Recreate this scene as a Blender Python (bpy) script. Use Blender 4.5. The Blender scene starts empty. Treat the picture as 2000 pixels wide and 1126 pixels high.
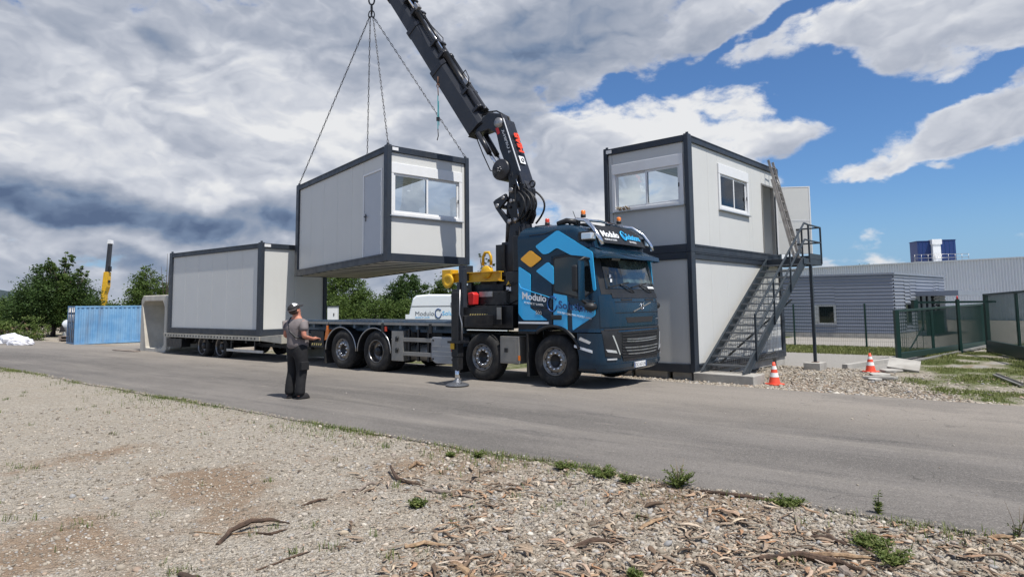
import bpy, bmesh, math, random
import numpy as np
from mathutils import Vector, Matrix, noise
from math import sin, cos, pi, radians as RAD
random.seed(7); RNG = np.random.default_rng(7)
SC = bpy.context.scene
COL = SC.collection

# ---------------------------------------------------------------- camera
cam_d = bpy.data.cameras.new("camera"); cam = bpy.data.objects.new("camera", cam_d); COL.objects.link(cam)
SC.camera = cam
PITCH, ROLL, FPX = 0.0856, -0.0116, 1268.36
cp, sp, cr, sr = cos(PITCH), sin(PITCH), cos(ROLL), sin(ROLL)
_r = Vector((1, 0, 0)); _u = Vector((0, -sp, cp)); _f = Vector((0, cp, sp))
_r2 = cr * _r + sr * _u; _u2 = -sr * _r + cr * _u
m = Matrix((( _r2.x, _u2.x, -_f.x, 0), (_r2.y, _u2.y, -_f.y, 0), (_r2.z, _u2.z, -_f.z, 1.7), (0, 0, 0, 1)))
cam.matrix_world = m
cam_d.sensor_width = 36; cam_d.lens = 36 * FPX / 2000
cam_d.shift_y = -(563 - 483.6) / 2000
cam_d.clip_start = 0.05; cam_d.clip_end = 4000

# ---------------------------------------------------------------- light
SUN_AZ, SUN_EL = RAD(-47.5), RAD(63.5)          # math azimuth (from +X), elevation
sd = bpy.data.lights.new("sun", 'SUN'); sun = bpy.data.objects.new("sun", sd); COL.objects.link(sun)
sd.energy = 5.0; sd.angle = RAD(0.53); sd.color = (1, 0.955, 0.885)
S = Vector((cos(SUN_EL) * cos(SUN_AZ), cos(SUN_EL) * sin(SUN_AZ), sin(SUN_EL)))
sun.rotation_euler = S.to_track_quat('Z', 'Y').to_euler()
sun.location = (0, -5, 40)
SC.view_settings.view_transform = 'Standard'; SC.view_settings.look = 'None'
SC.view_settings.gamma = 1; SC.view_settings.use_curve_mapping = False
SC.view_settings.exposure = 0.2

# ---------------------------------------------------------------- sky
W = bpy.data.worlds.new("World"); SC.world = W; W.use_nodes = True
NT = W.node_tree; NT.nodes.clear()
def nd(nt, t, **kw):
    n = nt.nodes.new(t)
    for k, v in kw.items(): setattr(n, k, v)
    return n
def lk(nt, a, b): nt.links.new(a, b)
def math_n(nt, op, a, b=None, c=None, clamp=False):
    n = nt.nodes.new('ShaderNodeMath'); n.operation = op; n.use_clamp = clamp
    for i, v in enumerate((a, b, c)):
        if v is None: continue
        if isinstance(v, (int, float)): n.inputs[i].default_value = v
        else: nt.links.new(v, n.inputs[i])
    return n.outputs[0]
def smooth_n(nt, v, a, b, to0=0.0, to1=1.0):
    n = nt.nodes.new('ShaderNodeMapRange'); n.interpolation_type = 'SMOOTHSTEP'
    nt.links.new(v, n.inputs[0]); n.inputs[1].default_value = a; n.inputs[2].default_value = b
    n.inputs[3].default_value = to0; n.inputs[4].default_value = to1
    return n.outputs[0]
def mix_n(nt, f, a, b, mode='MIX'):
    n = nt.nodes.new('ShaderNodeMix'); n.data_type = 'RGBA'; n.blend_type = mode
    for i, v in ((0, f), (6, a), (7, b)):
        if isinstance(v, (int, float)): n.inputs[i].default_value = v
        elif isinstance(v, tuple): n.inputs[i].default_value = (*v[:3], 1)
        else: nt.links.new(v, n.inputs[i])
    return n.outputs[2]

def build_sky():
    nt = NT
    geo = nd(nt, 'ShaderNodeTexCoord'); sep = nd(nt, 'ShaderNodeSeparateXYZ'); lk(nt, geo.outputs['Generated'], sep.inputs[0])
    x, y, z = sep.outputs
    az = math_n(nt, 'MULTIPLY', math_n(nt, 'ARCTAN2', x, y), 180 / pi)      # degrees right of +Y
    el = math_n(nt, 'MULTIPLY', math_n(nt, 'ARCSINE', z), 180 / pi)
    cmb = nd(nt, 'ShaderNodeCombineXYZ'); lk(nt, az, cmb.inputs[0]); lk(nt, el, cmb.inputs[1])
    # noise lives on the direction sphere, squeezed towards the horizon as a cloud deck is
    deck = nd(nt, 'ShaderNodeCombineXYZ'); lk(nt, x, deck.inputs[0]); lk(nt, y, deck.inputs[1]); lk(nt, math_n(nt, 'MULTIPLY', z, 1.75), deck.inputs[2])
    def fbm(scale, detail=8, rough=0.55, off=(0, 0, 0), src=None, dist=0.0):
        mp = nd(nt, 'ShaderNodeMapping'); lk(nt, src or deck.outputs[0], mp.inputs[0]); mp.inputs[1].default_value = off
        n = nd(nt, 'ShaderNodeTexNoise'); n.inputs['Scale'].default_value = scale; n.inputs['Detail'].default_value = detail
        n.inputs['Roughness'].default_value = rough; n.inputs['Distortion'].default_value = dist; lk(nt, mp.outputs[0], n.inputs['Vector'])
        return n.outputs[0]
    # puffy field: rounded cells at several sizes, bent by noise
    bend = nd(nt, 'ShaderNodeTexNoise'); bend.inputs['Scale'].default_value = 5.0; bend.inputs['Detail'].default_value = 5; lk(nt, deck.outputs[0], bend.inputs['Vector'])
    bv = nd(nt, 'ShaderNodeVectorMath', operation='MULTIPLY_ADD'); lk(nt, bend.outputs['Color'], bv.inputs[0]); bv.inputs[1].default_value = (.22, .22, .22); lk(nt, deck.outputs[0], bv.inputs[2])
    def puff(scale, off=(0, 0, 0), octs=5):
        tot = None
        for k in range(octs):
            mp = nd(nt, 'ShaderNodeMapping'); lk(nt, bv.outputs[0], mp.inputs[0]); mp.inputs[1].default_value = (off[0] + 3.7 * k, off[1] - 1.9 * k, off[2] + 5.1 * k)
            n = nd(nt, 'ShaderNodeTexNoise'); n.inputs['Scale'].default_value = scale * 2.05 ** k; n.inputs['Detail'].default_value = 0; lk(nt, mp.outputs[0], n.inputs['Vector'])
            b = math_n(nt, 'ABSOLUTE', math_n(nt, 'MULTIPLY_ADD', n.outputs[0], 2.0, -1.0)); b = math_n(nt, 'MULTIPLY', b, .52 ** k)
            tot = b if tot is None else math_n(nt, 'ADD', tot, b)
        return tot
    p1 = puff(3.4, octs=5); p1b = puff(3.4, (0, 0, .026), 4)
    f1 = fbm(5.2, 12, 0.66, (3.1, 1.7, .3)); 
    n1 = math_n(nt, 'ADD', math_n(nt, 'MULTIPLY', p1, .45), math_n(nt, 'MULTIPLY', f1, .7)); n1 = math_n(nt, 'SUBTRACT', n1, .06)
    n2 = fbm(1.9, 5, 0.5, (7.7, 2.1, 5.0))
    n3 = fbm(11.0, 7, 0.62, (1.2, 9.4, 2.0), dist=0.4)
    # wobble for the soft masks
    wn = nd(nt, 'ShaderNodeTexNoise'); wn.inputs['Scale'].default_value = 4.5; wn.inputs['Detail'].default_value = 8; lk(nt, deck.outputs[0], wn.inputs['Vector'])
    wv = nd(nt, 'ShaderNodeVectorMath', operation='MULTIPLY_ADD'); lk(nt, wn.outputs['Color'], wv.inputs[0]); wv.inputs[1].default_value = (17, 14, 0); wv.inputs[2].default_value = (-8.5, -7, 0)
    pos = nd(nt, 'ShaderNodeVectorMath', operation='ADD'); lk(nt, cmb.outputs[0], pos.inputs[0]); lk(nt, wv.outputs[0], pos.inputs[1])
    def blob(a, e, ra, re, w, rot=0):
        mp = nd(nt, 'ShaderNodeMapping', vector_type='TEXTURE'); lk(nt, pos.outputs[0], mp.inputs[0])
        mp.inputs[1].default_value = (a, e, 0); mp.inputs[2].default_value = (0, 0, RAD(rot)); mp.inputs[3].default_value = (ra, re, 1)
        ln = nd(nt, 'ShaderNodeVectorMath', operation='LENGTH'); lk(nt, mp.outputs[0], ln.inputs[0])
        return smooth_n(nt, ln.outputs['Value'], 1.35, 0.35, 0, w)
    def total(base, lst, k=1.0):
        s = base
        for b in lst: s = math_n(nt, 'ADD', s, blob(*b[:4], b[4] * k, *b[5:]))
        return s
    # cover: >0 cloud, <0 open sky  (az, el, half widths, weight, tilt)
    cover = total(0.22, GAPS, SK['g'])
    cov = math_n(nt, 'ADD', cover, math_n(nt, 'MULTIPLY', math_n(nt, 'SUBTRACT', n1, 0.5), SK['cn']))
    cov = math_n(nt, 'ADD', cov, math_n(nt, 'MULTIPLY', math_n(nt, 'SUBTRACT', n3, 0.5), SK['c3']))
    alpha = smooth_n(nt, cov, -0.30, 0.75)
    # shade: 0 dark slate base, 1 sunlit white
    sh = total(0.77, SHADE)
    sh = math_n(nt, 'ADD', sh, math_n(nt, 'MULTIPLY', math_n(nt, 'SUBTRACT', p1, p1b), SK['emb']))
    sh = math_n(nt, 'ADD', sh, math_n(nt, 'MULTIPLY', math_n(nt, 'SUBTRACT', n2, 0.5), SK['n2']))
    sh = math_n(nt, 'ADD', sh, math_n(nt, 'MULTIPLY', math_n(nt, 'SUBTRACT', n3, 0.5), SK['n3']))
    sh = math_n(nt, 'ADD', sh, smooth_n(nt, cov, 1.1, 0.1, -0.10, 0.14))     # thin rims are brighter
    sh = math_n(nt, 'MULTIPLY_ADD', sh, .84, .09)
    rp = nd(nt, 'ShaderNodeValToRGB'); lk(nt, sh, rp.inputs[0]); cr_ = rp.color_ramp
    cr_.interpolation = 'LINEAR'
    stops = [(0.0, (.11, .16, .27)), (0.2, (.20, .27, .40)), (0.42, (.34, .39, .49)), (0.62, (.47, .51, .60)), (0.82, (.66, .69, .76)), (1.0, (.86, .87, .89))]
    cr_.elements[0].position = 0; cr_.elements[0].color = (*stops[0][1], 1); cr_.elements[1].position = 1; cr_.elements[1].color = (*stops[-1][1], 1)
    for p_, c_ in stops[1:-1]: e = cr_.elements.new(p_); e.color = (*c_, 1)
    cloud = nd(nt, 'ShaderNodeVectorMath', operation='SCALE'); lk(nt, rp.outputs[0], cloud.inputs[0]); cloud.inputs[3].default_value = 10.0
    sky = nd(nt, 'ShaderNodeTexSky', sky_type='NISHITA'); sky.sun_disc = False
    sky.sun_elevation = SUN_EL; sky.sun_rotation = pi / 2 - SUN_AZ; sky.air_density = 1.0; sky.dust_density = 0.6; sky.ozone_density = 1.6
    skc = mix_n(nt, 1.0, sky.outputs[0], (.66, .95, 1.30), 'MULTIPLY')
    skc = mix_n(nt, smooth_n(nt, el, 9.0, -1.0, 0, 0.85), skc, (2.9, 4.9, 7.6))
    cl2 = mix_n(nt, smooth_n(nt, el, 5.0, -1.0, 0, 0.45), cloud.outputs[0], (5.2, 5.7, 6.6))
    col = mix_n(nt, alpha, skc, cl2)
    bg = nd(nt, 'ShaderNodeBackground'); bg.inputs[1].default_value = 0.082; lk(nt, col, bg.inputs[0])
    out = nd(nt, 'ShaderNodeOutputWorld'); lk(nt, bg.outputs[0], out.inputs[0])
SK = dict(emb=1.05, n2=.62, n3=.16, cn=6.5, c3=2.4, g=.8)
def azel(u, v):
    d = _f + _r2 * ((u - 1000) / FPX) - _u2 * ((v - 483.6) / FPX); d.normalize()
    return math.degrees(math.atan2(d.x, d.y)), math.degrees(math.asin(d.z))
DPP = 0.043
def bl(u, v, ru, rv, w, rot=0):
    a, e = azel(u, v); return (a, e, ru * DPP, rv * DPP, w, rot)
GAPS = [bl(1450, 75, 105, 30, -1.4, 28), bl(1560, 5, 60, 40, -1.0, 0), bl(1275, 160, 50, 26, -1.0, 15), bl(1600, 200, 120, 55, -1.2, -10),
        bl(1850, 160, 150, 28, -1.3, 12), bl(1700, 130, 60, 20, -.3, 0), bl(1640, 330, 130, 60, -1.15, 25), bl(1870, 400, 260, 75, -1.4, 14),
        bl(1980, 130, 60, 30, -.8, 0), bl(1600, 420, 150, 60, -1.1, 0), bl(1900, 480, 200, 60, -1.3, 0), bl(1760, 210, 60, 30, -0.6, 20), bl(1040, 1000, 1, 1, 0),
        bl(1700, 475, 55, 38, 2.1, 0), bl(1790, 285, 150, 74, 2.0, 22), bl(1650, 355, 90, 30, 1.5, 10), bl(1930, 270, 110, 50, 1.5, 0), bl(1870, 345, 35, 12, 1.2, 0),
        bl(1400, 250, 150, 90, 1.6, 0), bl(1250, 350, 220, 110, 1.7, 0), bl(1800, 60, 200, 60, .6, 8), bl(1620, 90, 80, 40, .6), bl(640, 200, 640, 300, 2.2, 0), bl(200, 380, 600, 260, 1.2, 0), bl(1050, 80, 260, 120, .9, 0), bl(100, 480, 700, 120, .8), bl(1150, 520, 260, 90, .9), bl(850, 560, 260, 60, .9), bl(60, 20, 200, 80, .8), bl(1700, 10, 150, 40, .4)]
SHADE = [bl(1000, 90, 260, 70, -.36, 20), bl(1080, 190, 130, 90, -.22, 40), bl(600, 60, 220, 60, -.16, 0), bl(150, 60, 160, 50, -.10, -10), bl(360, 90, 60, 26, -.22, -15),
         bl(250, 430, 460, 66, -.46, 3), bl(60, 410, 200, 60, -.24, 0), bl(520, 410, 160, 60, -.2, 15), bl(960, 330, 120, 80, -.18, 0), bl(700, 560, 400, 40, -.2), bl(300, 560, 200, 26, -.34),
         bl(330, 240, 260, 120, .06, 0), bl(560, 190, 200, 90, .20, 0), bl(650, 270, 130, 70, .22, 20), bl(200, 330, 180, 45, .16, 10), bl(470, 330, 90, 90, .12), bl(160, 495, 330, 30, .26, 2),
         bl(1350, 230, 190, 90, .42, 0), bl(1220, 420, 120, 70, .38, 0), bl(1700, 470, 70, 45, .22, 0), bl(1750, 270, 180, 90, .20, 20), bl(1850, 60, 260, 90, .10, 0), bl(1530, 80, 120, 60, .12), bl(700, 420, 160, 50, -.1), bl(60, 200, 120, 120, .04), bl(1250, 15, 200, 50, -.12)]
build_sky()
W.cycles.sampling_method = 'MANUAL'; W.cycles.sample_map_resolution = 512
SC.cycles.use_denoising = True
SC.cycles.max_bounces = 6; SC.cycles.diffuse_bounces = 3; SC.cycles.glossy_bounces = 3; SC.cycles.transmission_bounces = 6; SC.cycles.transparent_max_bounces = 8
SC.cycles.caustics_reflective = False; SC.cycles.caustics_refractive = False

# ---------------------------------------------------------------- helpers
class MB:
    def __init__(s): s.v = []; s.f = []; s.sm = []; s.mi = []; s.cm = 0
    def add(s, vs, fs, smooth=False, M=None):
        b = len(s.v)
        for p in vs: s.v.append(tuple(M @ Vector(p)) if M is not None else tuple(p))
        for q in fs: s.f.append(tuple(i + b for i in q)); s.sm.append(smooth); s.mi.append(s.cm)
        return s
    def box(s, x0, y0, z0, x1, y1, z1, M=None):
        x0, x1 = min(x0, x1), max(x0, x1); y0, y1 = min(y0, y1), max(y0, y1); z0, z1 = min(z0, z1), max(z0, z1)
        return s.add([(x0, y0, z0), (x1, y0, z0), (x1, y1, z0), (x0, y1, z0), (x0, y0, z1), (x1, y0, z1), (x1, y1, z1), (x0, y1, z1)],
                     [(0, 3, 2, 1), (4, 5, 6, 7), (0, 1, 5, 4), (1, 2, 6, 5), (2, 3, 7, 6), (3, 0, 4, 7)], M=M)
    def prism(s, poly, axis, a, b, M=None):
        n = len(poly)
        def P(p, h):
            if axis == 'y': return (p[0], h, p[1])
            if axis == 'x': return (h, p[0], p[1])
            return (p[0], p[1], h)
        vs = [P(p, a) for p in poly] + [P(p, b) for p in poly]
        fs = [tuple(range(n)), tuple(range(2 * n - 1, n - 1, -1))] + [(i, (i + 1) % n, n + (i + 1) % n, n + i) for i in range(n)]
        return s.add(vs, fs, M=M)
    def bar(s, p, q, w, h=None, up=(0, 0, 1), M=None):
        p = Vector(p); q = Vector(q); h = h or w; d = (q - p).normalized(); u = Vector(up)
        if abs(d.dot(u)) > .98: u = Vector((1, 0, 0))
        a = d.cross(u).normalized(); b = a.cross(d).normalized()
        vs = [c + a * i * w / 2 + b * j * h / 2 for c in (p, q) for i, j in ((-1, -1), (1, -1), (1, 1), (-1, 1))]
        return s.add(vs, [(0, 3, 2, 1), (4, 5, 6, 7), (0, 1, 5, 4), (1, 2, 6, 5), (2, 3, 7, 6), (3, 0, 4, 7)], M=M)
    def tube(s, pts, r, n=8, caps=True, M=None, closed=False):
        pts = [Vector(p) for p in pts]; k = len(pts); rs = r if isinstance(r, (list, tuple)) else [r] * k
        prev = None; vs = []; fs = []
        for i, p in enumerate(pts):
            if closed: d = (pts[(i + 1) % k] - pts[i - 1]).normalized()
            else: d = (pts[min(i + 1, k - 1)] - pts[max(i - 1, 0)]).normalized()
            if prev is None:
                u = Vector((0, 0, 1)) if abs(d.z) < .9 else Vector((1, 0, 0)); a = d.cross(u).normalized()
            else: a = (prev - d * prev.dot(d)).normalized()
            prev = a; b = d.cross(a)
            for j in range(n):
                t = 2 * pi * j / n; vs.append(p + (a * cos(t) + b * sin(t)) * rs[i])
        m_ = k if closed else k - 1
        for i in range(m_):
            for j in range(n):
                i2 = (i + 1) % k; j2 = (j + 1) % n
                fs.append((i * n + j, i * n + j2, i2 * n + j2, i2 * n + j))
        s.add(vs, fs, True, M)
        if caps and not closed:
            b0 = len(s.v) - len(vs)
            s.f.append(tuple(b0 + j for j in range(n))[::-1]); s.sm.append(False); s.mi.append(s.cm)
            s.f.append(tuple(b0 + (k - 1) * n + j for j in range(n))); s.sm.append(False); s.mi.append(s.cm)
        return s
    def lathe(s, prof, c=(0, 0, 0), axis='z', n=24, M=None, smooth=True):
        vs = []; fs = []
        for r, h in prof:
            for j in range(n):
                t = 2 * pi * j / n; a, b = r * cos(t), r * sin(t)
                v = (a, b, h) if axis == 'z' else (a, h, b) if axis == 'y' else (h, a, b)
                vs.append((v[0] + c[0], v[1] + c[1], v[2] + c[2]))
        for i in range(len(prof) - 1):
            for j in range(n): fs.append((i * n + j, i * n + (j + 1) % n, (i + 1) * n + (j + 1) % n, (i + 1) * n + j))
        return s.add(vs, fs, smooth, M)
    def sphere(s, c, r, n=10, m=7, M=None):
        rx, ry, rz = r if isinstance(r, tuple) else (r, r, r)
        vs = [(c[0] + rx * sin(pi * i / m) * cos(2 * pi * j / n), c[1] + ry * sin(pi * i / m) * sin(2 * pi * j / n), c[2] + rz * cos(pi * i / m)) for i in range(m + 1) for j in range(n)]
        fs = [(i * n + j, i * n + (j + 1) % n, (i + 1) * n + (j + 1) % n, (i + 1) * n + j) for i in range(m) for j in range(n)]
        return s.add(vs, fs, True, M)
    def build(s, name, mat, parent=None, loc=None, rz=0, bevel=0, seg=2, recalc=True, sub=0):
        me = bpy.data.meshes.new(name); me.from_pydata(s.v, [], s.f)
        me.polygons.foreach_set('use_smooth', s.sm); me.polygons.foreach_set('material_index', s.mi)
        bm = bmesh.new(); bm.from_mesh(me)
        bmesh.ops.remove_doubles(bm, verts=bm.verts, dist=1e-5) if not bevel and len(s.v) < 3000 else None
        if recalc: bmesh.ops.recalc_face_normals(bm, faces=bm.faces)
        bm.to_mesh(me); bm.free()
        for mm in (mat if isinstance(mat, (list, tuple)) else [mat]): me.materials.append(mm)
        o = bpy.data.objects.new(name, me); COL.objects.link(o)
        if parent: o.parent = parent
        if loc is not None: o.location = loc
        if rz: o.rotation_euler = (0, 0, rz)
        if bevel:
            b = o.modifiers.new('bevel', 'BEVEL'); b.width = bevel; b.segments = seg; b.limit_method = 'ANGLE'; b.angle_limit = RAD(35)
        if sub: b = o.modifiers.new('sub', 'SUBSURF'); b.levels = sub; b.render_levels = sub
        return o
def tag(o, label=None, cat=None, group=None, kind=None):
    if label: o['label'] = label
    if cat: o['category'] = cat
    if group: o['group'] = group
    if kind: o['kind'] = kind
    return o
def empty(name, loc, rz=0, label=None, cat=None, group=None, rot=None):
    o = bpy.data.objects.new(name, None); COL.objects.link(o); o.location = loc; o.rotation_euler = rot or (0, 0, rz)
    o.empty_display_size = .2
    return tag(o, label, cat, group)
def copy_tree(o, parent=None):
    c = o.copy(); COL.objects.link(c); c.parent = parent
    for ch in list(o.children): copy_tree(ch, c)
    return c
def from_np(name, V, F, mat, parent=None, smooth=False, nper=3):
    me = bpy.data.meshes.new(name)
    V = np.asarray(V, np.float32).reshape(-1, 3); F = np.asarray(F, np.int32).reshape(-1, nper)
    me.vertices.add(len(V)); me.vertices.foreach_set('co', V.ravel())
    me.loops.add(F.size); me.loops.foreach_set('vertex_index', F.ravel())
    me.polygons.add(len(F)); me.polygons.foreach_set('loop_start', np.arange(0, F.size, nper, dtype=np.int32))
    me.polygons.foreach_set('loop_total', np.full(len(F), nper, np.int32))
    me.update(calc_edges=True)
    if smooth: me.polygons.foreach_set('use_smooth', np.ones(len(F), bool))
    me.materials.append(mat)
    o = bpy.data.objects.new(name, me); COL.objects.link(o)
    if parent: o.parent = parent
    return o
def text(name, s, size, mat, parent, origin, xdir, ydir, ext=0.004, align='LEFT', label=None, bold=0.0, space=1.0):
    cu = bpy.data.curves.new(name, 'FONT'); cu.body = s; cu.size = size; cu.extrude = ext; cu.align_x = align; cu.offset = bold; cu.space_character = space; cu.resolution_u = 3
    t = bpy.data.objects.new(name, cu); COL.objects.link(t)
    bpy.context.view_layer.update()
    me = bpy.data.meshes.new_from_object(t.evaluated_get(bpy.context.evaluated_depsgraph_get()))
    bpy.data.objects.remove(t); bpy.data.curves.remove(cu)
    me.materials.clear(); me.materials.append(mat)
    x = Vector(xdir).normalized(); y = Vector(ydir).normalized(); z = x.cross(y).normalized()
    M = Matrix(((x.x, y.x, z.x, origin[0]), (x.y, y.y, z.y, origin[1]), (x.z, y.z, z.z, origin[2]), (0, 0, 0, 1)))
    me.transform(M)
    me.name = name; o = bpy.data.objects.new(name, me); COL.objects.link(o)
    if parent: o.parent = parent
    if label: o['label'] = label
    return o

# ---------------------------------------------------------------- materials
def mat(name, col, rough=.5, metal=0.0, var=0.0, vscale=4.0, col2=None, bump=0.0, bscale=40.0, spec=.5, coat=0.0, dirt=0.0, dcol=(.12, .10, .08), dscale=2.5, trans=0.0, ior=1.45, rvar=0.0, emit=None, obj_rand=0.0, streak=False):
    m_ = bpy.data.materials.new(name); m_.use_nodes = True; nt = m_.node_tree; bs = nt.nodes['Principled BSDF']
    bs.inputs['Base Color'].default_value = (*col, 1); bs.inputs['Roughness'].default_value = rough; bs.inputs['Metallic'].default_value = metal
    bs.inputs['Specular IOR Level'].default_value = spec; bs.inputs['Coat Weight'].default_value = coat; bs.inputs['Coat Roughness'].default_value = .06
    bs.inputs['Transmission Weight'].default_value = trans; bs.inputs['IOR'].default_value = ior
    cur = None
    if var or dirt or bump or rvar: tc = nd(nt, 'ShaderNodeTexCoord'); co = tc.outputs['Object']
    if var:
        n = nd(nt, 'ShaderNodeTexNoise'); n.inputs['Scale'].default_value = vscale; n.inputs['Detail'].default_value = 6; n.inputs['Roughness'].default_value = .6; lk(nt, co, n.inputs['Vector'])
        f = smooth_n(nt, n.outputs[0], .3, .7)
        c2 = col2 or tuple(c * (1 - var) for c in col)
        cur = mix_n(nt, f, col, c2)
    if dirt:
        mp = nd(nt, 'ShaderNodeMapping'); lk(nt, co, mp.inputs[0])
        if streak: mp.inputs[3].default_value = (1, 1, .12)
        n = nd(nt, 'ShaderNodeTexNoise'); n.inputs['Scale'].default_value = dscale; n.inputs['Detail'].default_value = 8; n.inputs['Roughness'].default_value = .68; lk(nt, mp.outputs[0], n.inputs['Vector'])
        f = smooth_n(nt, n.outputs[0], .42, .78, 0, dirt)
        cur = mix_n(nt, f, cur if cur is not None else col, dcol)
    if obj_rand:
        gi = nd(nt, 'ShaderNodeNewGeometry')
        f = math_n(nt, 'MULTIPLY_ADD', gi.outputs['Random Per Island'], obj_rand, 1 - obj_rand / 2)
        sc = nd(nt, 'ShaderNodeVectorMath', operation='SCALE')
        if cur is not None: lk(nt, cur, sc.inputs[0])
        else: sc.inputs[0].default_value = col
        lk(nt, f, sc.inputs[3]); cur = sc.outputs[0]
    if cur is not None: lk(nt, cur, bs.inputs['Base Color'])
    if rvar:
        n = nd(nt, 'ShaderNodeTexNoise'); n.inputs['Scale'].default_value = vscale * 1.7; n.inputs['Detail'].default_value = 5; lk(nt, co, n.inputs['Vector'])
        lk(nt, smooth_n(nt, n.outputs[0], .3, .7, max(0.02, rough - rvar), min(1, rough + rvar)), bs.inputs['Roughness'])
    if bump:
        n = nd(nt, 'ShaderNodeTexNoise'); n.inputs['Scale'].default_value = bscale; n.inputs['Detail'].default_value = 4; lk(nt, co, n.inputs['Vector'])
        b = nd(nt, 'ShaderNodeBump'); b.inputs['Strength'].default_value = bump; b.inputs['Distance'].default_value = .02; lk(nt, n.outputs[0], b.inputs['Height']); lk(nt, b.outputs[0], bs.inputs['Normal'])
    if emit: bs.inputs['Emission Color'].default_value = (*emit, 1); bs.inputs['Emission Strength'].default_value = 1
    return m_
M = {}
M['anthracite'] = mat('anthracite_paint', (.028, .036, .05), .42, var=.2, vscale=3, dirt=.25, dcol=(.10, .10, .10), dscale=3, rvar=.08)
M['panel'] = mat('white_panel', (.60, .605, .59), .45, var=.03, vscale=1.2, dirt=.16, dcol=(.50, .49, .455), dscale=1.2, bump=.02, bscale=120, streak=True)
M['panel_in'] = mat('inner_panel', (.55, .55, .54), .6, var=.05)
M['white_plastic'] = mat('white_plastic', (.74, .75, .76), .32, var=.04, dirt=.12, dcol=(.5, .5, .48))
M['ply'] = mat('floor_underside', (.80, .73, .63), .8, var=.35, vscale=3, col2=(.72, .68, .60), dirt=.25, dcol=(.3, .25, .2))
M['dark_void'] = mat('dark_recess', (.02, .02, .022), .9)
M['black_steel'] = mat('black_steel', (.014, .015, .018), .38, var=.3, vscale=5, dirt=.35, dcol=(.055, .05, .045), dscale=3, rvar=.1)
M['crane_black'] = mat('crane_black', (.022, .024, .031), .36, var=.2, vscale=3, dirt=.25, dcol=(.06, .06, .065), dscale=2.2, rvar=.08)
M['boom_grey'] = mat('boom_grey', (.030, .033, .041), .4, var=.15, vscale=2, dirt=.25, dcol=(.07, .07, .075), rvar=.06)
M['chrome'] = mat('chrome', (.75, .76, .78), .14, metal=1)
M['alu'] = mat('aluminium', (.55, .56, .57), .36, metal=.85, var=.15, dirt=.3, dcol=(.25, .23, .2), rvar=.1)
M['alu_box'] = mat('aluminium_box', (.30, .29, .27), .45, metal=.45, var=.15, dirt=.35, dcol=(.17, .15, .13), rvar=.1)
M['rubber'] = mat('rubber', (.018, .018, .019), .85, var=.4, vscale=7, dirt=.55, dcol=(.085, .078, .068), dscale=5)
M['hose'] = mat('hose_rubber', (.012, .012, .013), .5)
M['steel'] = mat('steel', (.42, .42, .43), .4, metal=.8, var=.3, dirt=.4, dcol=(.16, .13, .10))
M['rusty'] = mat('rusty_steel', (.20, .10, .06), .8, var=.5, dirt=.4)
M['truck_blue'] = mat('truck_blue', (.009, .034, .064), .25, metal=.2, coat=.35, spec=.35, rvar=.04, vscale=2, var=.05, dirt=.16, dcol=(.05, .055, .06), dscale=2)
M['light_blue'] = mat('light_blue_film', (.045, .45, .84), .3, coat=.4, spec=.45, dirt=.1, dcol=(.05, .2, .4))
M['orange_film'] = mat('orange_film', (.88, .42, .02), .3, coat=.4)
M['navy_film'] = mat('navy_film', (.01, .06, .20), .3, coat=.4)
M['white_film'] = mat('white_film', (.8, .82, .84), .4)
M['black_plastic'] = mat('black_plastic', (.018, .019, .021), .48, var=.2, dirt=.3, dcol=(.05, .048, .045), rvar=.08)
M['dark_glass'] = mat('dark_glass', (.010, .014, .016), .04, spec=.7, coat=.3)
M['yellow'] = mat('yellow_paint', (.72, .42, .02), .4, var=.15, dirt=.35, dcol=(.25, .15, .04), dscale=4)
M['red'] = mat('red_plastic', (.62, .03, .03), .35, var=.1)
M['amber'] = mat('amber_lens', (.85, .22, .03), .2, spec=.6)
M['amber_red'] = mat('red_lens', (.6, .06, .03), .2)
M['lamp_glass'] = mat('lamp_glass', (.70, .73, .76), .12, metal=.5, spec=.8)
M['deck_blue'] = mat('deck_blue_steel', (.10, .16, .23), .5, var=.35, vscale=8, dirt=.45, dcol=(.22, .22, .21), dscale=6)
M['concrete'] = mat('concrete', (.40, .385, .355), .9, var=.22, vscale=3, dirt=.45, dcol=(.20, .175, .15), dscale=2, bump=.35, bscale=30)
M['concrete_dark'] = mat('concrete_stained', (.60, .57, .50), .9, var=.2, vscale=2, dirt=.5, dcol=(.24, .20, .16), dscale=1.3, bump=.3, bscale=20, streak=True)
M['cont_blue'] = mat('container_blue', (.11, .28, .50), .5, var=.35, vscale=1.2, col2=(.20, .38, .58), dirt=.5, dcol=(.16, .14, .14), dscale=2.2, streak=True)
M['trailer_beige'] = mat('trailer_rail', (.44, .42, .36), .6, var=.2, dirt=.5, dcol=(.18, .16, .13), dscale=3)
M['gate_green'] = mat('gate_green', (.006, .030, .024), .42, var=.15, dirt=.1, dcol=(.08, .1, .09))
M['stair_grey'] = mat('stair_paint', (.024, .034, .046), .45, var=.2, vscale=5, dirt=.3, dcol=(.11, .11, .11), dscale=5)
M['grating'] = mat('stair_tread_steel', (.17, .18, .19), .55, metal=.2, var=.2, dirt=.4, dcol=(.12, .11, .1))
M['ladder'] = mat('ladder_aluminium', (.36, .34, .32), .5, metal=.3, var=.3, dirt=.5, dcol=(.16, .13, .11), dscale=6)
M['clad_grey'] = mat('cladding_grey', (.25, .275, .33), .40, metal=.1, var=.06, vscale=1)
M['fact_white'] = mat('factory_cladding', (.78, .80, .82), .45, metal=.0, var=.06, vscale=.3)
M['roof_blue'] = mat('rooftop_blue', (.012, .032, .13), .4)
M['cone_orange'] = mat('cone_orange', (.80, .09, .045), .5, dirt=.25, dcol=(.25, .08, .05), dscale=12)
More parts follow.
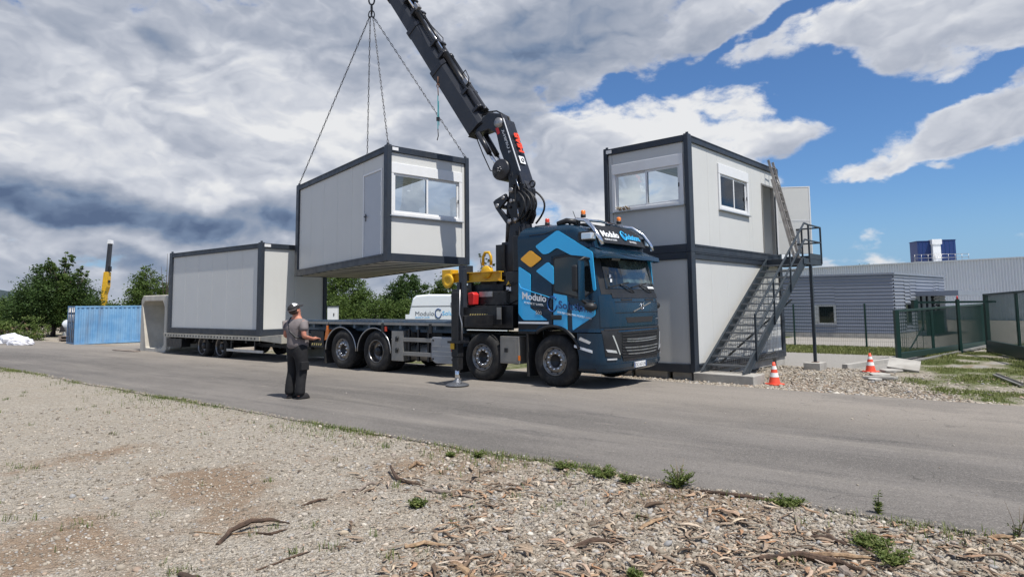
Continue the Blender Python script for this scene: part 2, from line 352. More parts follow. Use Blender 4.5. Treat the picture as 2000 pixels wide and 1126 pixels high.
M['cone_white'] = mat('cone_white', (.78, .78, .76), .4, dirt=.2, dcol=(.4, .38, .35), dscale=12)
M['skin'] = mat('skin', (.50, .22, .145), .55, var=.15, vscale=9, col2=(.42, .16, .11))
M['shirt'] = mat('grey_shirt', (.19, .165, .165), .9, var=.2, vscale=6, bump=.5, bscale=9)
M['trousers'] = mat('black_trousers', (.012, .012, .014), .85, var=.3, vscale=5, bump=.6, bscale=7)
M['cap_black'] = mat('cap_black', (.02, .019, .02), .8)
M['cap_white'] = mat('cap_white', (.8, .8, .8), .7)
M['hair'] = mat('hair', (.05, .03, .022), .8)
M['bark'] = mat('bark_dark', (.10, .062, .042), .9, var=.5, vscale=14, col2=(.045, .03, .022), bump=.7, bscale=40)
M['wood_tan'] = mat('wood_tan', (.36, .25, .15), .85, var=.5, vscale=22, col2=(.16, .10, .06), bump=.5, bscale=40)
M['wood_grey'] = mat('wood_grey', (.30, .255, .215), .9, var=.5, vscale=14, col2=(.15, .115, .095), bump=.6, bscale=40)
M['bag_white'] = mat('bag_white', (.68, .69, .74), .75, var=.15, dirt=.4, dcol=(.4, .36, .33))
M['van_white'] = mat('van_white', (.66, .70, .74), .25, coat=.5)
M['tank_white'] = mat('tank_white', (.62, .65, .68), .35, var=.08, dirt=.2, dcol=(.35, .34, .32))
M['trunk'] = mat('tree_bark', (.07, .055, .042), .95, var=.4, vscale=3)
M['turquoise'] = mat('turquoise_strap', (.05, .30, .34), .7)
M['scrap'] = mat('scrap_brown', (.16, .09, .06), .9, var=.5)
def glass_mat():
    m_ = bpy.data.materials.new('window_glass'); m_.use_nodes = True; nt = m_.node_tree; nt.nodes.clear()
    gl = nd(nt, 'ShaderNodeBsdfGlossy'); gl.inputs['Roughness'].default_value = .02; gl.inputs['Color'].default_value = (.9, .95, 1, 1)
    tr = nd(nt, 'ShaderNodeBsdfTransparent'); tr.inputs['Color'].default_value = (.86, .90, .92, 1)
    fr = nd(nt, 'ShaderNodeFresnel'); fr.inputs['IOR'].default_value = 1.5
    ms = nd(nt, 'ShaderNodeMixShader'); f = math_n(nt, 'ADD', fr.outputs[0], 0.01, clamp=True)
    lk(nt, f, ms.inputs[0]); lk(nt, tr.outputs[0], ms.inputs[1]); lk(nt, gl.outputs[0], ms.inputs[2])
    o = nd(nt, 'ShaderNodeOutputMaterial'); lk(nt, ms.outputs[0], o.inputs[0]); return m_
M['glass'] = glass_mat()
def leaf_mat(name, c1, c2, c3):
    m_ = bpy.data.materials.new(name); m_.use_nodes = True; nt = m_.node_tree; bs = nt.nodes['Principled BSDF']
    gi = nd(nt, 'ShaderNodeNewGeometry'); rp = nd(nt, 'ShaderNodeValToRGB'); lk(nt, gi.outputs['Random Per Island'], rp.inputs[0])
    rp.color_ramp.elements[0].color = (*c1, 1); rp.color_ramp.elements[1].color = (*c3, 1); e = rp.color_ramp.elements.new(.55); e.color = (*c2, 1)
    tc = nd(nt, 'ShaderNodeTexCoord'); n = nd(nt, 'ShaderNodeTexNoise'); n.inputs['Scale'].default_value = .9; n.inputs['Detail'].default_value = 3; lk(nt, tc.outputs['Object'], n.inputs['Vector'])
    c = mix_n(nt, smooth_n(nt, n.outputs[0], .35, .65, 0.0, 0.5), rp.outputs[0], c3)
    lk(nt, c, bs.inputs['Base Color']); bs.inputs['Roughness'].default_value = .6; bs.inputs['Specular IOR Level'].default_value = .25
    tl = nd(nt, 'ShaderNodeBsdfTranslucent'); lk(nt, c, tl.inputs['Color']); ms = nd(nt, 'ShaderNodeMixShader'); ms.inputs[0].default_value = .25
    lk(nt, bs.outputs[0], ms.inputs[1]); lk(nt, tl.outputs[0], ms.inputs[2]); lk(nt, ms.outputs[0], nt.nodes['Material Output'].inputs[0]); return m_
M['leaf'] = leaf_mat('leaves_mid', (.034, .062, .014), (.058, .104, .022), (.11, .16, .036))
M['leaf_dark'] = leaf_mat('leaves_dark', (.022, .046, .013), (.038, .074, .018), (.062, .110, .026))
M['leaf_light'] = leaf_mat('leaves_light', (.06, .10, .02), (.09, .14, .03), (.14, .18, .05))
M['grass'] = leaf_mat('grass_blades', (.07, .10, .022), (.12, .155, .038), (.23, .23, .09))
M['weed'] = leaf_mat('weed_leaves', (.055, .090, .018), (.090, .135, .030), (.17, .19, .06))
M['dry'] = mat('dry_stems', (.17, .13, .085), .9, obj_rand=.5)

# ---------------------------------------------------------------- ground
TO = Vector((0.8308, 13.3377, 0)); TY = RAD(-38.21)          # truck frame: near front wheel, heading
tcx, tsx = cos(TY), sin(TY)
def t2w(x, y, z=0): return Vector((TO.x + tcx * x - tsx * y, TO.y + tsx * x + tcx * y, z))
def w2t(X, Y):
    dx, dy = X - TO.x, Y - TO.y
    return tcx * dx + tsx * dy, -tsx * dx + tcx * dy
def sst(v, a, b):
    t = np.clip((v - a) / (b - a), 0, 1); return t * t * (3 - 2 * t)
def zt_t(x, y):
    x = np.asarray(x, float); y = np.asarray(y, float)
    return -0.24 * (1 - np.exp(-np.maximum(0, y - 2.0) / 1.6)) - 0.35 * sst(y, 8, 33) - 0.5 * sst(-x, 22, 37) * sst(y, -6, 3)
def zt(X, Y):
    x, y = w2t(X, Y); return float(zt_t(x, y))
def fb(x, y, s, o=4, seed=0.0):
    return noise.fractal(Vector((x * s + seed, y * s - seed, seed)), 0.9, 2.0, o)
def ss(lo, hi, a, b, n):
    return list(np.linspace(lo, hi, n))
def near_edge(x): return -5.22 + 0.13 * fb(x, 0, .5, 3, 3.3) + 0.05 * fb(x, 0, 2.6, 3, 8.1) + 0.02 * max(0, x - 1)
def far_edge(x):
    b = 2.15 + 0.55 * sst(x, 5.5, 7.5) + 0.9 * (1 - sst(x, 0.5, 3.0)) + 2.8 * (1 - sst(x, -32, -20)) * 1.0
    return float(b) + 0.16 * fb(x, 5, .7, 3, 1.3) + .05 * fb(x, 5, 3, 2, 4.4)
def rel(x, y):
    """fine relief of the loose ground, zero under the road"""
    d = min(abs(y - near_edge(x)), 9) if y < near_edge(x) else 0
    h = 0
    if y < near_edge(x):
        h = -0.01 + min(1, d / .6) * (0.030 * fb(x, y, .55, 3, 2.2) + 0.012 * fb(x, y, 2.3, 3, 9.2)) + 0.018 * math.exp(-((d - .25) / .25) ** 2)
    return h
def verge(x, y):
    xb = (6.9 - .43 * (y - 2.6)) if y < 8 else (4.55 if y < 13 else 4.55 + .14 * (y - 13))
    xb += .25 * fb(x, y, .8, 3, 6.1)
    return float(sst(x - xb, -.25, .45)) * float(sst(y, 2.5, 3.3))
def build_ground():
    xs = sorted(set(list(np.linspace(-30, 14, 200)) + list(np.linspace(-6, 12, 260)) + [-1400, -900, -500, -300, -180, -120, -90, -70, -55, -45, -40, -35, 18, 22, 28, 36, 50, 70, 100, 160, 300, 600, 1400]))
    ys = sorted(set([-1400, -600, -200, -80, -40, -25, -18, -15] + list(np.linspace(-13, -5, 150)) + list(np.linspace(-5, 3.5, 10)) + list(np.linspace(3.6, 40, 60)) + [50, 65, 80, 110, 160, 260, 500, 1400]))
    nx, ny = len(xs), len(ys); V = []; C = []
    for y in ys:
        for x in xs:
            z = float(zt_t(x, y)) - .004
            if -30 < x < 14 and -13 < y < -5: z += rel(x, y)
            elif y > 2.3 and x > 0: z += .02 * fb(x, y, 1.2, 3, 7) * min(1, (y - 2.3))
            V.append(t2w(x, y, z))
            # colour masks: r = soil, g = green, b = pale
            g = 0.0; so = 0.0; pa = 0.0
            if y < -4.5:
                so = max(0, fb(x, y, .7, 4, 4.4)) * .65 * (1 if x > -3 else .6) + (.26 if x > .5 else 0); g = max(0, fb(x, y, 1.4, 3, 6.6) - .05) * .25
                e = near_edge(x) - y
                if 0 < e < .5: g += .35 * (1 - e / .5)
            else:
                X, Y = t2w(x, y).xy
                so = min(1, .25 + max(0, fb(x, y, .5, 4, 1.4)) * .9)
                g = verge(x, y) * (0.62 + .6 * fb(x, y, .7, 4, 2.9)) * 1.1
                if g > .3: so *= .5
                if y > 9.2 and x > -4 and y < 16 and g < .3: pa = 1; so = 0
                if 16 <= y < 21.5 and -6 < x < 4.5 + .14 * (y - 13): g = .85; pa = 0; so = .1
                if y >= 21.5 and x > -6 and g < .3: pa = .7; so = 0
                if y > 3 and x < -4: g = .6 + .5 * fb(x, y, .3, 3, 1); pa = 0
                if y > 2.5 and x < -20: g = .3 + .6 * fb(x, y, .3, 3, 1) if y > 4.6 else 0
            C.append((min(1, max(0, so)), min(1, max(0, g)), pa, 1))
    F = [(j * nx + i, j * nx + i + 1, (j + 1) * nx + i + 1, (j + 1) * nx + i) for j in range(ny - 1) for i in range(nx - 1)]
    m_ = bpy.data.materials.new('gravel_ground'); m_.use_nodes = True; nt = m_.node_tree; bs = nt.nodes['Principled BSDF']; bs.inputs['Roughness'].default_value = .95; bs.inputs['Specular IOR Level'].default_value = .15
    tc = nd(nt, 'ShaderNodeTexCoord'); co = tc.outputs['Object']
    at = nd(nt, 'ShaderNodeVertexColor', layer_name='mask'); sep = nd(nt, 'ShaderNodeSeparateColor'); lk(nt, at.outputs[0], sep.inputs[0])
    def vor(s, feat='F1', rnd=1):
        v = nd(nt, 'ShaderNodeTexVoronoi'); v.inputs['Scale'].default_value = s; v.feature = feat; lk(nt, co, v.inputs['Vector']); return v
    v1, v2, v3 = vor(42), vor(95), vor(17)
    def noi(s, d=6): n = nd(nt, 'ShaderNodeTexNoise'); n.inputs['Scale'].default_value = s; n.inputs['Detail'].default_value = d; n.inputs['Roughness'].default_value = .65; lk(nt, co, n.inputs['Vector']); return n.outputs[0]
    s1 = nd(nt, 'ShaderNodeSeparateColor'); lk(nt, v1.outputs['Color'], s1.inputs[0])
    s2 = nd(nt, 'ShaderNodeSeparateColor'); lk(nt, v2.outputs['Color'], s2.inputs[0])
    g1 = mix_n(nt, s1.outputs[0], (.22, .198, .165), (.56, .51, .435))
    g2 = mix_n(nt, s2.outputs[1], (.185, .163, .134), (.52, .47, .40))
    g = mix_n(nt, .45, g1, g2)
    g = mix_n(nt, smooth_n(nt, noi(1.1), .35, .7, 0, .45), g, (.36, .31, .245))
    g = mix_n(nt, smooth_n(nt, noi(6), .52, .72, 0, .4), g, (.20, .165, .13))
    soil = mix_n(nt, noi(14), (.16, .10, .062), (.34, .235, .15))
    fs = smooth_n(nt, math_n(nt, 'ADD', sep.outputs[0], math_n(nt, 'MULTIPLY', math_n(nt, 'SUBTRACT', noi(5), .5), .9)), .25, .75, 0, .75)
    g = mix_n(nt, fs, g, soil)
    g = mix_n(nt, math_n(nt, 'MULTIPLY', sep.outputs[2], .85), g, mix_n(nt, noi(9), (.30, .29, .275), (.40, .385, .36)))
    gr = mix_n(nt, noi(20), (.05, .075, .018), (.15, .17, .055))
    fg = smooth_n(nt, math_n(nt, 'ADD', sep.outputs[1], math_n(nt, 'MULTIPLY', math_n(nt, 'SUBTRACT', noi(7), .5), 1.1)), .3, .75)
    g = mix_n(nt, fg, g, gr)
    lk(nt, g, bs.inputs['Base Color'])
    h = math_n(nt, 'ADD', math_n(nt, 'MULTIPLY', v1.outputs['Distance'], -1.0), math_n(nt, 'MULTIPLY', v2.outputs['Distance'], -.5))
    h = math_n(nt, 'ADD', h, math_n(nt, 'MULTIPLY', v3.outputs['Distance'], -.9))
    b = nd(nt, 'ShaderNodeBump'); b.inputs['Strength'].default_value = .9; b.inputs['Distance'].default_value = .03; lk(nt, h, b.inputs['Height']); lk(nt, b.outputs[0], bs.inputs['Normal'])
    o = from_np('ground', [tuple(v) for v in V], F, m_, nper=4, smooth=True)
    ca = o.data.color_attributes.new('mask', 'FLOAT_COLOR', 'POINT'); ca.data.foreach_set('color', np.array(C, np.float32).ravel())
    tag(o, kind='structure')
    return o
build_ground()
def build_road():
    xs = list(np.linspace(-70, -20, 60)) + list(np.linspace(-19.7, 20, 420)) + list(np.linspace(21, 90, 50)); V = []; n = 14
    for x in xs:
        a, b = near_edge(x), far_edge(x)
        for k in range(n + 1):
            y = a + (b - a) * k / n
            z = float(zt_t(x, y)) + (.016 if 0 < k < n else -.012)
            V.append(tuple(t2w(x, y if 0 < k < n else y + (-.02 if k == 0 else .02), z)))
    # keep the last strip narrow so the lip is a real edge
    for i, x in enumerate(xs):
        a, b = near_edge(x), far_edge(x)
        for k, y in ((1, a + .012), (n - 1, b - .012)): V[i * (n + 1) + k] = tuple(t2w(x, y, float(zt_t(x, y)) + .014))
    F = [(i * (n + 1) + k, (i + 1) * (n + 1) + k, (i + 1) * (n + 1) + k + 1, i * (n + 1) + k + 1) for i in range(len(xs) - 1) for k in range(n)]
    m_ = bpy.data.materials.new('worn_asphalt'); m_.use_nodes = True; nt = m_.node_tree; bs = nt.nodes['Principled BSDF']; bs.inputs['Roughness'].default_value = .88; bs.inputs['Specular IOR Level'].default_value = .25
    tc = nd(nt, 'ShaderNodeTexCoord'); rot = nd(nt, 'ShaderNodeMapping'); rot.inputs[2].default_value = (0, 0, -TY); lk(nt, tc.outputs['Object'], rot.inputs[0]); co = rot.outputs[0]
    def noi(s, d=6, sc=(1, 1, 1), r=.62):
        mp = nd(nt, 'ShaderNodeMapping'); mp.inputs[3].default_value = sc; lk(nt, co, mp.inputs[0])
        n_ = nd(nt, 'ShaderNodeTexNoise'); n_.inputs['Scale'].default_value = s; n_.inputs['Detail'].default_value = d; n_.inputs['Roughness'].default_value = r; lk(nt, mp.outputs[0], n_.inputs['Vector']); return n_.outputs[0]
    base = mix_n(nt, smooth_n(nt, noi(.35, 5, (.35, 1.6, 1)), .35, .65), (.108, .100, .093), (.172, .158, .145))
    base = mix_n(nt, smooth_n(nt, noi(1.4, 7, (.12, 1.3, 1)), .5, .75, 0, .6), base, (.235, .215, .190))      # dusty wheel tracks
    base = mix_n(nt, smooth_n(nt, noi(2.2, 6, (.2, 1.6, 1)), .52, .7, 0, .5), base, (.075, .071, .07))
    sp_ = nd(nt, 'ShaderNodeSeparateXYZ'); lk(nt, co, sp_.inputs[0])
    # dust spread by the lorry's side: the strip towards the gravel yard is paler
    sty = math_n(nt, 'ADD', sp_.outputs[1], -(-tsx * TO.x + tcx * TO.y))
    base = mix_n(nt, smooth_n(nt, math_n(nt, 'ADD', sty, math_n(nt, 'MULTIPLY', noi(.8), 2.0)), -1.8, 1.2, 0, .6), base, (.27, .24, .205))
    base = mix_n(nt, smooth_n(nt, noi(.55, 9, (.55, 1, 1), .7), .54, .60, 0, .28), base, (.095, .088, .082))
    base = mix_n(nt, smooth_n(nt, noi(5.5, 8, (.25, 1, 1), .75), .58, .72, 0, .5), base, (.30, .27, .235))
    ck = nd(nt, 'ShaderNodeTexVoronoi', feature='DISTANCE_TO_EDGE'); ck.inputs['Scale'].default_value = .42
    cw = nd(nt, 'ShaderNodeTexNoise'); cw.inputs['Scale'].default_value = 2.2; cw.inputs['Detail'].default_value = 6; lk(nt, co, cw.inputs['Vector'])
    cv = nd(nt, 'ShaderNodeVectorMath', operation='MULTIPLY_ADD'); lk(nt, cw.outputs['Color'], cv.inputs[0]); cv.inputs[1].default_value = (.8, .8, 0); lk(nt, co, cv.inputs[2]); lk(nt, cv.outputs[0], ck.inputs['Vector'])
    crk = math_n(nt, 'MULTIPLY', smooth_n(nt, ck.outputs['Distance'], .0045, .001, 0, .6), smooth_n(nt, noi(.9, 3), .48, .58))
    base = mix_n(nt, crk, base, (.05, .046, .042))
    v = nd(nt, 'ShaderNodeTexVoronoi'); v.inputs['Scale'].default_value = 110; lk(nt, co, v.inputs['Vector']); sv = nd(nt, 'ShaderNodeSeparateColor'); lk(nt, v.outputs['Color'], sv.inputs[0])
    base = mix_n(nt, smooth_n(nt, sv.outputs[0], .72, .9, 0, .4), base, (.30, .28, .26))
    base = mix_n(nt, smooth_n(nt, sv.outputs[1], .75, .95, 0, .5), base, (.06, .058, .055))
    lk(nt, base, bs.inputs['Base Color'])
    h = math_n(nt, 'ADD', math_n(nt, 'MULTIPLY', v.outputs['Distance'], -.6), math_n(nt, 'MULTIPLY', noi(30, 4), .8))
    b = nd(nt, 'ShaderNodeBump'); b.inputs['Strength'].default_value = .5; b.inputs['Distance'].default_value = .01; lk(nt, h, b.inputs['Height']); lk(nt, b.outputs[0], bs.inputs['Normal'])
    o = from_np('road', V, F, m_, nper=4); tag(o, kind='structure')
build_road()
# ---------------------------------------------------------------- site modules
def module(root, L, Wd, H, sg, feats, open_back=False, short_panels=2, k=1.0):
    """white panelled site cabin in an anthracite steel frame; x along the long side, y (times sg) across, origin at the corner seen nearest"""
    Y = lambda y: sg * y
    PL, PS, BT, BB = .22, .12, .16, .20
    f = MB()
    for x0, x1 in ((0, PL), (L - PL, L)):
        for y0, y1 in ((0, PS), (Wd - PS, Wd)):
            q = MB(); q.box(x0, Y(y0), 0, x1, Y(y1), H); q.build('corner_post', M['anthracite'], root, bevel=.012)
    for nm, z0, z1 in (('bottom_beam', .003, BB), ('top_beam', H - BT, H - .003)):
        for y0, y1 in ((.004, .10), (Wd - .10, Wd - .004)):
            q = MB(); q.box(PL, Y(y0), z0, L - PL, Y(y1), z1)
            q.box(PL, Y(y0 - .012 if y0 < 1 else y1), (z0 + z1) / 2 + .045, L - PL, Y(y0 if y0 < 1 else y1 + .012), z1 - .001)
            q.build(nm, M['anthracite'], root, bevel=.006)
        for x0, x1 in ((.004, .10), (L - .10, L - .004)):
            q = MB(); q.box(x0, Y(PS), z0, x1, Y(Wd - PS), z1); q.build(nm, M['anthracite'], root, bevel=.006)
    # corner castings
    for x in (.10, L - .10):
        for y in (.06, Wd - .06):
            q = MB(); q.box(x - .09, Y(y - .055), H, x + .09, Y(y + .055), H + .02); q.box(x - .02, Y(y - .03), H + .02, x + .02, Y(y + .03), H + .07); q.build('corner_casting', M['anthracite'], root)
    q = MB(); q.box(.09, Y(.09), H - .05, L - .09, Y(Wd - .09), H - .02); q.build('roof', M['anthracite'], root)
    q = MB(); q.box(.1, Y(.1), H - BT - .03, L - .1, Y(Wd - .1), H - BT - .01); q.build('ceiling', M['panel_in'], root)
    q = MB()
    for i in range(24):
        x = .15 + i * (L - .3) / 24; q.box(x, Y(.12), H - BT - .045, x + (L - .3) / 24 - .03, Y(Wd - .12), H - BT - .031)
    q.build('ceiling_slats', M['white_plastic'], root)
    q = MB(); q.box(.1, Y(.1), .12, L - .1, Y(Wd - .1), .17); q.build('floor', M['panel_in'], root)
    q = MB(); q.box(.1, Y(.1), .075, L - .1, Y(Wd - .1), .085); q.build('underfloor', M['dark_void'], root)
    n = 13
    for i in range(n):
        x = .11 + i * (L - .22) / n
        q = MB(); q.box(.014, Y(.1), .022 + .002 * (i % 2), (L - .22) / n - .014, Y(Wd - .1), .056); o = q.build('floor_board', M['ply'], root, loc=(x, 0, 0))
        if i: q = MB(); q.box(-.020, Y(.101), .006, .020, Y(Wd - .101), .05); q.build('floor_joist', M['anthracite'], root, loc=(x, 0, 0))
    # walls: panels between holes
    rec = .055; th = .05
    def wall(face, holes, n0):
        # u runs along the wall, holes = (u0, u1, z0, z1)
        u0, u1 = (PL, L - PL) if face in 'FB' else (PS, Wd - PS)
        zb, zt_ = BB, H - BT
        cuts = sorted(set([u0, u1] + [round(u0 + (u1 - u0) * i / n0, 3) for i in range(1, n0)]))
        cuts = [c for c in cuts if not any(h[0] - .12 < c < h[1] + .12 for h in holes) or c in (u0, u1)]
        cuts = sorted(set(cuts + [h[k] for h in holes for k in (0, 1)]))
        for a, b in zip(cuts[:-1], cuts[1:]):
            spans = [(zb, zt_)]
            for h in holes:
                if a >= h[0] - 1e-4 and b <= h[1] + 1e-4: spans = [(zb, h[2]), (h[3], zt_)]
            for z0, z1 in spans:
                if z1 - z0 < .02: continue
                q = MB(); g = .004
                if face == 'F': q.box(a + g, Y(rec), z0 + .001, b - g, Y(rec + th), z1 - .001)
                if face == 'B': q.box(a + g, Y(Wd - rec - th), z0 + .001, b - g, Y(Wd - rec), z1 - .001)
                if face == 'S': q.box(rec, Y(a + g), z0 + .001, rec + th, Y(b - g), z1 - .001)
                if face == 'E': q.box(L - rec - th, Y(a + g), z0 + .001, L - rec, Y(b - g), z1 - .001)
                q.build('wall_panel', M['panel'], root, bevel=.006, seg=1)
        q = MB()
        if face == 'F': 
            for c in cuts[1:-1]: q.box(c - .02, Y(rec + .022), BB, c + .02, Y(rec + .03), H - BT)
        if face == 'S':
            for c in cuts[1:-1]: q.box(rec + .022, Y(c - .02), BB, rec + .03, Y(c + .02), H - BT)
    hf = [h for h in feats if h[0] == 'F']; hs = [h for h in feats if h[0] == 'S']; he = [h for h in feats if h[0] == 'E']
    wall('F', [h[2:6] for h in hf], 6); wall('S', [h[2:6] for h in hs], short_panels); wall('E', [h[2:6] for h in he], 2)
    if not open_back: wall('B', [], 6)
    for h in hf + hs + he:
        face, kind, u0, u1, z0, z1 = h[:6]
        def B_(q, ua, da, za, ub, db, zb):      # box in wall coordinates, d = depth from the frame face inward
            if face == 'F': q.box(ua, Y(da), za, ub, Y(db), zb)
            elif face == 'S': q.box(da, Y(ua), za, db, Y(ub), zb)
            else: q.box(L - da, Y(ua), za, L - db, Y(ub), zb)
        if kind == 'window':
            w = empty('window', (0, 0, 0)); w.parent = root
            q = MB(); t = .10; zb_ = z1 - .27
            B_(q, u0, rec - .035, z0, u0 + t, rec + .06, zb_); B_(q, u1 - t, rec - .035, z0, u1, rec + .06, zb_); B_(q, u0 + t, rec - .035, z0, u1 - t, rec + .06, z0 + t * .75); q.build('frame', M['white_plastic'], w, bevel=.008)
            q = MB(); B_(q, u0, rec - .04, zb_, u1, rec + .12, z1); q.build('shutter_box', M['white_plastic'], w, bevel=.01)
            q = MB(); B_(q, u0 - .02, rec - .075, z0 - .025, u1 + .02, rec - .002, z0 - .002); q.build('sill', M['alu'], w)
            um = (u0 + u1) / 2; s_ = .055
            for k, (a, b, d) in enumerate(((u0 + t, um + .03, 0.0), (um - .03, u1 - t, .03))):
                za, zb2 = z0 + t * .75, zb_
                q = MB(); d0, d1 = rec - .01 + d, rec + .018 + d
                B_(q, a, d0, za, a + s_, d1, zb2); B_(q, b - s_, d0, za, b, d1, zb2); B_(q, a + s_, d0, za, b - s_, d1, za + s_); B_(q, a + s_, d0, zb2 - s_, b - s_, d1, zb2); q.build('sash', M['white_plastic'], w, bevel=.004, seg=1)
                q = MB(); B_(q, a + s_, d0 + .01, za + s_, b - s_, d0 + .014, zb2 - s_); q.build('pane', M['glass'], w)
            q = MB(); hu = u1 - t - .045 if (sg < 0 or face == 'F') else u0 + t + .02
            B_(q, hu, rec - .03, (z0 + zb_) / 2 - .05, hu + .02, rec - .011, (z0 + zb_) / 2 + .05); q.build('latch', M['black_plastic'], w)
        if kind == 'door':
            d = empty('door', (0, 0, 0)); d.parent = root
            q = MB(); t = .05; B_(q, u0, rec - .02, z0, u0 + t, rec + .08, z1); B_(q, u1 - t, rec - .02, z0, u1, rec + .08, z1); B_(q, u0 + t, rec - .02, z1 - t, u1 - t, rec + .08, z1); q.build('frame', M['alu_box' if len(h) > 6 else 'white_plastic'], d, bevel=.005)
            if len(h) <= 6:
                q = MB(); B_(q, u0 + t + .004, rec, z0 + .01, u1 - t - .004, rec + .045, z1 - t - .004); q.build('leaf', M['door_grey'], d, bevel=.006)
                q = MB(); hu = u1 - .17; B_(q, hu, rec - .012, z0 + .95, hu + .035, rec, z0 + 1.15); B_(q, hu + .005, rec - .06, z0 + 1.06, hu + .025, rec - .012, z0 + 1.08); B_(q, hu - .11, rec - .06, z0 + 1.055, hu + .025, rec - .042, z0 + 1.085); q.build('handle', M['black_plastic'], d)
                for zz in (.25, 1.0, 1.75):
                    q = MB(); B_(q, u0 + .03, rec - .03, z0 + zz, u0 + .055, rec - .018, z0 + zz + .1); q.build('hinge', M['white_plastic'], d)
    return root
M['door_grey'] = mat('door_grey', (.44, .47, .52), .45, var=.04)
ML, MW, MH = 6.055, 2.435, 2.868
BO = Vector((4.2787, 15.4496, 0.015)); BY = RAD(48.23)
def b2w(x, y, z=0):
    return Vector((BO.x + cos(BY) * x - sin(BY) * y, BO.y + sin(BY) * x + cos(BY) * y, BO.z + z))
low = empty('site_module', BO, BY, 'lower white site cabin of the stack, standing on concrete footings behind the steel stairs', 'site cabin', 'white site cabins in dark steel frames')
module(low, ML, MW, MH, 1, [])
upp = empty('site_module', BO + Vector((0, 0, MH)), BY, 'upper site cabin of the stack, with two sliding windows and an open door', 'site cabin', 'white site cabins in dark steel frames')
module(upp, ML, MW, MH, 1, [('S', 'window', .16, 2.20, 1.17, 2.42), ('F', 'window', 1.75, 3.72, 1.20, 2.42), ('F', 'door', 4.74, 5.72, .20, 2.28, 'open')], open_back=True)
# open door leaf of the upper cabin (part of that cabin)
lf = empty('open_door', (5.70, -.03, .21), RAD(-54.5)); lf.parent = upp
q = MB(); q.box(0, 0, 0, .98, .045, 2.05); q.build('leaf', M['panel'], lf, bevel=.006)
q = MB(); q.box(-.012, -.008, -.01, .02, .053, 2.06); q.box(.96, -.008, -.01, .995, .053, 2.06); q.box(.02, -.006, 2.03, .96, .051, 2.06); q.build('edge_trim', M['white_plastic'], lf)
q = MB(); q.box(.05, -.004, 1.02, .95, 0, 1.035); q.box(.05, -.004, .98, .95, 0, .99); q.build('rail', M['white_plastic'], lf)
q = MB(); q.box(.86, .045, .96, .90, .06, 1.16); q.box(.78, .09, 1.07, .9, .105, 1.095); q.box(.875, .06, 1.075, .89, .1, 1.09); q.build('handle', M['black_plastic'], lf)
# sticker plate at the left end of the top beam
q = MB(); q.box(-.008, 2.18, MH - .13, .003, 2.34, MH - .04); q.build('plate', M['white_plastic'], upp)
# dried plant bunch stuck on the window sill of the upper cabin
dp = MB(); r_ = random.Random(4)
for i in range(26):
    y = 1.60 + .34 * r_.random(); z = 0
    dp.tube([(0, y - 1.78, z), (-.05 - .05 * r_.random(), y - 1.78 + .06 * (r_.random() - .5), .03 + .05 * r_.random()), (-.10 - .06 * r_.random(), y - 1.78 + .12 * (r_.random() - .5), .02 + .07 * r_.random())], .008, 4)
o = dp.build('dried_twigs', mat('dried_flower', (.42, .33, .22), .9, var=.4, vscale=20), None, b2w(-.055, 1.78, MH + 1.18), BY)
tag(o, 'small bunch of dry beige twigs lying on the window sill of the upper cabin', 'twigs')

# hanging module
KH, KT = 1.025, 1.02            # true sizes differ a little between the makes of cabin
CAMP = Vector((0, 0, 1.7))
HO = CAMP + (Vector((-3.0113, 15.5963, 2.7581)) - CAMP) * KH; HY = RAD(128.95)
ex = Vector((cos(HY), sin(HY), -0.023)); ey = Vector((-sin(HY), cos(HY), .0137)); ez = ex.cross(ey).normalized(); ex.normalize(); ey = ez.cross(ex)
hang = empty('site_module', HO, 0, 'site cabin hanging on four chains, with a wide window and a closed door', 'site cabin', 'white site cabins in dark steel frames')
HM = Matrix(((ex.x, ey.x, ez.x, HO.x), (ex.y, ey.y, ez.y, HO.y), (ex.z, ey.z, ez.z, HO.z), (0, 0, 0, 1)))
hang.matrix_world = HM
module(hang, ML * KH, MW * KH, MH * KH, -1, [('S', 'window', .09, 2.28, 1.16, 2.51), ('F', 'door', .37, 1.44, .20, 2.42)], open_back=True)
q = MB(); q.box(-.008, -.13, MH * KH - .12, .003, -.30, MH * KH - .04); q.build('plate', M['white_plastic'], hang)
# module on the trailer
RO = CAMP + (Vector((-7.7238, 19.9501, 0.791)) - CAMP) * KT; RY = RAD(142.31)
tm = empty('site_module', RO, RY, 'windowless site cabin standing on the low trailer behind the crane truck', 'site cabin', 'white site cabins in dark steel frames')
module(tm, ML * KT, MW * KT, MH * KT, -1, [])
q = MB(); q.box(-.008, -.10, MH * KT - .12, .003, -.32, MH * KT - .03); q.build('plate', M['white_plastic'], tm)

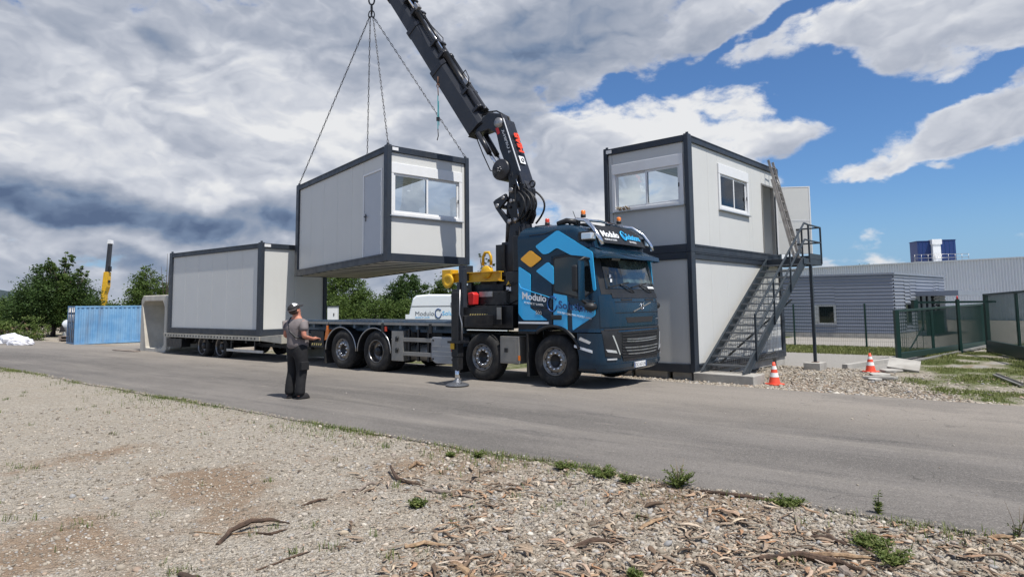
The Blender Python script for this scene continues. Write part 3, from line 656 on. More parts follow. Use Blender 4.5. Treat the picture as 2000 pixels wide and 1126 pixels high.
# lifting chains from the hook to the four corners
APEX = t2w(-7.33, 1.27, 10.62)
ch = empty('lifting_chains', APEX, 0, 'four-leg lifting chain running from the crane down to the corners of the hanging cabin', 'lifting chain')
M['chain'] = mat('chain_steel', (.08, .08, .085), .5, metal=.5, var=.4, vscale=20)
def link_mb(mb, p, q, w, r, flip, n=10):
    p = Vector(p); q = Vector(q); d = (q - p); Ln = d.length; d.normalize()
    a = d.cross(Vector((0, 1, 0)) if abs(d.y) < .8 else Vector((1, 0, 0))).normalized(); b = d.cross(a)
    s = a if flip else b; c = (p + q) / 2; pts = []
    for k in range(n):
        t = 2 * pi * k / n; pts.append(c + d * (Ln / 2) * cos(t) * (1 if abs(cos(t)) < .99 else 1) + s * w * sin(t))
    mb.tube(pts, r, 5, closed=True)
for i, (x, y) in enumerate(((.1, -.06), (ML * KH - .1, -.06), (.1, -MW * KH + .06), (ML * KH - .1, -MW * KH + .06))):
    e = (HM @ Vector((x, y, MH * KH + .06))) - APEX; st = Vector((.05 * (1 if i in (0, 2) else -1), .03 * (i - 1.5), -.28))
    mb = MB(); d = e - st; n = int(d.length / .125)
    for k in range(n):
        link_mb(mb, st + d * (k / n) - d.normalized() * .012, st + d * ((k + 1) / n) + d.normalized() * .012, .020, .0085, k % 2, 8)
    mb.build('chain_leg', M['chain'], ch, recalc=False)
    mb = MB(); mb.tube([e + Vector((0, 0, .02)), e + Vector((.03, 0, -.03)), e + Vector((0, .02, -.08)), e + Vector((-.03, 0, -.05))], .016, 6); mb.build('corner_hook', M['chain'], ch)
mb = MB(); link_mb(mb, (0, 0, .10), (0, 0, -.16), .075, .022, 0, 14); mb.build('master_link', M['chain'], ch)
mb = MB(); link_mb(mb, (.02, 0, -.1), (.05, 0, -.32), .05, .018, 1, 10); link_mb(mb, (-.02, 0, -.1), (-.06, 0, -.32), .05, .018, 1, 10); mb.build('sub_link', M['chain'], ch)
mb = MB(); link_mb(mb, (0, 0, .38), (0, 0, .08), .085, .026, 1, 14); mb.build('upper_link', M['chain'], ch)

# foundation blocks of the stack
for (x, y, l, w_, h, s) in ((.1, .15, .5, .5, .22, 'pale concrete footing block under the near left corner of the stacked cabins'), (5.35, .05, .72, .55, .36, 'concrete footing block under the far right corner of the stacked cabins'), (.1, 1.8, .5, .5, .22, 'concrete footing block under the left end of the stacked cabins, behind the truck')):
    p = b2w(x, y); mb = MB(); mb.box(0, 0, 0, l, w_, h); o = mb.build('footing_block', M['concrete'], None, Vector((p.x, p.y, .013 - h)), BY, bevel=.012); tag(o, s, 'concrete block', 'concrete blocks under the cabins')
mb = MB(); mb.box(.75, .10, -.22, 5.2, .28, -.004); mb.box(.12, .8, -.22, .3, 1.7, -.004); o = mb.build('plinth_strip', M['concrete'], None, BO, BY, bevel=.01); tag(o, 'low concrete plinth running under the long side of the stacked cabins', 'plinth')

# ---------------------------------------------------------------- stairs (frame of the stacked cabins)
stair = empty('steel_stairs', BO, BY, 'dark grey steel outside staircase with open treads climbing to the upper cabin door', 'stairs')
YI, YO = -.12, -1.12; ZP = .045 - BO.z
x0s, x1s, z1s = .08, 4.45, 2.86
def stringer(y, nm):
    q = MB(); h = .11
    q.prism([(x0s - .06, ZP + .008), (x0s + .32, ZP + .008), (x1s + .22, z1s - .16), (x1s + .22, z1s + .02), (x1s - .02, z1s + .02)], 'y', y - .006, y + .006)
    d = Vector((x1s - x0s, 0, z1s - ZP)).normalized()
    q.bar((x0s - .02, y, ZP + .035), (x1s + .02, y, z1s + .012), .055, .014); q.bar((x0s + .30, y, ZP + .02), (x1s + .2, y, z1s - .16), .055, .014)
    q.build(nm, M['stair_grey'], stair)
stringer(YI, 'stringer'); stringer(YO, 'stringer')
NT_ = 15
for i in range(NT_):
    t = (i + 1) / (NT_ + 1); x = x0s + .06 + (x1s - x0s) * t; z = ZP + (z1s - ZP) * t
    q = MB(); q.box(-.13, YI - .01, -.035, -.118, YO + .01, .0); q.box(.118, YI - .01, -.035, .13, YO + .01, 0)
    for k in range(7): q.box(-.118 + k * .034 + .008, YI - .01, -.026, -.118 + k * .034 + .020, YO + .01, -.002)
    for k in range(9):
        yy = YO + .06 + k * .11; q.box(-.118, yy, -.018, .118, yy + .008, -.003)
    q.build('tread', M['grating'], stair, loc=(x, 0, z))
# landing
LX0, LX1 = 4.45, 6.06
q = MB()
for y in (YI + .04, YO): q.box(LX0, y - .03, z1s - .17, LX1, y + .03, z1s - .005)
q.box(LX1 - .05, YI, z1s - .17, LX1, YO, z1s - .006); q.box(LX0, YI, z1s - .17, LX0 + .05, YO, z1s - .006); q.build('landing_frame', M['stair_grey'], stair, bevel=.004)
q = MB()
for k in range(34): q.box(LX0 + .06 + k * .0455, YI + .0, z1s - .028, LX0 + .072 + k * .0455, YO + .04, z1s + .002)
for k in range(9): q.box(LX0 + .06, YO + .06 + k * .11, z1s - .02, LX1 - .06, YO + .068 + k * .11, z1s + .001)
tag(q.build('landing_grating', M['grating'], stair), kind='stuff')
# railing: outer side and landing
def rail_pt(t, h): return (x0s + .15 + (x1s - x0s) * t, YO - .03, ZP + (z1s - ZP) * t + h)
for h, nm in ((.98, 'handrail'), (.52, 'mid_rail')):
    q = MB(); pts = [rail_pt(.13, h - .02), rail_pt(.30, h), rail_pt(1.0, h), (LX0 + .5, YO - .03, z1s + h * .98), (LX1 - .03, YO - .03, z1s + h * .98), (LX1 - .03, YI, z1s + h * .98)]
    for a, b in zip(pts[:-1], pts[1:]): q.bar(a, b, .042, .042)
    q.build(nm, M['stair_grey'], stair, bevel=.006)
for t in (.13, .42, .71):
    p = rail_pt(t, 0); q = MB(); q.box(p[0] - .022, p[1] - .02, p[2] - .12, p[0] + .022, p[1] + .02, p[2] + .98); q.build('baluster', M['stair_grey'], stair)
for x, y in ((LX0 + .50, YO - .03), (LX1 - .03, YO - .03), (LX1 - .03, (YI + YO) / 2), (LX1 - .03, YI - .02)):
    q = MB(); q.box(x - .022, y - .022, z1s - .12, x + .022, y + .022, z1s + .97); q.build('baluster', M['stair_grey'], stair)
q = MB(); q.box(LX0 + .5, YO - .035, z1s, LX1, YO - .028, z1s + .15); q.box(LX1 - .03, YO - .03, z1s, LX1 - .022, YI, z1s + .15); q.build('kick_plate', M['stair_grey'], stair)
pb = b2w(5.02, -1.14); gz = zt(pb.x, pb.y)
q = MB(); q.box(4.98, YO - .06, gz + .215 - BO.z, 5.055, YO + .015, z1s - .17); q.build('support_post', M['stair_grey'], stair)
q = MB(); q.box(4.93, YO - .11, gz + .205 - BO.z, 5.105, YO + .065, gz + .216 - BO.z); q.build('base_plate', M['rusty'], stair)
# wire mesh panel hung under the stairs against the lower cabin
q = MB(); mx0, mx1, mz0, mz1 = .75, 4.6, .02, 2.3
for k in range(36):
    x = .95 + k * .115; top = min(2.5, max(.1, (x - .3) * .62)); q.bar((x, -.15, .02), (x + .012 * (k % 3), -.15, top), .008)
for k in range(20):
    z = .08 + k * .125; xa = z / .62 + .45
    if xa < 4.7: q.bar((xa, -.155, z), (4.9, -.155, z + .012 * ((k * 7) % 3)), .008)
tag(q.build('wire_mesh', M['steel'], stair), kind='stuff')
# diagonal brace tube behind the treads
q = MB(); q.bar((.7, -.2, .12), (3.9, -.95, 1.7), .035); q.bar((.8, -.5, .02), (4.3, -.3, .25), .035); q.build('brace', M['black_steel'], stair)
# pads
p = b2w(-.08, .02); mb = MB(); mb.box(0, -1.42, -.24, .66, 0, .045); o = mb.build('stair_pad', M['concrete'], None, Vector((p.x, p.y, 0)), BY, bevel=.015); tag(o, 'pale concrete slab the foot of the steel stairs stands on', 'concrete slab')
mb = MB(); mb.box(-.33, -.22, -.1, .27, .22, .205); o = mb.build('post_block', M['concrete'], None, Vector((pb.x, pb.y, gz)), BY, bevel=.012); tag(o, 'grey concrete block under the landing support post', 'concrete block')

# ladder leaning on the upper cabin roof beam, foot on the landing
def ladder():
    P = Vector(b2w(5.02, -.78, z1s + .02)); Q = Vector(b2w(5.25, -.03, MH * 2 + .12))
    root = empty('ladder', P, 0, 'worn aluminium extension ladder leaning against the roof edge of the upper cabin', 'ladder')
    d = (Q - P); Ln = d.length; d.normalize(); a = Vector((cos(BY), sin(BY), 0)); a = (a - d * a.dot(d)).normalized(); nrm = a.cross(d)
    for sec, (w_, off, s0, s1) in enumerate(((.20, 0, 0, Ln * .80), (.165, .045, Ln * .16, Ln), )):
        for s in (-1, 1):
            q = MB(); q.bar(a * s * w_ + nrm * off + d * s0, a * s * w_ + nrm * off + d * s1, .028, .07, up=nrm); q.build('side_rail', M['ladder'], root)
        k = int((s1 - s0) / .28)
        for i in range(k):
            c = d * (s0 + .14 + i * .28) + nrm * off; q = MB(); q.tube([c - a * (w_ - .01), c + a * (w_ - .01)], .016, 6); q.build('rung', M['ladder'], root)
    q = MB(); q.tube([a * .1 + d * (Ln - .6) + nrm * .05, a * .02 + d * (Ln - .9) + nrm * .12, a * .06 + d * (Ln - .75)], .008, 5); q.build('rope', M['white_plastic'], root)
ladder()
# ---------------------------------------------------------------- crane truck (x forward from the near front wheel, y across, z up)
truck = empty('crane_truck', TO, TY, 'dark blue flatbed truck with light blue livery and a tall black loader crane', 'truck')
TW = 2.52
def wheel(root, x, y, kind, side=1, steer=0, r=.525, w=.33):
    """kind: 'out' rim of a steered axle (disc forward), 'in' deep dish of a drive axle"""
    wh = empty('wheel', (x, y, r), steer); wh.parent = root
    s = side                                   # outer face looks to -y when side = 1
    q = MB(); R = r; ri = .292
    q.lathe([(ri, .02), (ri + .02, .0), (R - .10, -.012), (R - .045, .012), (R - .012, .04), (R, .07), (R, w - .05), (R - .03, w), (ri, w), (ri, .02)], axis='y', n=48)
    if s < 0: q.v = [(a, -b, c) for a, b, c in q.v]
    q.build('tyre', M['rubber'], wh)
    q = MB()
    for k in range(44):                       # tread blocks
        t = 2 * pi * k / 44; c_, s_ = cos(t), sin(t)
        for yy in (.075, .18):
            Mx = Matrix.Rotation(-t, 4, 'Y'); q.box(R - .004, yy, -.026, R + .006, yy + .09, .026, M=Mx)
    if s < 0: q.v = [(a, -b, c) for a, b, c in q.v]
    tag(q.build('tread_block', M['rubber'], wh), kind='stuff')
    q = MB()
    if kind == 'out':
        q.lathe([(ri, .02), (ri + .004, .006), (ri - .014, .004), (ri - .022, .03), (ri - .035, .045), (.235, .05), (.222, .028), (.185, .022), (.135, .030), (.128, .05)], axis='y', n=40)
    else:
        q.lathe([(ri, .02), (ri + .004, .006), (ri - .014, .004), (ri - .022, .03), (.255, .09), (.25, .16), (.20, .19), (.13, .185), (.12, .17)], axis='y', n=40)
    if s < 0: q.v = [(a, -b, c) for a, b, c in q.v]
    q.build('rim', M['steel_rim'], wh)
    q = MB()
    dd = .022 if kind == 'out' else .188; rr = .165 if kind == 'out' else .165
    for k in range(10):
        t = 2 * pi * k / 10 + .2; q.lathe([(.001, dd - .030), (.014, dd - .028), (.017, dd - .004), (.024, dd), (.024, dd + .01)], c=(rr * cos(t), 0, rr * sin(t)), axis='y', n=8)
    if s < 0: q.v = [(a, -b, c) for a, b, c in q.v]
    tag(q.build('wheel_nuts', M['chrome'], wh), kind='stuff')
    q = MB()
    if kind == 'out': q.lathe([(.128, .05), (.115, .06), (.10, .10), (.001, .10)], axis='y', n=20)
    else: q.lathe([(.12, .17), (.115, .06), (.09, .035), (.001, .03)], axis='y', n=20)
    if s < 0: q.v = [(a, -b, c) for a, b, c in q.v]
    q.build('hub', M['black_steel'], wh)
    if kind == 'out':
        q = MB()
        for k in range(10):
            t = 2 * pi * k / 10 + .52; q.lathe([(.001, .042), (.02, .043), (.02, .05)], c=(.252 * cos(t), 0, .252 * sin(t)), axis='y', n=8)
        if s < 0: q.v = [(a, -b, c) for a, b, c in q.v]
        tag(q.build('hand_holes', M['dark_void'], wh), kind='stuff')
M['steel_rim'] = mat('rim_steel', (.26, .25, .24), .3, metal=.9, var=.25, vscale=14, dirt=.5, dcol=(.13, .11, .10), dscale=7)
XR1, XR2, XM = -6.9, -5.53, -1.94
for x, k in ((0, 'out'), (XM, 'out')):
    wheel(truck, x, 0.0, k); wheel(truck, x, TW, k, -1)
for x, k in ((XR1, 'out'), (XR2, 'in')):
    wheel(truck, x, 0.0, k); wheel(truck, x, TW, k, -1)
for x in (XR1, XR2):          # inner twin tyres
    for y in (.36, TW - .36 - .3):
        q = MB(); q.lathe([(.29, 0), (.48, -.01), (.52, .04), (.52, .27), (.48, .3), (.29, .3), (.29, 0)], axis='y', n=36, c=(x, y, .525)); q.build('inner_tyre', M['rubber'], truck)
for x in (0, XM, XR1, XR2):
    q = MB(); q.tube([(x, .3, .525), (x, TW - .3, .525)], .09, 10); q.sphere((x, TW / 2, .5), .24); q.build('axle', M['black_steel'], truck)
# frame rails
q = MB()
for y in (.83, 1.63):
    q.box(-9.0, y, .72, .9, y + .08, 1.02)
for x in np.arange(-8.8, .8, 1.1): q.box(x, .9, .78, x + .1, 1.65, .98)
q.box(-8.4, .25, .62, -7.75, .9, 1.02); q.box(-4.4, .45, .35, -3.6, .85, 1.0); q.box(-.6, .5, .5, .9, 2.0, 1.1); q.box(-5.0, 1.0, .4, -3.0, 1.6, .9)
q.box(-2.7, .5, .55, -1.3, 2.0, 1.0)
q.build('chassis', M['black_steel'], truck)

# --- cab
def sect(z, xr, xf, xc, ins, n=3.6, k=12):
    """closed outline, near side rear -> near side -> front -> far side rear"""
    pts = [(xr, ins)]
    for t in np.linspace(0, pi / 2, k): pts.append((xc + (xf - xc) * (sin(t) ** (2 / n)), ins + (TW / 2 - ins) * (1 - cos(t) ** (2 / n))))
    # straighten spacing: denser near the corner
    far = [(x, TW - y) for x, y in pts[::-1]]
    return [(x, y, z) for x, y in pts + far[1:]]
CAB = [(.32, 1.20, .80, .12), (.36, 1.27, .78, .04), (.46, 1.31, .76, .0), (.60, 1.32, .75, 0), (1.14, 1.32, .75, 0), (1.16, 1.30, .75, .012), (1.20, 1.30, .75, .012), (1.55, 1.29, .75, .012), (1.78, 1.27, .75, .012), (1.90, 1.23, .74, .016),
       (2.3, 1.14, .70, .03), (2.66, 1.03, .62, .03), (2.72, 1.00, .60, .03), (2.95, .93, .56, .02), (3.12, .84, .5, .015), (3.22, .66, .40, .05), (3.30, .42, .2, .14), (3.345, .2, -.1, .3)]
def cab_par(z):
    for a, b in zip(CAB[:-1], CAB[1:]):
        if a[0] <= z <= b[0]:
            t = (z - a[0]) / (b[0] - a[0]); return [a[i] + (b[i] - a[i]) * t for i in (1, 2, 3)]
    return list(CAB[-1][1:])
def loft(rings, cap=True):
    q = MB(); n = len(rings[0]); vs = [p for r_ in rings for p in r_]; fs = []
    for i in range(len(rings) - 1):
        for j in range(n): fs.append((i * n + j, i * n + (j + 1) % n, (i + 1) * n + (j + 1) % n, (i + 1) * n + j))
    if cap: fs += [tuple(range(n))[::-1], tuple(range((len(rings) - 1) * n, len(rings) * n))]
    q.add(vs, fs, True); return q
def rear_x(z): return -.92 if z < 3.0 else -.92 + .16 * ((z - 3.0) / .35) ** 2
def boolcut(o, cutter):
    md = o.modifiers.new('cut', 'BOOLEAN'); md.object = cutter; md.operation = 'DIFFERENCE'; md.solver = 'EXACT'
    bpy.context.view_layer.update()
    me = bpy.data.meshes.new_from_object(o.evaluated_get(bpy.context.evaluated_depsgraph_get()))
    o.modifiers.clear(); old = o.data; o.data = me; me.name = old.name; bpy.data.objects.remove(cutter)
def autosmooth(o, ang=32):
    md = o.modifiers.new('edges', 'EDGE_SPLIT'); md.split_angle = RAD(ang)
zs = [1.12, 1.165, 1.20, 1.4, 1.55, 1.78, 1.90, 2.1, 2.3, 2.5, 2.66, 2.8, 2.95, 3.05, 3.12, 3.18, 3.22, 3.26, 3.30, 3.33, 3.345]
body = loft([sect(z, rear_x(z), *cab_par(z)) for z in zs]).build('cab_body', M['truck_blue'], truck)
cut = MB(); cut.lathe([(.001, -.3), (.66, -.3), (.66, .75), (.001, .75)], c=(-.02, 0, .56), axis='y', n=48).lathe([(.001, 0), (.66, 0), (.66, 1), (.001, 1)], c=(-.02, TW - .75, .56), axis='y', n=48)
boolcut(body, cut.build('cutter', M['black_plastic'], truck)); autosmooth(body)
lower = loft([sect(z, .56, *cab_par(z)) for z in (.32, .36, .46, .6, .9, 1.10)]).build('bumper', M['truck_blue'], truck)
cut = MB(); cut.lathe([(.001, -.3), (.62, -.3), (.62, .75), (.001, .75)], c=(-.02, 0, .56), axis='y', n=48).lathe([(.001, 0), (.62, 0), (.62, 1), (.001, 1)], c=(-.02, TW - .75, .56), axis='y', n=48)
boolcut(lower, cut.build('cutter', M['black_plastic'], truck)); autosmooth(lower)
# cab surface patch: follows the outline between two arc fractions and two heights, standing a little proud
def cab_arc(z, off=0.0, m=160):
    xf, xc, ins = cab_par(z); P = sect(z, .56, xf, xc, ins, k=50); P = P[1:-1]
    d = [0]
    for a, b in zip(P[:-1], P[1:]): d.append(d[-1] + math.hypot(b[0] - a[0], b[1] - a[1]))
    return P, d
def on_front(y, z, off=0.0):
    """point on the front face at across-position y, pushed outward"""
    xf, xc, ins = cab_par(z); yy = min(max(y, ins + .002), TW - ins - .002); v = abs(yy - TW / 2) / (TW / 2 - ins); n = 3.6
    c_ = v ** (n / 2); t = math.acos(min(1, c_)); x = xc + (xf - xc) * sin(t) ** (2 / n)
    e = 1e-3; v2 = min(.9999, v + e); t2 = math.acos(min(1, v2 ** (n / 2))); x2 = xc + (xf - xc) * sin(t2) ** (2 / n)
    sl = (x2 - x) / (e * (TW / 2 - ins)); sgn = 1 if yy > TW / 2 else -1
    nrm = Vector((1, -sl * sgn, 0)).normalized()
    return Vector((x, yy, z)) + nrm * off
def patch(name, poly_fn, ny, nz, m_, off=.006, th=.02, parent=None, sm=True):
    """poly_fn(u, v) -> (y, z) for u, v in 0..1"""
    q = MB(); vs = []
    for o_ in (off, off - th):
        for j in range(nz + 1):
            for i in range(ny + 1):
                y, z = poly_fn(i / ny, j / nz); vs.append(on_front(y, z, o_))
    N = (ny + 1) * (nz + 1); fs = []
    for j in range(nz):
        for i in range(ny):
            a = j * (ny + 1) + i; fs.append((a, a + 1, a + ny + 2, a + ny + 1)); fs.append((N + a, N + a + ny + 1, N + a + ny + 2, N + a + 1))
    for i in range(ny):
        fs.append((i, N + i, N + i + 1, i + 1)); a = nz * (ny + 1) + i; fs.append((a, a + 1, N + a + 1, N + a))
    for j in range(nz):
        a = j * (ny + 1); fs.append((a, a + ny + 1, N + a + ny + 1, N + a)); a += ny; fs.append((a, N + a, N + a + ny + 1, a + ny + 1))
    q.add(vs, fs, sm); o = q.build(name, m_, parent or truck); autosmooth(o, 40); return o
def quadp(y0, y1, z0, z1, y0t=None, y1t=None):
    y0t = y0 if y0t is None else y0t; y1t = y1 if y1t is None else y1t
    return lambda u, v: (y0 + (y0t - y0) * v + u * ((y1 + (y1t - y1) * v) - (y0 + (y0t - y0) * v)), z0 + (z1 - z0) * v)
patch('windscreen_surround', quadp(.10, TW - .10, 1.86, 2.78, .10, TW - .10), 40, 8, M['black_plastic'], .004)
ws = patch('windscreen', quadp(.20, TW - .20, 1.97, 2.70, .24, TW - .24), 40, 8, M['dark_glass'], .012)
patch('windscreen_painted_sheen', quadp(.80, TW - .34, 2.10, 2.56, .80, TW - .36), 26, 6, mat('windscreen_sheen_colour', (.10, .15, .145), .05, spec=.9, var=.75, vscale=2.6, coat=.5), .0135, .005)  # brighter interior and sheen painted as a lighter patch on the opaque windscreen
patch('grille_panel', quadp(.06, TW - .06, 1.22, 1.84), 40, 4, M['truck_blue'], .012)
patch('scuttle', quadp(.30, TW - .12, 1.79, 1.885), 30, 2, M['black_plastic'], .018)
for y0 in (.55, 1.55):
    patch('scuttle_vent', quadp(y0, y0 + .42, 1.735, 1.765), 8, 1, M['dark_void'], .0165)
q_ = patch('panel_crease', quadp(.35, TW - .30, 1.70, 1.712), 30, 1, M['black_steel'], .017)
patch('panel_gap', quadp(.10, TW - .10, 1.155, 1.185), 30, 1, M['dark_void'], .0135)
patch('crease', quadp(.35, TW - .12, 1.485, 1.50), 30, 1, M['black_steel'], .0155)
patch('emblem_slot', quadp(.72, 1.80, 1.29, 1.40, .66, 1.86), 20, 2, M['dark_void'], .0165)
q = MB(); p0 = on_front(.98, 1.51, .02); p1 = on_front(1.78, 1.69, .02)
q.bar(p0, p1, .012, .02); q.build('diagonal_bar', M['alu_box'], truck)
pc = on_front(1.36, 1.605, .022); q = MB(); pts = [pc + Vector((0, .055 * cos(t), .055 * sin(t))) for t in np.linspace(0, 2 * pi, 16, endpoint=False)]
q.tube(pts, .012, 6, closed=True); q.bar(pc + Vector((.004, .035, .035)), pc + Vector((.004, .075, .085)), .014, .014); q.bar(pc + Vector((.004, .05, .085)), pc + Vector((.004, .078, .085)), .012, .012); q.build('round_emblem', M['chrome'], truck)
text('lettering', 'VOLVO', .035, M['chrome'], truck, on_front(1.285, 1.595, .034), (0, 1, 0), (0, 0, 1), .002)
text('model_lettering', 'FM', .055, M['chrome'], truck, on_front(2.12, 1.32, .02), (-.2, 1, 0), (0, 0, 1), .003)
# lower grille: dark opening with chrome bars
patch('grille_opening', lambda u, v: (.36 + .16 * (1 - v) ** 2 + u * (1.80 - .32 * (1 - v) ** 2), .56 + .56 * v), 34, 8, M['black_plastic'], .01)
for z in np.linspace(.62, 1.08, 9):
    patch('grille_slat', quadp(.48, 2.04, z, z + .018), 20, 1, M['dark_void'], .024, .018)
for (z, a, b) in ((.945, .62, 1.92), (.90, .62, 1.92), (.78, .56, 1.98), (.72, .60, 1.94), (.655, .66, 1.88)):
    patch('grille_bar', lambda u, v, z=z, a=a, b=b: (a + (b - a) * u, z + .020 * v + .018 * (2 * u - 1) ** 2), 22, 1, M['alu'], .034, .022)
patch('bumper_lip', quadp(.02, TW - .02, .42, .50), 36, 1, M['truck_blue'], .016)
# headlights (V shape) and fog lamps
for s, nm in ((0, 'n'), (1, 'f')):
    mir = (lambda y: y) if s == 0 else (lambda y: TW - y)
    hl = empty('headlight', (0, 0, 0)); hl.parent = truck
    patch('housing', lambda u, v: (mir(.10 + .34 * u - .04 * v), .66 + .50 * v - .05 * u * (1 - v)), 12, 6, M['black_plastic'], .011, .02, hl)
    patch('lens_stripe', lambda u, v: (mir(.22 + .17 * (1 - v) + .032 * u), .68 + .38 * v), 3, 6, M['lamp_glass'], .018, .01, hl)
    patch('low_beam', lambda u, v: (mir(.10 + .20 * u + .03 * (1 - v)), .74 + .055 * v - .03 * u), 8, 2, M['lamp_glass'], .019, .01, hl)
    patch('fog_lamp', lambda u, v: (mir(.12 + .20 * u), .585 + .03 * v), 8, 2, M['lamp_glass'], .018, .01)
# number plate
pp = on_front(.86, .40, .03); q = MB(); q.box(-.006, -.26, -.055, .006, .26, .055); pl = q.build('number_plate', M['white_plastic'], truck, loc=on_front(1.14, .45, .035), rz=.0)
text('plate_text', 'DC-167-LW', .095, M['dark_void'], pl, (.0065, -.215, -.034), (0, 1, 0), (0, 0, 1), .001, space=.92)
q = MB(); q.box(.0061, -.26, -.055, .0075, -.222, .055); q.box(.0061, .222, -.055, .0075, .26, .055); q.build('blue_band', M['navy_film'], pl)
# wipers
for (ya, yb) in ((.62, 1.25), (1.42, 2.05)):
    a = on_front(ya + .5, 1.90, .03); b = on_front(ya, 2.06, .035); q = MB(); q.tube([a, (a + b) / 2 + Vector((.02, 0, .02)), b], .012, 5); q.bar(on_front(ya - .35, 2.00, .03), on_front(ya + .35, 2.10, .03), .018, .025); q.build('wiper', M['black_plastic'], truck)
# things seen behind the windscreen: stickers, papers
q = MB()
for z in (2.19, 2.10): 
    c = on_front(.36, z, .0165); q.box(c.x - .003, c.y - .035, c.z, c.x + .003, c.y + .035, c.z + .065)
q.build('windscreen_sticker', M['white_film'], truck)
patch('papers', quadp(1.85, 2.25, 1.985, 2.03, 1.80, 2.15), 8, 1, M['white_film'], .0165, .003)
patch('cab_sticker', lambda u, v: (.62 + .32 * u - .12 * abs(v - .5) * 1.0, 2.55 + .12 * v), 10, 4, mat('grey_film', (.35, .37, .40), .4), .0165, .003)
# sun visor
vis = loft([[on_front(y, 2.80 - .07 * k, .02) + Vector((.30 * k / 2 if k else 0, 0, 0)) for y in np.linspace(.03, TW - .03, 30)] + [on_front(y, 2.80 - .07 * k - .09, .02) + Vector((.30 * k / 2 if k else 0, 0, -.0)) for y in np.linspace(TW - .03, .03, 30)] for k in (0, 1, 2)])
vo = vis.build('sun_visor', M['truck_blue'], truck); autosmooth(vo)
# roof front sign board between two bright tubes
SGN = [(2.90, .97), (3.30, .74)]
def sg_pt(y, t, off=0): 
    bow = .10 * (1 - ((y - TW / 2) / 1.1) ** 2); return Vector((SGN[0][1] + (SGN[1][1] - SGN[0][1]) * t + bow + off * .85, y, SGN[0][0] + (SGN[1][0] - SGN[0][0]) * t + off * .45))
q = MB(); n = 16; vs = []
for o_ in (0, -.16):
    for t in (0, 1):
        for i in range(n + 1):
            y = .30 + (TW - .60) * i / n; p = sg_pt(y, t * (1 - .25 * abs(2 * i / n - 1) ** 3)); vs.append((p.x + o_, p.y, p.z))
k = n + 1; fs = []
for i in range(n): fs += [(i, i + 1, k + i + 1, k + i), (2 * k + i, 3 * k + i, 3 * k + i + 1, 2 * k + i + 1), (i, 2 * k + i, 2 * k + i + 1, i + 1), (k + i, k + i + 1, 3 * k + i + 1, 3 * k + i)]
fs += [(0, k, 3 * k, 2 * k), (n, 2 * k + n, 3 * k + n, k + n)]
q.add(vs, fs, False); q.build('roof_sign', M['black_plastic'], truck)
for seg, col_, y0, s_, sz in (('MODULO', 'white_film', .42, 'Modulo', .21), ('Solutions', 'light_blue', 1.36, 'Solutions', .205)):
    a = sg_pt(y0 - .0, .33, .012); b = sg_pt(y0 + .75, .33, .012); up_ = (sg_pt(y0, 1) - sg_pt(y0, 0))
    text('sign_lettering', s_, sz, M[col_], truck, a, b - a, up_, .004, bold=.004, space=.95)
a = sg_pt(.44, .14, .012); b = sg_pt(1.0, .14, .012); text('sign_small_lettering', 'VENDRE & LOUER', .055, M['white_film'], truck, a, b - a, up_, .003)
a = sg_pt(1.40, .14, .012); b = sg_pt(2.1, .14, .012); text('sign_small_lettering', 'DES MODULES', .055, M['white_film'], truck, a, b - a, up_, .003)
c0 = sg_pt(1.245, .48, .016); q = MB(); upn = up_.normalized()
q.tube([c0 + Vector((0, .09 * cos(t), 0)) + upn * .11 * sin(t) for t in np.linspace(.5, 2 * pi - .2, 20)], .016, 5); q.bar(c0 + upn * .05 + Vector((0, -.03, 0)), c0 - upn * .09 + Vector((0, .02, 0)), .02, .02); q.build('sign_logo', M['light_blue'], truck)
for s in (0, 1):
    mir = (lambda y: y) if s == 0 else (lambda y: TW - y)
    q = MB(); q.tube([(1.09, mir(.16), 2.84), (1.04, mir(.15), 2.98), (.88, mir(.17), 3.20), (.66, mir(.26), 3.37), (.40, mir(.34), 3.42), (.2, mir(.34), 3.36)], .042, 10); q.build('roof_tube', M['chrome'], truck)
    q = MB(); q.box(.62, mir(-.0), 2.92, .93, mir(.20), 3.12); q.build('marker_housing', M['black_plastic'], truck, bevel=.03)
    q = MB(); q.box(.70, mir(-.006), 2.95, .935, mir(.19), 3.09); q.build('corner_lamp', M['lamp_glass'], truck, bevel=.02)
q = MB(); q.tube([(.40, .35, 3.42), (.42, TW / 2, 3.46), (.40, TW - .35, 3.42)], .03, 8); q.build('roof_bar', M['chrome'], truck)
# beacons
def beacon(x, y, z, m_):
    b = empty('beacon', (x, y, z)); b.parent = truck
    q = MB(); q.lathe([(.001, 0), (.055, 0), (.055, .06), (.001, .06)], n=14); q.build('base', M['black_plastic'], b)
    q = MB(); q.lathe([(.048, .06), (.05, .12), (.042, .145), (.001, .155)], n=14); q.build('lens', m_, b)
beacon(.42, .55, 3.48, M['amber']); beacon(.42, TW - .45, 3.48, M['amber']); beacon(-.55, .62, 3.40, M['amber_red']); beacon(-.0, .95, 3.39, M['amber'])
q = MB(); q.tube([(.30, .5, 3.38), (.23, .45, 3.62)], .007, 5); q.box(.25, .45, 3.33, .35, .55, 3.40); q.build('antenna', M['black_plastic'], truck)
q = MB(); q.box(-.75, .4, 3.33, -.35, 1.6, 3.385); q.box(.0, .8, 3.34, .3, 1.7, 3.40); q.build('roof_hatch', M['black_plastic'], truck, bevel=.02)
q = MB(); q.tube([(.4, .32, 3.36), (.2, .25, 3.4), (.0, .22, 3.34)], .06, 10); q.build('air_horn', M['black_plastic'], truck)
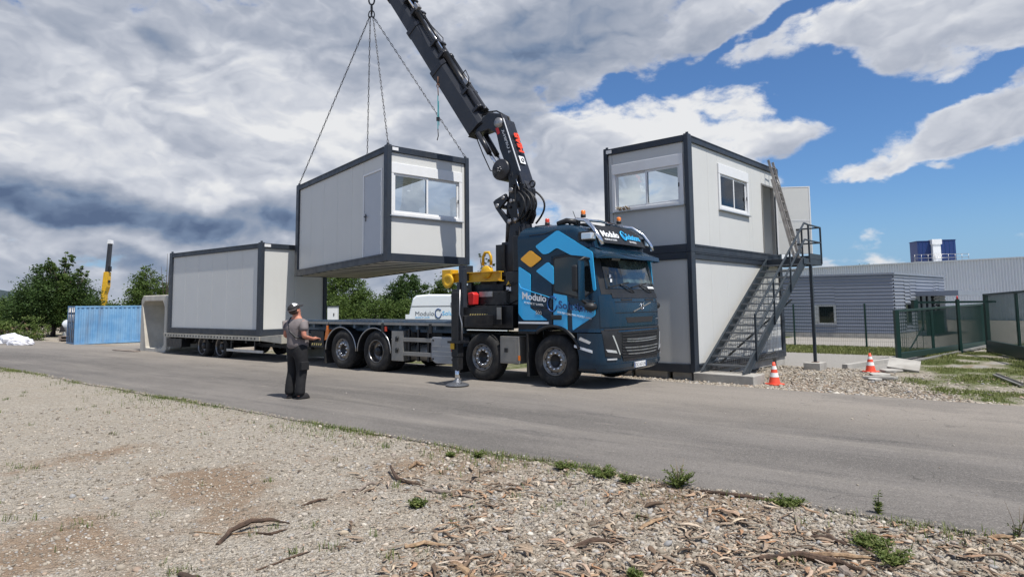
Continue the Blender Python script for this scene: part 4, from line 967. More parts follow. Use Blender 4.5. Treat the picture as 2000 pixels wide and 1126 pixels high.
# side: livery (film on the near side, mirrored on the far side)
def film(name, poly, m_, th=.004, both=True, label=None, y=0.0):
    for s in ((0, 1) if both else (0,)):
        q = MB(); a, b = (y + .014, y - th) if s == 0 else (TW - y - .014, TW - y + th)
        q.prism(poly, 'y', a, b); o = q.build(name, m_, truck)
        if label: o['label'] = label
def rnd_poly(P, r=.04, k=3):
    out = []; n = len(P)
    for i in range(n):
        p = Vector(P[i]); a = Vector(P[i - 1]); b = Vector(P[(i + 1) % n]); da = (a - p); db = (b - p); ra = min(r, da.length / 2.2); rb = min(r, db.length / 2.2)
        A = p + da.normalized() * ra; B = p + db.normalized() * rb
        for j in range(k + 1):
            t = j / k; out.append(tuple(A * (1 - t) ** 2 + p * 2 * t * (1 - t) + B * t * t))
    return out
film('livery_arrow', rnd_poly([(-.44, 2.89), (.13, 3.19), (.96, 2.69), (.975, 2.45), (1.02, 1.93), (.955, 1.93), (.885, 2.52), (.80, 2.615), (.45, 2.66), (.11, 2.83), (-.10, 2.72), (-.24, 2.71)], .05), M['light_blue'])
film('livery_diamond', rnd_poly([(-.84, 2.64), (-.57, 2.82), (-.27, 2.62), (-.56, 2.45)], .05), M['orange_film'])
film('livery_half_diamond', rnd_poly([(-.43, 2.37), (-.12, 2.55), (.02, 2.44), (.02, 2.07)], .04), M['light_blue'])
film('livery_rear_strip', rnd_poly([(-.88, 2.49), (-.57, 2.31), (-.59, 1.60), (-.14, 1.35), (-.77, 1.35), (-.90, 1.48)], .04), M['light_blue'])
film('livery_door_strip', rnd_poly([(.01, 1.90), (.34, 1.84), (.33, 1.15), (.0, 1.24)], .02), M['light_blue'])
film('livery_triangle', rnd_poly([(.45, 1.67), (.62, 1.50), (.80, 1.68), (.985, 1.70), (.985, 1.45), (.46, 1.15)], .03), M['light_blue'])
text('door_lettering', 'Modulo', .205, M['white_film'], truck, (-.80, -.006, 1.80), (1, 0, -.12), (0, 0, 1), .003, bold=.004)
text('door_small_lettering', 'VENDRE ET LOUER', .058, M['white_film'], truck, (-.74, -.006, 1.70), (1, 0, -.12), (0, 0, 1), .002)
text('door_lettering', 'Solutions', .215, M['navy_film'], truck, (.13, -.007, 1.60), (1, 0, -.12), (0, 0, 1), .003, bold=.004, label='navy lettering across the door')
text('door_small_lettering', 'DES BUNGALOWS MODULAIRES', .056, M['white_film'], truck, (.10, -.007, 1.50), (1, 0, -.16), (0, 0, 1), .002)
text('power_lettering', '500', .11, M['chrome'], truck, (-.45, -.006, 1.47), (1, 0, -.08), (0, 0, 1), .004)
q = MB(); q.tube([(-.02 + .12 * cos(t), -.008, 1.68 + .15 * sin(t)) for t in np.linspace(.6, 2 * pi - .1, 18)], .018, 5); q.build('door_logo', M['navy_film'], truck)
film('reflective_stripe', [(-.90, 1.275), (-.12, 1.275), (-.12, 1.315), (-.90, 1.315)], M['white_film'], .006)
film('reflective_stripe', [(.49, .82), (.90, .72), (.90, .77), (.49, .87)], M['white_film'], .008)
film('side_step_plate', rnd_poly([(.60, .97), (.85, .89), (.88, .93), (.64, 1.03)], .02), M['lamp_glass'], .012)
# door seams, side window
film('side_window', rnd_poly([(.03, 1.95), (.04, 2.60), (.42, 2.63), (.74, 2.56), (.86, 2.45), (.95, 1.95), (.70, 1.80)], .05), M['dark_glass'], .003, y=.010)
film('window_surround', rnd_poly([(-.01, 1.92), (.0, 2.64), (.43, 2.67), (.77, 2.59), (.885, 2.48), (.975, 1.93), (.70, 1.77)], .05), M['black_plastic'], .001, y=.011)
for (P) in ([(-.03, .0, 1.24), (-.03, .0, 2.66), (.45, .0, 2.70), (.80, .0, 2.63)], [(-.9, 0, 1.62), (-.05, 0, 1.60)], [(.0, 0, 1.90), (.7, 0, 1.76), (.99, 0, 1.72)], [(-.60, .012, 3.13), (-.2, .012, 3.14), (.1, .012, 3.21)]):
    q = MB(); q.tube([(a, b + .004, c) for a, b, c in P], .007, 4); q.build('seam', M['dark_void'], truck)
q = MB(); q.tube([(-.87, -.002, 2.12), (-.84, -.004, 2.04), (-.72, -.006, 1.99), (-.2, -.004, 1.85), (.0, -.002, 1.79)], .008, 5); q.build('body_crease', M['light_blue'], truck)
q = MB(); q.box(-.06, -.03, 1.36, .21, .01, 1.46); q.build('door_handle', M['black_plastic'], truck, bevel=.02)
# arch lip, steps
q = MB(); q.tube([(-.02 + .67 * cos(t), .0, .56 + .67 * sin(t)) for t in np.linspace(.35, pi - .9, 20)], .035, 6); q.build('arch_lip', M['black_plastic'], truck)
q = MB(); q.prism([(-.92, 1.06), (-.5, 1.06), (-.38, 1.24), (.3, 1.24), (.3, 1.28), (-.92, 1.28)], 'y', .01, .10); q.build('arch_panel', M['black_plastic'], truck, bevel=.01)
q = MB(); q.box(.56, .02, .36, .96, .25, .42); q.box(.56, .05, .62, .92, .25, .67); q.build('cab_step', M['black_plastic'], truck, bevel=.01)
q = MB(); q.box(-.70, .0, .18, -.66, .55, 1.10); q.build('mud_flap', M['rubber'], truck)
# mirrors
for s in (0, 1):
    mir = (lambda y: y) if s == 0 else (lambda y: TW - y)
    mr = empty('mirror', (0, 0, 0)); mr.parent = truck
    q = MB(); q.box(.66, mir(-.34), 1.92, .80, mir(-.12), 2.44); q.build('mirror_housing', M['black_plastic'], mr, bevel=.045, seg=3)
    q = MB(); q.box(.800, mir(-.32), 1.74, .83, mir(-.10), 2.52); q.build('mirror_back', M['truck_blue'], mr, bevel=.012)
    q = MB(); q.tube([(.88, mir(.02), 2.56), (.84, mir(-.12), 2.58), (.78, mir(-.22), 2.52), (.74, mir(-.23), 2.40)], .028, 8); q.build('mirror_arm', M['black_plastic'], mr); q = MB(); q.tube([(.92, mir(.02), 1.66), (.86, mir(-.10), 1.68), (.78, mir(-.22), 1.78), (.74, mir(-.23), 1.95)], .034, 8); q.build('mirror_arm', M['black_plastic'], mr)
    q = MB(); q.sphere((.96, mir(-.12), 1.62), (.13, .13, .09), 14, 8); q.build('wide_mirror', M['black_plastic'], mr)
# rear side items: cabinet behind the cab
q = MB(); q.box(-1.42, -.0, .42, -.90, .50, 1.00); cb = q.build('side_cabinet', M['alu_box'], truck, bevel=.012)
q = MB(); q.box(-1.38, -.008, .46, -.97, 0, .95); q.build('cabinet_door', M['alu_box'], cb, bevel=.005)
q = MB(); q.box(-1.28, -.03, .66, -1.20, -.008, .75); q.build('latch', M['black_plastic'], cb)
q = MB(); q.box(-.92, -.012, .50, -.87, .0, .60); q.build('side_lamp', M['amber'], truck)
q = MB(); q.tube([(-1.62, .2, .45), (-1.62, .2, .85)], .11, 12); q.build('air_tank', M['alu_box'], truck)
# middle: battery/valve box, side guard, tank
q = MB(); q.box(-4.93, 0, .32, -4.50, .45, 1.06); vb = q.build('valve_box', M['alu_box'], truck, bevel=.01)
for z in (.60, .88):
    q = MB(); q.lathe([(.001, -.03), (.045, -.03), (.05, 0), (.001, 0)], c=(-4.72, 0, z), axis='y', n=12); q.box(-4.76, -.035, z - .08, -4.69, 0, z - .03); q.build('valve', M['black_plastic'], vb)
for z in (.80, .46):
    q = MB(); q.box(-4.50, 0, z, -3.52, .035, z + .10); q.build('side_guard_rail', M['alu_box'], truck, bevel=.008)
for x in (-4.38, -4.05, -3.70):
    q = MB(); q.box(x, .04, .34, x + .06, .09, 1.1); q.build('guard_bracket', M['black_steel'], truck)
q = MB(); q.tube([(-4.45, .35, .52), (-3.55, .35, .52)], .20, 16); q.build('air_tank', M['alu_box'], truck)
q = MB(); q.prism(rnd_poly([(-3.52, .94), (-2.74, .94), (-2.74, .40), (-2.86, .32), (-3.40, .32), (-3.52, .42)], .08, 4), 'y', -.01, .5); ft = q.build('fuel_tank', mat('tank_plastic', (.30, .32, .35), .35, metal=.4, dirt=.4, dcol=(.16, .14, .12)), truck, bevel=.02)
q = MB()
for z in (.50, .60, .72): q.box(-3.46, -.018, z, -2.84, -.008, z + .012)
q.build('tank_rib', M['alu'], ft)
q = MB(); q.box(-2.86, -.022, .62, -2.79, -.008, .69); q.build('red_reflector', M['red'], ft)
for x in (-3.45, -2.83):
    for z in (.43, .86): q = MB(); q.lathe([(.001, -.022), (.025, -.02), (.028, -.008)], c=(x, 0, z), axis='y', n=10); q.build('tank_bolt', M['black_plastic'], ft)
q = MB(); q.box(-2.72, .02, .14, -2.66, .5, .72); q.build('mud_flap', M['rubber'], truck)
# mudguards over the rear axles
for xc_ in (XR1 - .10, XR2 - .10):
    q = MB(); P = [(xc_ + .655 * cos(t), .50 + .62 * sin(t)) for t in np.linspace(0, pi, 22)]; Q = [(xc_ + .625 * cos(t), .50 + .59 * sin(t)) for t in np.linspace(pi, 0, 22)]
    q.prism(P + Q, 'y', .02, .62); q.build('mudguard', M['black_plastic'], truck)
    q = MB(); q.tube([(xc_ + .655 * cos(t), .015, .50 + .62 * sin(t)) for t in np.linspace(0, pi, 22)], .014, 5); q.build('mudguard_rim', M['alu'], truck)
q = MB(); q.box(-7.72, .02, .12, -7.68, .6, .62); q.build('mud_flap', M['rubber'], truck)
# flatbed
q = MB(); q.box(-9.0, .02, 1.225, -2.75, TW, 1.265); q.box(-9.0, .3, 1.02, -2.75, .4, 1.22); q.box(-9.0, 2.1, 1.02, -2.75, 2.2, 1.22)
for x in np.arange(-8.9, -2.8, .6): q.box(x, .05, 1.10, x + .08, TW - .05, 1.224)
q.build('flatbed', M['deck_blue'], truck)
q = MB()
for i in range(20): q.box(-8.98 + i * .311, .12, 1.266, -8.98 + i * .311 + .30, TW - .1, 1.275)
q.build('deck_plates', M['deck_blue'], truck)
for a, b in ((-9.0, -7.55), (-7.48, -5.30), (-5.22, -2.76)):
    q = MB(); q.box(a, -.012, 1.20, b, .02, 1.262); q.build('bed_rail', M['alu_box'], truck)
    q = MB(); q.box(a, -.004, 1.264, b, .10, 1.315); 
    for k in range(int((b - a) / .16)): q.box(a + .05 + k * .16, -.008, 1.275, a + .10 + k * .16, -.003, 1.30)
    q.build('bed_side_rail', M['deck_blue'], truck)
for x in (-5.26, -3.55):
    q = MB(); q.box(x - .04, -.02, 1.02, x + .05, .02, 1.24); q.build('lashing_bracket', M['black_steel'], truck)
q = MB(); q.box(-2.82, -.03, 1.18, -2.62, .06, 1.26); q.build('bed_end_cap', M['alu_box'], truck)
for x in (-7.6, -5.18):
    q = MB(); q.box(x, -.01, 1.04, x + .07, .02, 1.16); q.build('marker_lamp', M['amber'] if x < -7 else M['amber_red'], truck)
q = MB(); q.prism([(-7.72, .75), (-7.55, .80), (-7.52, 1.05), (-7.66, 1.05)], 'y', .02, .12); q.build('wheel_chock', M['amber'], truck)
q = MB(); q.box(-9.02, .2, .55, -8.9, TW - .2, .7); q.box(-8.4, .05, .55, -7.8, .3, 1.0); q.build('rear_bumper', M['black_steel'], truck)
def hazard(x0, x1, z0, z1, y, n, parent):
    q = MB(); q.box(x0, y, z0 - .01, x1, y + .004, z1 + .01); q.build('hazard_strip', M['black_plastic'], parent)
    for i in range(n):
        a = x0 + (x1 - x0) * i / n; w_ = (x1 - x0) / n * .5; sk = (z1 - z0) * .5
        q = MB(); q.prism([(a, z0), (a + w_, z0), (a + w_ + sk, z1), (a + sk, z1)], 'y', y - .003, y + .001); q.build('hazard_stripe', M['hazard'], parent)
M['hazard'] = mat('hazard_cream', (.80, .62, .20), .5)
hazard(-8.35, -7.85, .60, .66, .045, 5, truck)

# --- loader crane (part group of the truck, its own child empties with sub-parts)
cr_b = empty('crane_base', (0, 0, 0)); cr_b.parent = truck
q = MB(); q.box(-2.75, .12, 1.16, -1.15, TW - .12, 1.66); q.build('crossbeam', M['black_steel'], cr_b, bevel=.02)
q = MB(); q.box(-2.66, .05, 1.30, -1.78, .12, 1.62); q.build('beam_cover', M['black_plastic'], cr_b, bevel=.01)
hazard(-2.36, -1.72, 1.40, 1.48, .045, 9, cr_b)
hazard(-1.66, -1.42, 1.38, 1.45, .045, 4, cr_b)
q = MB(); q.box(-1.80, .03, 1.24, -1.40, .045, 1.66); q.build('clear_panel', M['black_plastic'], cr_b)
q = MB(); q.box(-1.52, .02, 1.36, -1.40, .03, 1.62); q.build('control_panel', M['alu_box'], cr_b)
q = MB(); q.lathe([(.001, 1.66), (.42, 1.66), (.42, 1.80), (.33, 1.84), (.33, 2.0), (.28, 2.02), (.28, 2.1), (.26, 2.3), (.001, 2.3)], c=(-1.95, 1.27, 0), n=28); q.build('slewing_ring', M['black_steel'], cr_b)
for k in range(18):
    t = 2 * pi * k / 18; q = MB(); q.lathe([(.001, 0), (.022, 0), (.022, .035), (.001, .035)], c=(-1.95 + .38 * cos(t), 1.27 + .38 * sin(t), 1.80), n=8); q.build('bolt', M['steel'], cr_b)
q = MB(); r_ = random.Random(3)
for k in range(16):
    x = -2.8 + r_.random() * 1.6; z = 1.5 + r_.random() * .5; P = [(x, .22, z)]
    for j in range(4): P.append((P[-1][0] + (r_.random() - .35) * .25, .16 + r_.random() * .2, P[-1][2] + (r_.random() - .5) * .18))
    q.tube(P, .014, 6)
q.build('hoses', M['hose'], cr_b)
q = MB(); q.box(-2.8, .25, 1.66, -1.3, .95, 1.98); q.box(-2.75, .9, 1.66, -2.3, 2.1, 2.3); q.box(-2.95, .10, 1.80, -2.55, .3, 2.05); q.build('oil_tank', M['black_steel'], cr_b, bevel=.02)
q = MB(); q.box(-2.2, .22, 1.86, -1.82, .25, 1.98); q.build('label_plate', M['steel'], cr_b)
q = MB(); q.prism([(-2.38, 1.68), (-2.22, 1.68), (-2.20, 1.92), (-2.26, 1.97), (-2.40, 1.95)], 'y', .04, .22); q.build('red_cover', M['red'], cr_b, bevel=.02)
for k in range(7):
    q = MB(); x = -2.88 + k * .065; q.tube([(x, .12, 1.72), (x - .03, .05, 1.88 + .02 * (k % 2))], .009, 5); q.sphere((x - .03, .05, 1.89 + .02 * (k % 2)), .018, 6, 4); q.build('control_lever', M['black_plastic'] if k % 3 else M['chrome'], cr_b)
q = MB(); q.box(-2.95, .05, 1.62, -2.42, .28, 1.74); q.box(-2.9, .06, 1.86, -2.62, .1, 1.95); q.build('valve_block', M['steel'], cr_b, bevel=.01)
q = MB(); q.prism([(-1.42, 2.10), (-1.30, 2.10), (-1.36, 2.20)], 'y', .24, .25); q.build('warning_triangle', M['yellow'], cr_b)
q = MB(); q.box(-1.42, .24, 1.98, -1.29, .25, 2.07); q.build('warning_label', M['white_film'], cr_b)
q = MB(); q.box(-1.45, .25, 1.66, -1.0, .6, 2.4); q.box(-1.28, .3, 2.4, -1.0, 1.0, 3.2); q.build('cab_back_stack', M['black_steel'], cr_b, bevel=.02)
# column
cc = empty('crane_column', (0, 0, 0)); cc.parent = truck
q = MB(); q.prism([(-2.30, 1.95), (-2.18, 3.16), (-1.98, 3.16), (-1.90, 3.75), (-1.64, 3.75), (-1.55, 2.9), (-1.55, 1.95)], 'y', 1.02, 1.52); q.build('column_body', M['crane_black'], cc, bevel=.02)
q = MB(); q.box(-2.30, .95, 2.35, -2.05, 1.02, 3.1); q.tube([(-1.62, 1.0, 2.1), (-1.60, 1.0, 3.5)], .035, 8); q.tube([(-1.72, .98, 2.1), (-1.70, .98, 3.4)], .02, 8); q.build('side_pipe', M['black_steel'], cc)
q = MB(); q.tube([(-2.16, 1.27, 3.1), (-2.10, 1.27, 4.05)], .085, 12); q.build('lift_cylinder', M['crane_black'], cc)
# inner boom
ib = empty('inner_boom', (0, 0, 0)); ib.parent = truck
side = [(-2.44, 6.12), (-2.18, 6.16), (-1.69, 4.81), (-1.50, 4.46), (-1.50, 4.15), (-1.46, 3.80), (-1.56, 3.60), (-1.82, 3.58), (-1.98, 3.85), (-2.05, 4.05), (-1.98, 4.28), (-1.97, 4.62), (-2.02, 4.95), (-2.24, 5.45), (-2.33, 5.80)]
q = MB(); q.prism(side, 'y', 1.06, 1.12); q.build('side_plate', M['crane_black'], ib, bevel=.01)
q = MB(); q.prism(side, 'y', 1.42, 1.48); q.build('side_plate', M['crane_black'], ib, bevel=.01)
q = MB(); q.prism([(-2.40, 6.10), (-2.17, 6.15), (-1.675, 4.81), (-1.43, 4.40), (-1.46, 3.9), (-1.9, 3.9), (-1.95, 4.9), (-2.28, 5.8)], 'y', 1.12, 1.42); q.build('boom_box', M['crane_black'], ib, bevel=.01)
dd = Vector((-2.18 + 1.69, 0, 6.16 - 4.81)).normalized()
nrm = Vector((dd.z, 0, -dd.x))
q = MB(); a_ = Vector((-1.69, 1.27, 4.81)); b_ = Vector((-2.18, 1.27, 6.16))
q.bar(a_ + nrm * .03 - dd * .36, b_ + nrm * .03 + dd * .02, .48, .06, up=nrm); q.build('front_plate', M['crane_black'], ib, bevel=.012)
q = MB(); q.bar(Vector((-1.66, 1.035, 4.80)) + nrm * .06, Vector((-2.15, 1.035, 6.16)) + nrm * .06, .02, .02); q.build('white_edge', M['white_film'], ib)
# lettering along the boom: HIAB on the front plate, X-HIPRO on the side
o0 = Vector((-1.79, 1.16, 5.22)) + nrm * .10
text('maker_lettering', 'HIAB', .26, mat('hiab_red', (.80, .07, .03), .4), ib, Vector((-1.845, 1.42, 5.30)) + nrm * .09, dd, (0, -1, 0), .006, bold=.010, space=.95)
q = MB(); c0 = Vector((-1.78, 1.27, 5.11)) + nrm * .07; q.bar(c0 - dd * .10, c0 + dd * .10, .20, .01, up=nrm); q.build('elephant_plate', M['white_film'], ib)
q = MB(); c1 = c0 + nrm * .012; q.tube([c1 + dd * .05 * cos(t) + Vector((0, .05 * sin(t), 0)) for t in np.linspace(0, 5.2, 12)], .012, 5); q.build('plate_symbol', M['black_plastic'], ib)
text('model_lettering', 'X-HIPRO 2', .135, M['white_film'], ib, Vector((-2.17, 1.055, 5.90)), -Vector((-2.14 + 1.80, 0, 5.87 - 4.95)).normalized(), (1, 0, .37), .003, bold=.002)
q = MB(); q.prism([(-2.36, 5.98), (-2.27, 6.0), (-2.22, 5.84), (-2.30, 5.81)], 'y', 1.052, 1.06); q.build('red_label', M['red'], ib)
for (x, z, r_) in ((-2.19, 4.93, .26), ):
    q = MB(); q.lathe([(.001, .98), (.07, .98), (.08, 1.0), (r_ - .03, 1.0), (r_, 1.02), (r_, 1.52), (r_ - .03, 1.54), (.001, 1.54)], c=(x, 0, z), axis='y', n=30); q.build('elbow_drum', M['crane_black'], ib)
    for k in range(5):
        q = MB(); q.lathe([(.001, .965), (.014, .967), (.016, .98)], c=(x + .05 * cos(k * 1.257), 0, z + .05 * sin(k * 1.257)), axis='y', n=8); q.build('bolt', M['steel'], ib)
q = MB(); q.lathe([(.001, 1.02), (.10, 1.02), (.10, 1.52), (.001, 1.52)], c=(-1.78, 0, 3.68), axis='y', n=20); q.lathe([(.001, 1.0), (.045, 1.0), (.045, 1.54), (.001, 1.54)], c=(-1.78, 0, 3.68), axis='y', n=14); q.build('pivot_pin', M['steel'], ib)
# link arms at the left
q = MB(); q.prism([(-2.40, 4.15), (-2.34, 4.20), (-2.02, 4.32), (-1.96, 4.18), (-2.2, 3.98), (-1.94, 3.72), (-1.86, 3.56), (-1.98, 3.56), (-2.16, 3.78), (-2.32, 3.98)], 'y', .98, 1.06); q.build('link_arm', M['crane_black'], ib, bevel=.008)
q = MB(); q.prism([(-2.40, 4.15), (-2.34, 4.20), (-2.02, 4.32), (-1.96, 4.18), (-2.2, 3.98), (-1.94, 3.72), (-1.86, 3.56), (-1.98, 3.56), (-2.16, 3.78), (-2.32, 3.98)], 'y', 1.48, 1.56); q.build('link_arm', M['crane_black'], ib, bevel=.008)
for (x, z, rr) in ((-2.27, 4.05, .055), (-2.08, 4.22, .05), (-1.90, 3.64, .06), (-1.84, 4.38, .07), (-1.84, 4.12, .05), (-1.88, 3.98, .035), (-1.72, 3.66, .05)):
    q = MB(); q.lathe([(.001, .955), (rr * .8, .955), (rr, .97), (rr, 1.57), (.001, 1.57)], c=(x, 0, z), axis='y', n=14); q.build('pin', M['steel'] if rr > .045 else M['black_steel'], ib)
# hoses round the knuckle
q = MB()
for k, (a, b, c_) in enumerate((((-1.52, .98, 4.32), (-1.20, .92, 4.02), (-1.52, .98, 3.66)), ((-1.60, .95, 4.30), (-1.36, .86, 4.0), (-1.62, .95, 3.62)), ((-1.52, 1.05, 4.40), (-1.10, .95, 4.1), (-1.45, 1.05, 3.62)), ((-1.66, .98, 4.5), (-1.74, .92, 4.2), (-1.62, .97, 3.95)), ((-1.55, 1.5, 4.4), (-1.15, 1.5, 4.05), (-1.5, 1.5, 3.6)), ((-1.48, 1.2, 4.34), (-1.26, 1.2, 4.05), (-1.44, 1.2, 3.7)))):
    P = []
    for t in np.linspace(0, 1, 12):
        v = Vector(a) * (1 - t) ** 2 + Vector(b) * 2 * t * (1 - t) * 1.0 + Vector(c_) * t * t; v.x += .10 * sin(pi * t) * (1 if k != 3 else 0); P.append(v)
    q.tube(P, .024, 7)
q.build('knuckle_hoses', M['hose'], ib)
q = MB(); q.tube([(-1.42 + .075 * cos(t), 1.27, 4.52 + .075 * sin(t)) for t in np.linspace(0, 2 * pi, 16, endpoint=False)], .02, 6, closed=True); q.build('lifting_eye', M['crane_black'], ib)
q = MB(); q.box(-1.86, 1.0, 3.66, -1.5, 1.06, 4.1); q.box(-1.80, .96, 4.5, -1.66, 1.06, 4.72); q.tube([(-1.86, .99, 4.75), (-1.72, .99, 4.35)], .022, 8); q.tube([(-1.80, .97, 4.80), (-1.66, .97, 4.40)], .012, 8); tag(q.build('valve_cluster', M['black_steel'], ib), kind='stuff')
q = MB(); q.tube([(-1.66, .95, 4.62), (-1.56, .95, 4.35)], .012, 6); q.tube([(-1.62, .95, 3.9), (-1.60, .95, 3.72)], .012, 6); q.build('steel_pipe', M['chrome'], ib)
# boom cylinders between inner and outer boom
oc = empty('outer_boom_cylinder', (0, 0, 0)); oc.parent = truck
for y in (1.12, 1.42):
    q = MB(); q.tube([(-2.98, y, 5.98), (-2.62, y, 5.42)], .07, 10); q.build('cylinder_barrel', M['crane_black'], oc); q = MB(); q.tube([(-2.62, y, 5.42), (-2.30, y, 4.98)], .045, 10); q.build('piston_rod', M['chrome'], oc)
q = MB(); q.tube([(-3.14, 1.2, 5.97), (-2.90, 1.2, 5.45), (-2.66, 1.2, 5.0), (-2.46, 1.2, 4.92)], .014, 6); q.build('thin_hose', M['hose'], oc)
# outer boom sections
ob = empty('telescopic_boom', (0, 0, 0)); ob.parent = truck
bd = Vector((-4.57 + 3.26, 0, 7.80 - 5.95)).normalized(); bn = Vector((bd.z, 0, -bd.x))       # along, and to the upper front side
P0 = Vector((-3.30, 0, 5.93)); RZ = Matrix(((bd.x, 0, bn.x, P0.x), (0, 1, 0, 0), (bd.z, 0, bn.z, P0.z), (0, 0, 0, 1)))
def hexsec(s0, s1, h, w_, name, m_, y0=1.27, off=0, ch=.30, taper=0):
    q = MB(); rings = []
    for s_ in (s0, s1):
        rings.append([Vector((s_, y0 + y, z + off)) for y, z in ((-w_ / 2, h * ch), (-w_ / 2, h * .80), (-w_ / 2 * .72, h), (w_ / 2 * .72, h), (w_ / 2, h * .80), (w_ / 2, h * ch), (w_ / 2 * .35, 0), (-w_ / 2 * .35, 0))])
    vs = [RZ @ v for r_ in rings for v in r_]; n = 8
    q.add(vs, [(i, (i + 1) % n, n + (i + 1) % n, n + i) for i in range(n)] + [tuple(range(n))[::-1], tuple(range(n, 2 * n))]); return q.build(name, m_, ob, bevel=.012)
hexsec(0.0, 2.28, .60, .46, 'boom_section', M['boom_grey'], ch=.12)
hexsec(2.2, 2.36, .64, .50, 'section_collar', M['crane_black'], off=-.02, ch=.12)
hexsec(2.36, 3.95, .52, .40, 'boom_section', M['boom_grey'], off=.03, ch=.12)
hexsec(3.90, 4.05, .56, .44, 'section_collar', M['crane_black'], off=.01, ch=.12)
hexsec(4.05, 5.55, .45, .34, 'boom_section', M['boom_grey'], off=.06, ch=.12)
hexsec(5.50, 5.62, .48, .38, 'section_collar', M['crane_black'], off=.04, ch=.12)
hexsec(5.62, 8.2, .38, .28, 'boom_section', M['boom_grey'], off=.09, ch=.12)
q = MB(); q.add([RZ @ Vector(v) for v in [(0.0, 1.08, .0), (0.0, 1.46, .0), (-.05, 1.46, .56), (-.05, 1.08, .56)]], [(0, 1, 2, 3)])
q.prism([(-3.10, 5.96), (-2.62, 6.02), (-2.30, 5.82), (-2.12, 6.10), (-2.22, 6.34), (-2.62, 6.44), (-2.95, 6.28)], 'y', 1.10, 1.44); q.build('boom_foot', M['crane_black'], ob, bevel=.02)
q = MB(); q.lathe([(.001, 1.0), (.12, 1.0), (.12, 1.54), (.001, 1.54)], c=(-2.24, 0, 6.10), axis='y', n=20); q.build('elbow_pin', M['steel'], ob)
# extension cylinders on the upper side
def bp(s_, y, h): return RZ @ Vector((s_, y, h))
cyls = [(.35, 2.55, 1.16, .70, .075), (.35, 2.5, 1.36, .70, .06), (2.4, 4.35, 1.16, .66, .062), (2.4, 4.3, 1.38, .66, .05), (4.2, 6.2, 1.20, .62, .05), (4.2, 6.4, 1.36, .62, .045)]
for a, b, y, h, r_ in cyls:
    q = MB(); q.tube([bp(a, y, h), bp(a + .08, y, h), bp(a + .08, y, h), bp(b - .1, y, h), bp(b - .1, y, h), bp(b, y, h)], [r_ * 1.2, r_ * 1.2, r_, r_, r_ * 1.25, r_ * 1.25], 12); q.build('extension_cylinder', M['crane_black'], ob)
for a, b, y, h in ((2.55, 3.9, 1.16, .70), (4.35, 7.0, 1.16, .66), (4.3, 7.2, 1.38, .66)):
    q = MB(); q.tube([bp(a, y, h), bp(b, y, h)], .030, 8); q.build('piston_rod', M['chrome'], ob)
for s_ in (.35, 1.0, 2.45, 2.95, 4.3, 4.85): 
    q = MB(); q.box(s_, 1.05, .50, s_ + .09, 1.47, .74, M=RZ); q.build('cylinder_bracket', M['crane_black'], ob, bevel=.01)
q = MB(); q.tube([bp(.2, 1.2, .62), bp(.05, 1.2, .85), bp(-.25, 1.2, 1.02), bp(-.62, 1.25, 1.05), bp(-.80, 1.3, .85), bp(-.72, 1.3, .62)], .026, 7); q.tube([bp(.3, 1.32, .66), bp(.05, 1.34, .95), bp(-.35, 1.36, 1.12), bp(-.72, 1.36, 1.0), bp(-.82, 1.36, .72)], .02, 7)
q.tube([bp(1.1, 1.1, .78), bp(1.2, 1.05, .95), bp(1.45, 1.05, .98), bp(1.5, 1.1, .8)], .014, 6); q.tube([bp(2.55, 1.08, .74), bp(2.75, 1.02, .96), bp(3.3, 1.02, .88), bp(4.2, 1.08, .78)], .012, 6); tag(q.build('boom_hoses', M['hose'], ob), kind='stuff')
q = MB(); q.box(1.15, 1.08, .74, 1.33, 1.2, .86, M=RZ); q.box(4.28, 1.06, .70, 4.46, 1.2, .84, M=RZ); q.build('valve_block', M['steel'], ob, bevel=.01)
# spare lifting strap hanging under the boom
sp_ = empty('hanging_strap', t2w(-4.30, 1.02, 7.50), 0, 'small turquoise lashing strap with hooks dangling from the underside of the crane boom', 'strap')
q = MB(); q.tube([(0.0, .0, .22), (0, 0, -.02)], .012, 6); q.tube([(.03 * sin(t), 0, -.05 - .06 * cos(t) + .03) for t in np.linspace(-2.4, 2.4, 10)], .012, 5); q.tube([(0, 0, -.08), (.01, 0, -.30)], .014, 6); q.build('hook', M['rusty'], sp_)
q = MB(); q.bar((0, 0, -.30), (.0, 0, -1.20), .05, .02); q.bar((.02, 0, -.45), (.03, 0, -1.1), .03, .015); q.build('webbing', M['turquoise'], sp_)
q = MB(); q.box(-.04, -.03, -.98, .05, .03, -.88); q.tube([(0, 0, -1.2), (.01, 0, -1.38), (-.02, 0, -1.5)], .013, 5); q.build('ratchet', M['black_steel'], sp_)

# --- stabiliser leg on the near side
sl = empty('stabiliser_leg', (0, 0, 0)); sl.parent = truck
sx, sy = -1.98, -1.02
SX = -1.74
q = MB(); q.box(SX - .08, sy - .09, .62, SX + .10, sy + .09, 1.95); q.build('outer_tube', M['black_steel'], sl, bevel=.012)
q = MB(); q.box(SX - .07, sy - .075, .36, SX + .09, sy + .085, .62); q.build('lower_sleeve', M['black_steel'], sl, bevel=.01)
q = MB(); q.tube([(SX + .01, sy, .10), (SX + .01, sy, .40)], .05, 14); q.build('piston_rod', M['chrome'], sl)
q = MB(); q.lathe([(.001, .028), (.24, .028), (.25, .045), (.22, .065), (.10, .10), (.07, .15), (.001, .15)], c=(SX + .01, sy, 0), n=12, smooth=False); q.build('foot_plate', mat('foot_steel', (.14, .15, .17), .4, metal=.5, dirt=.4), sl)
q = MB(); q.tube([(SX + .01 + .14 * cos(t), sy - .02 + .13 * sin(t), .08 - .03 * sin(t * .5)) for t in np.linspace(pi, 2 * pi, 10)], .014, 6); q.build('foot_handle', M['chrome'], sl)
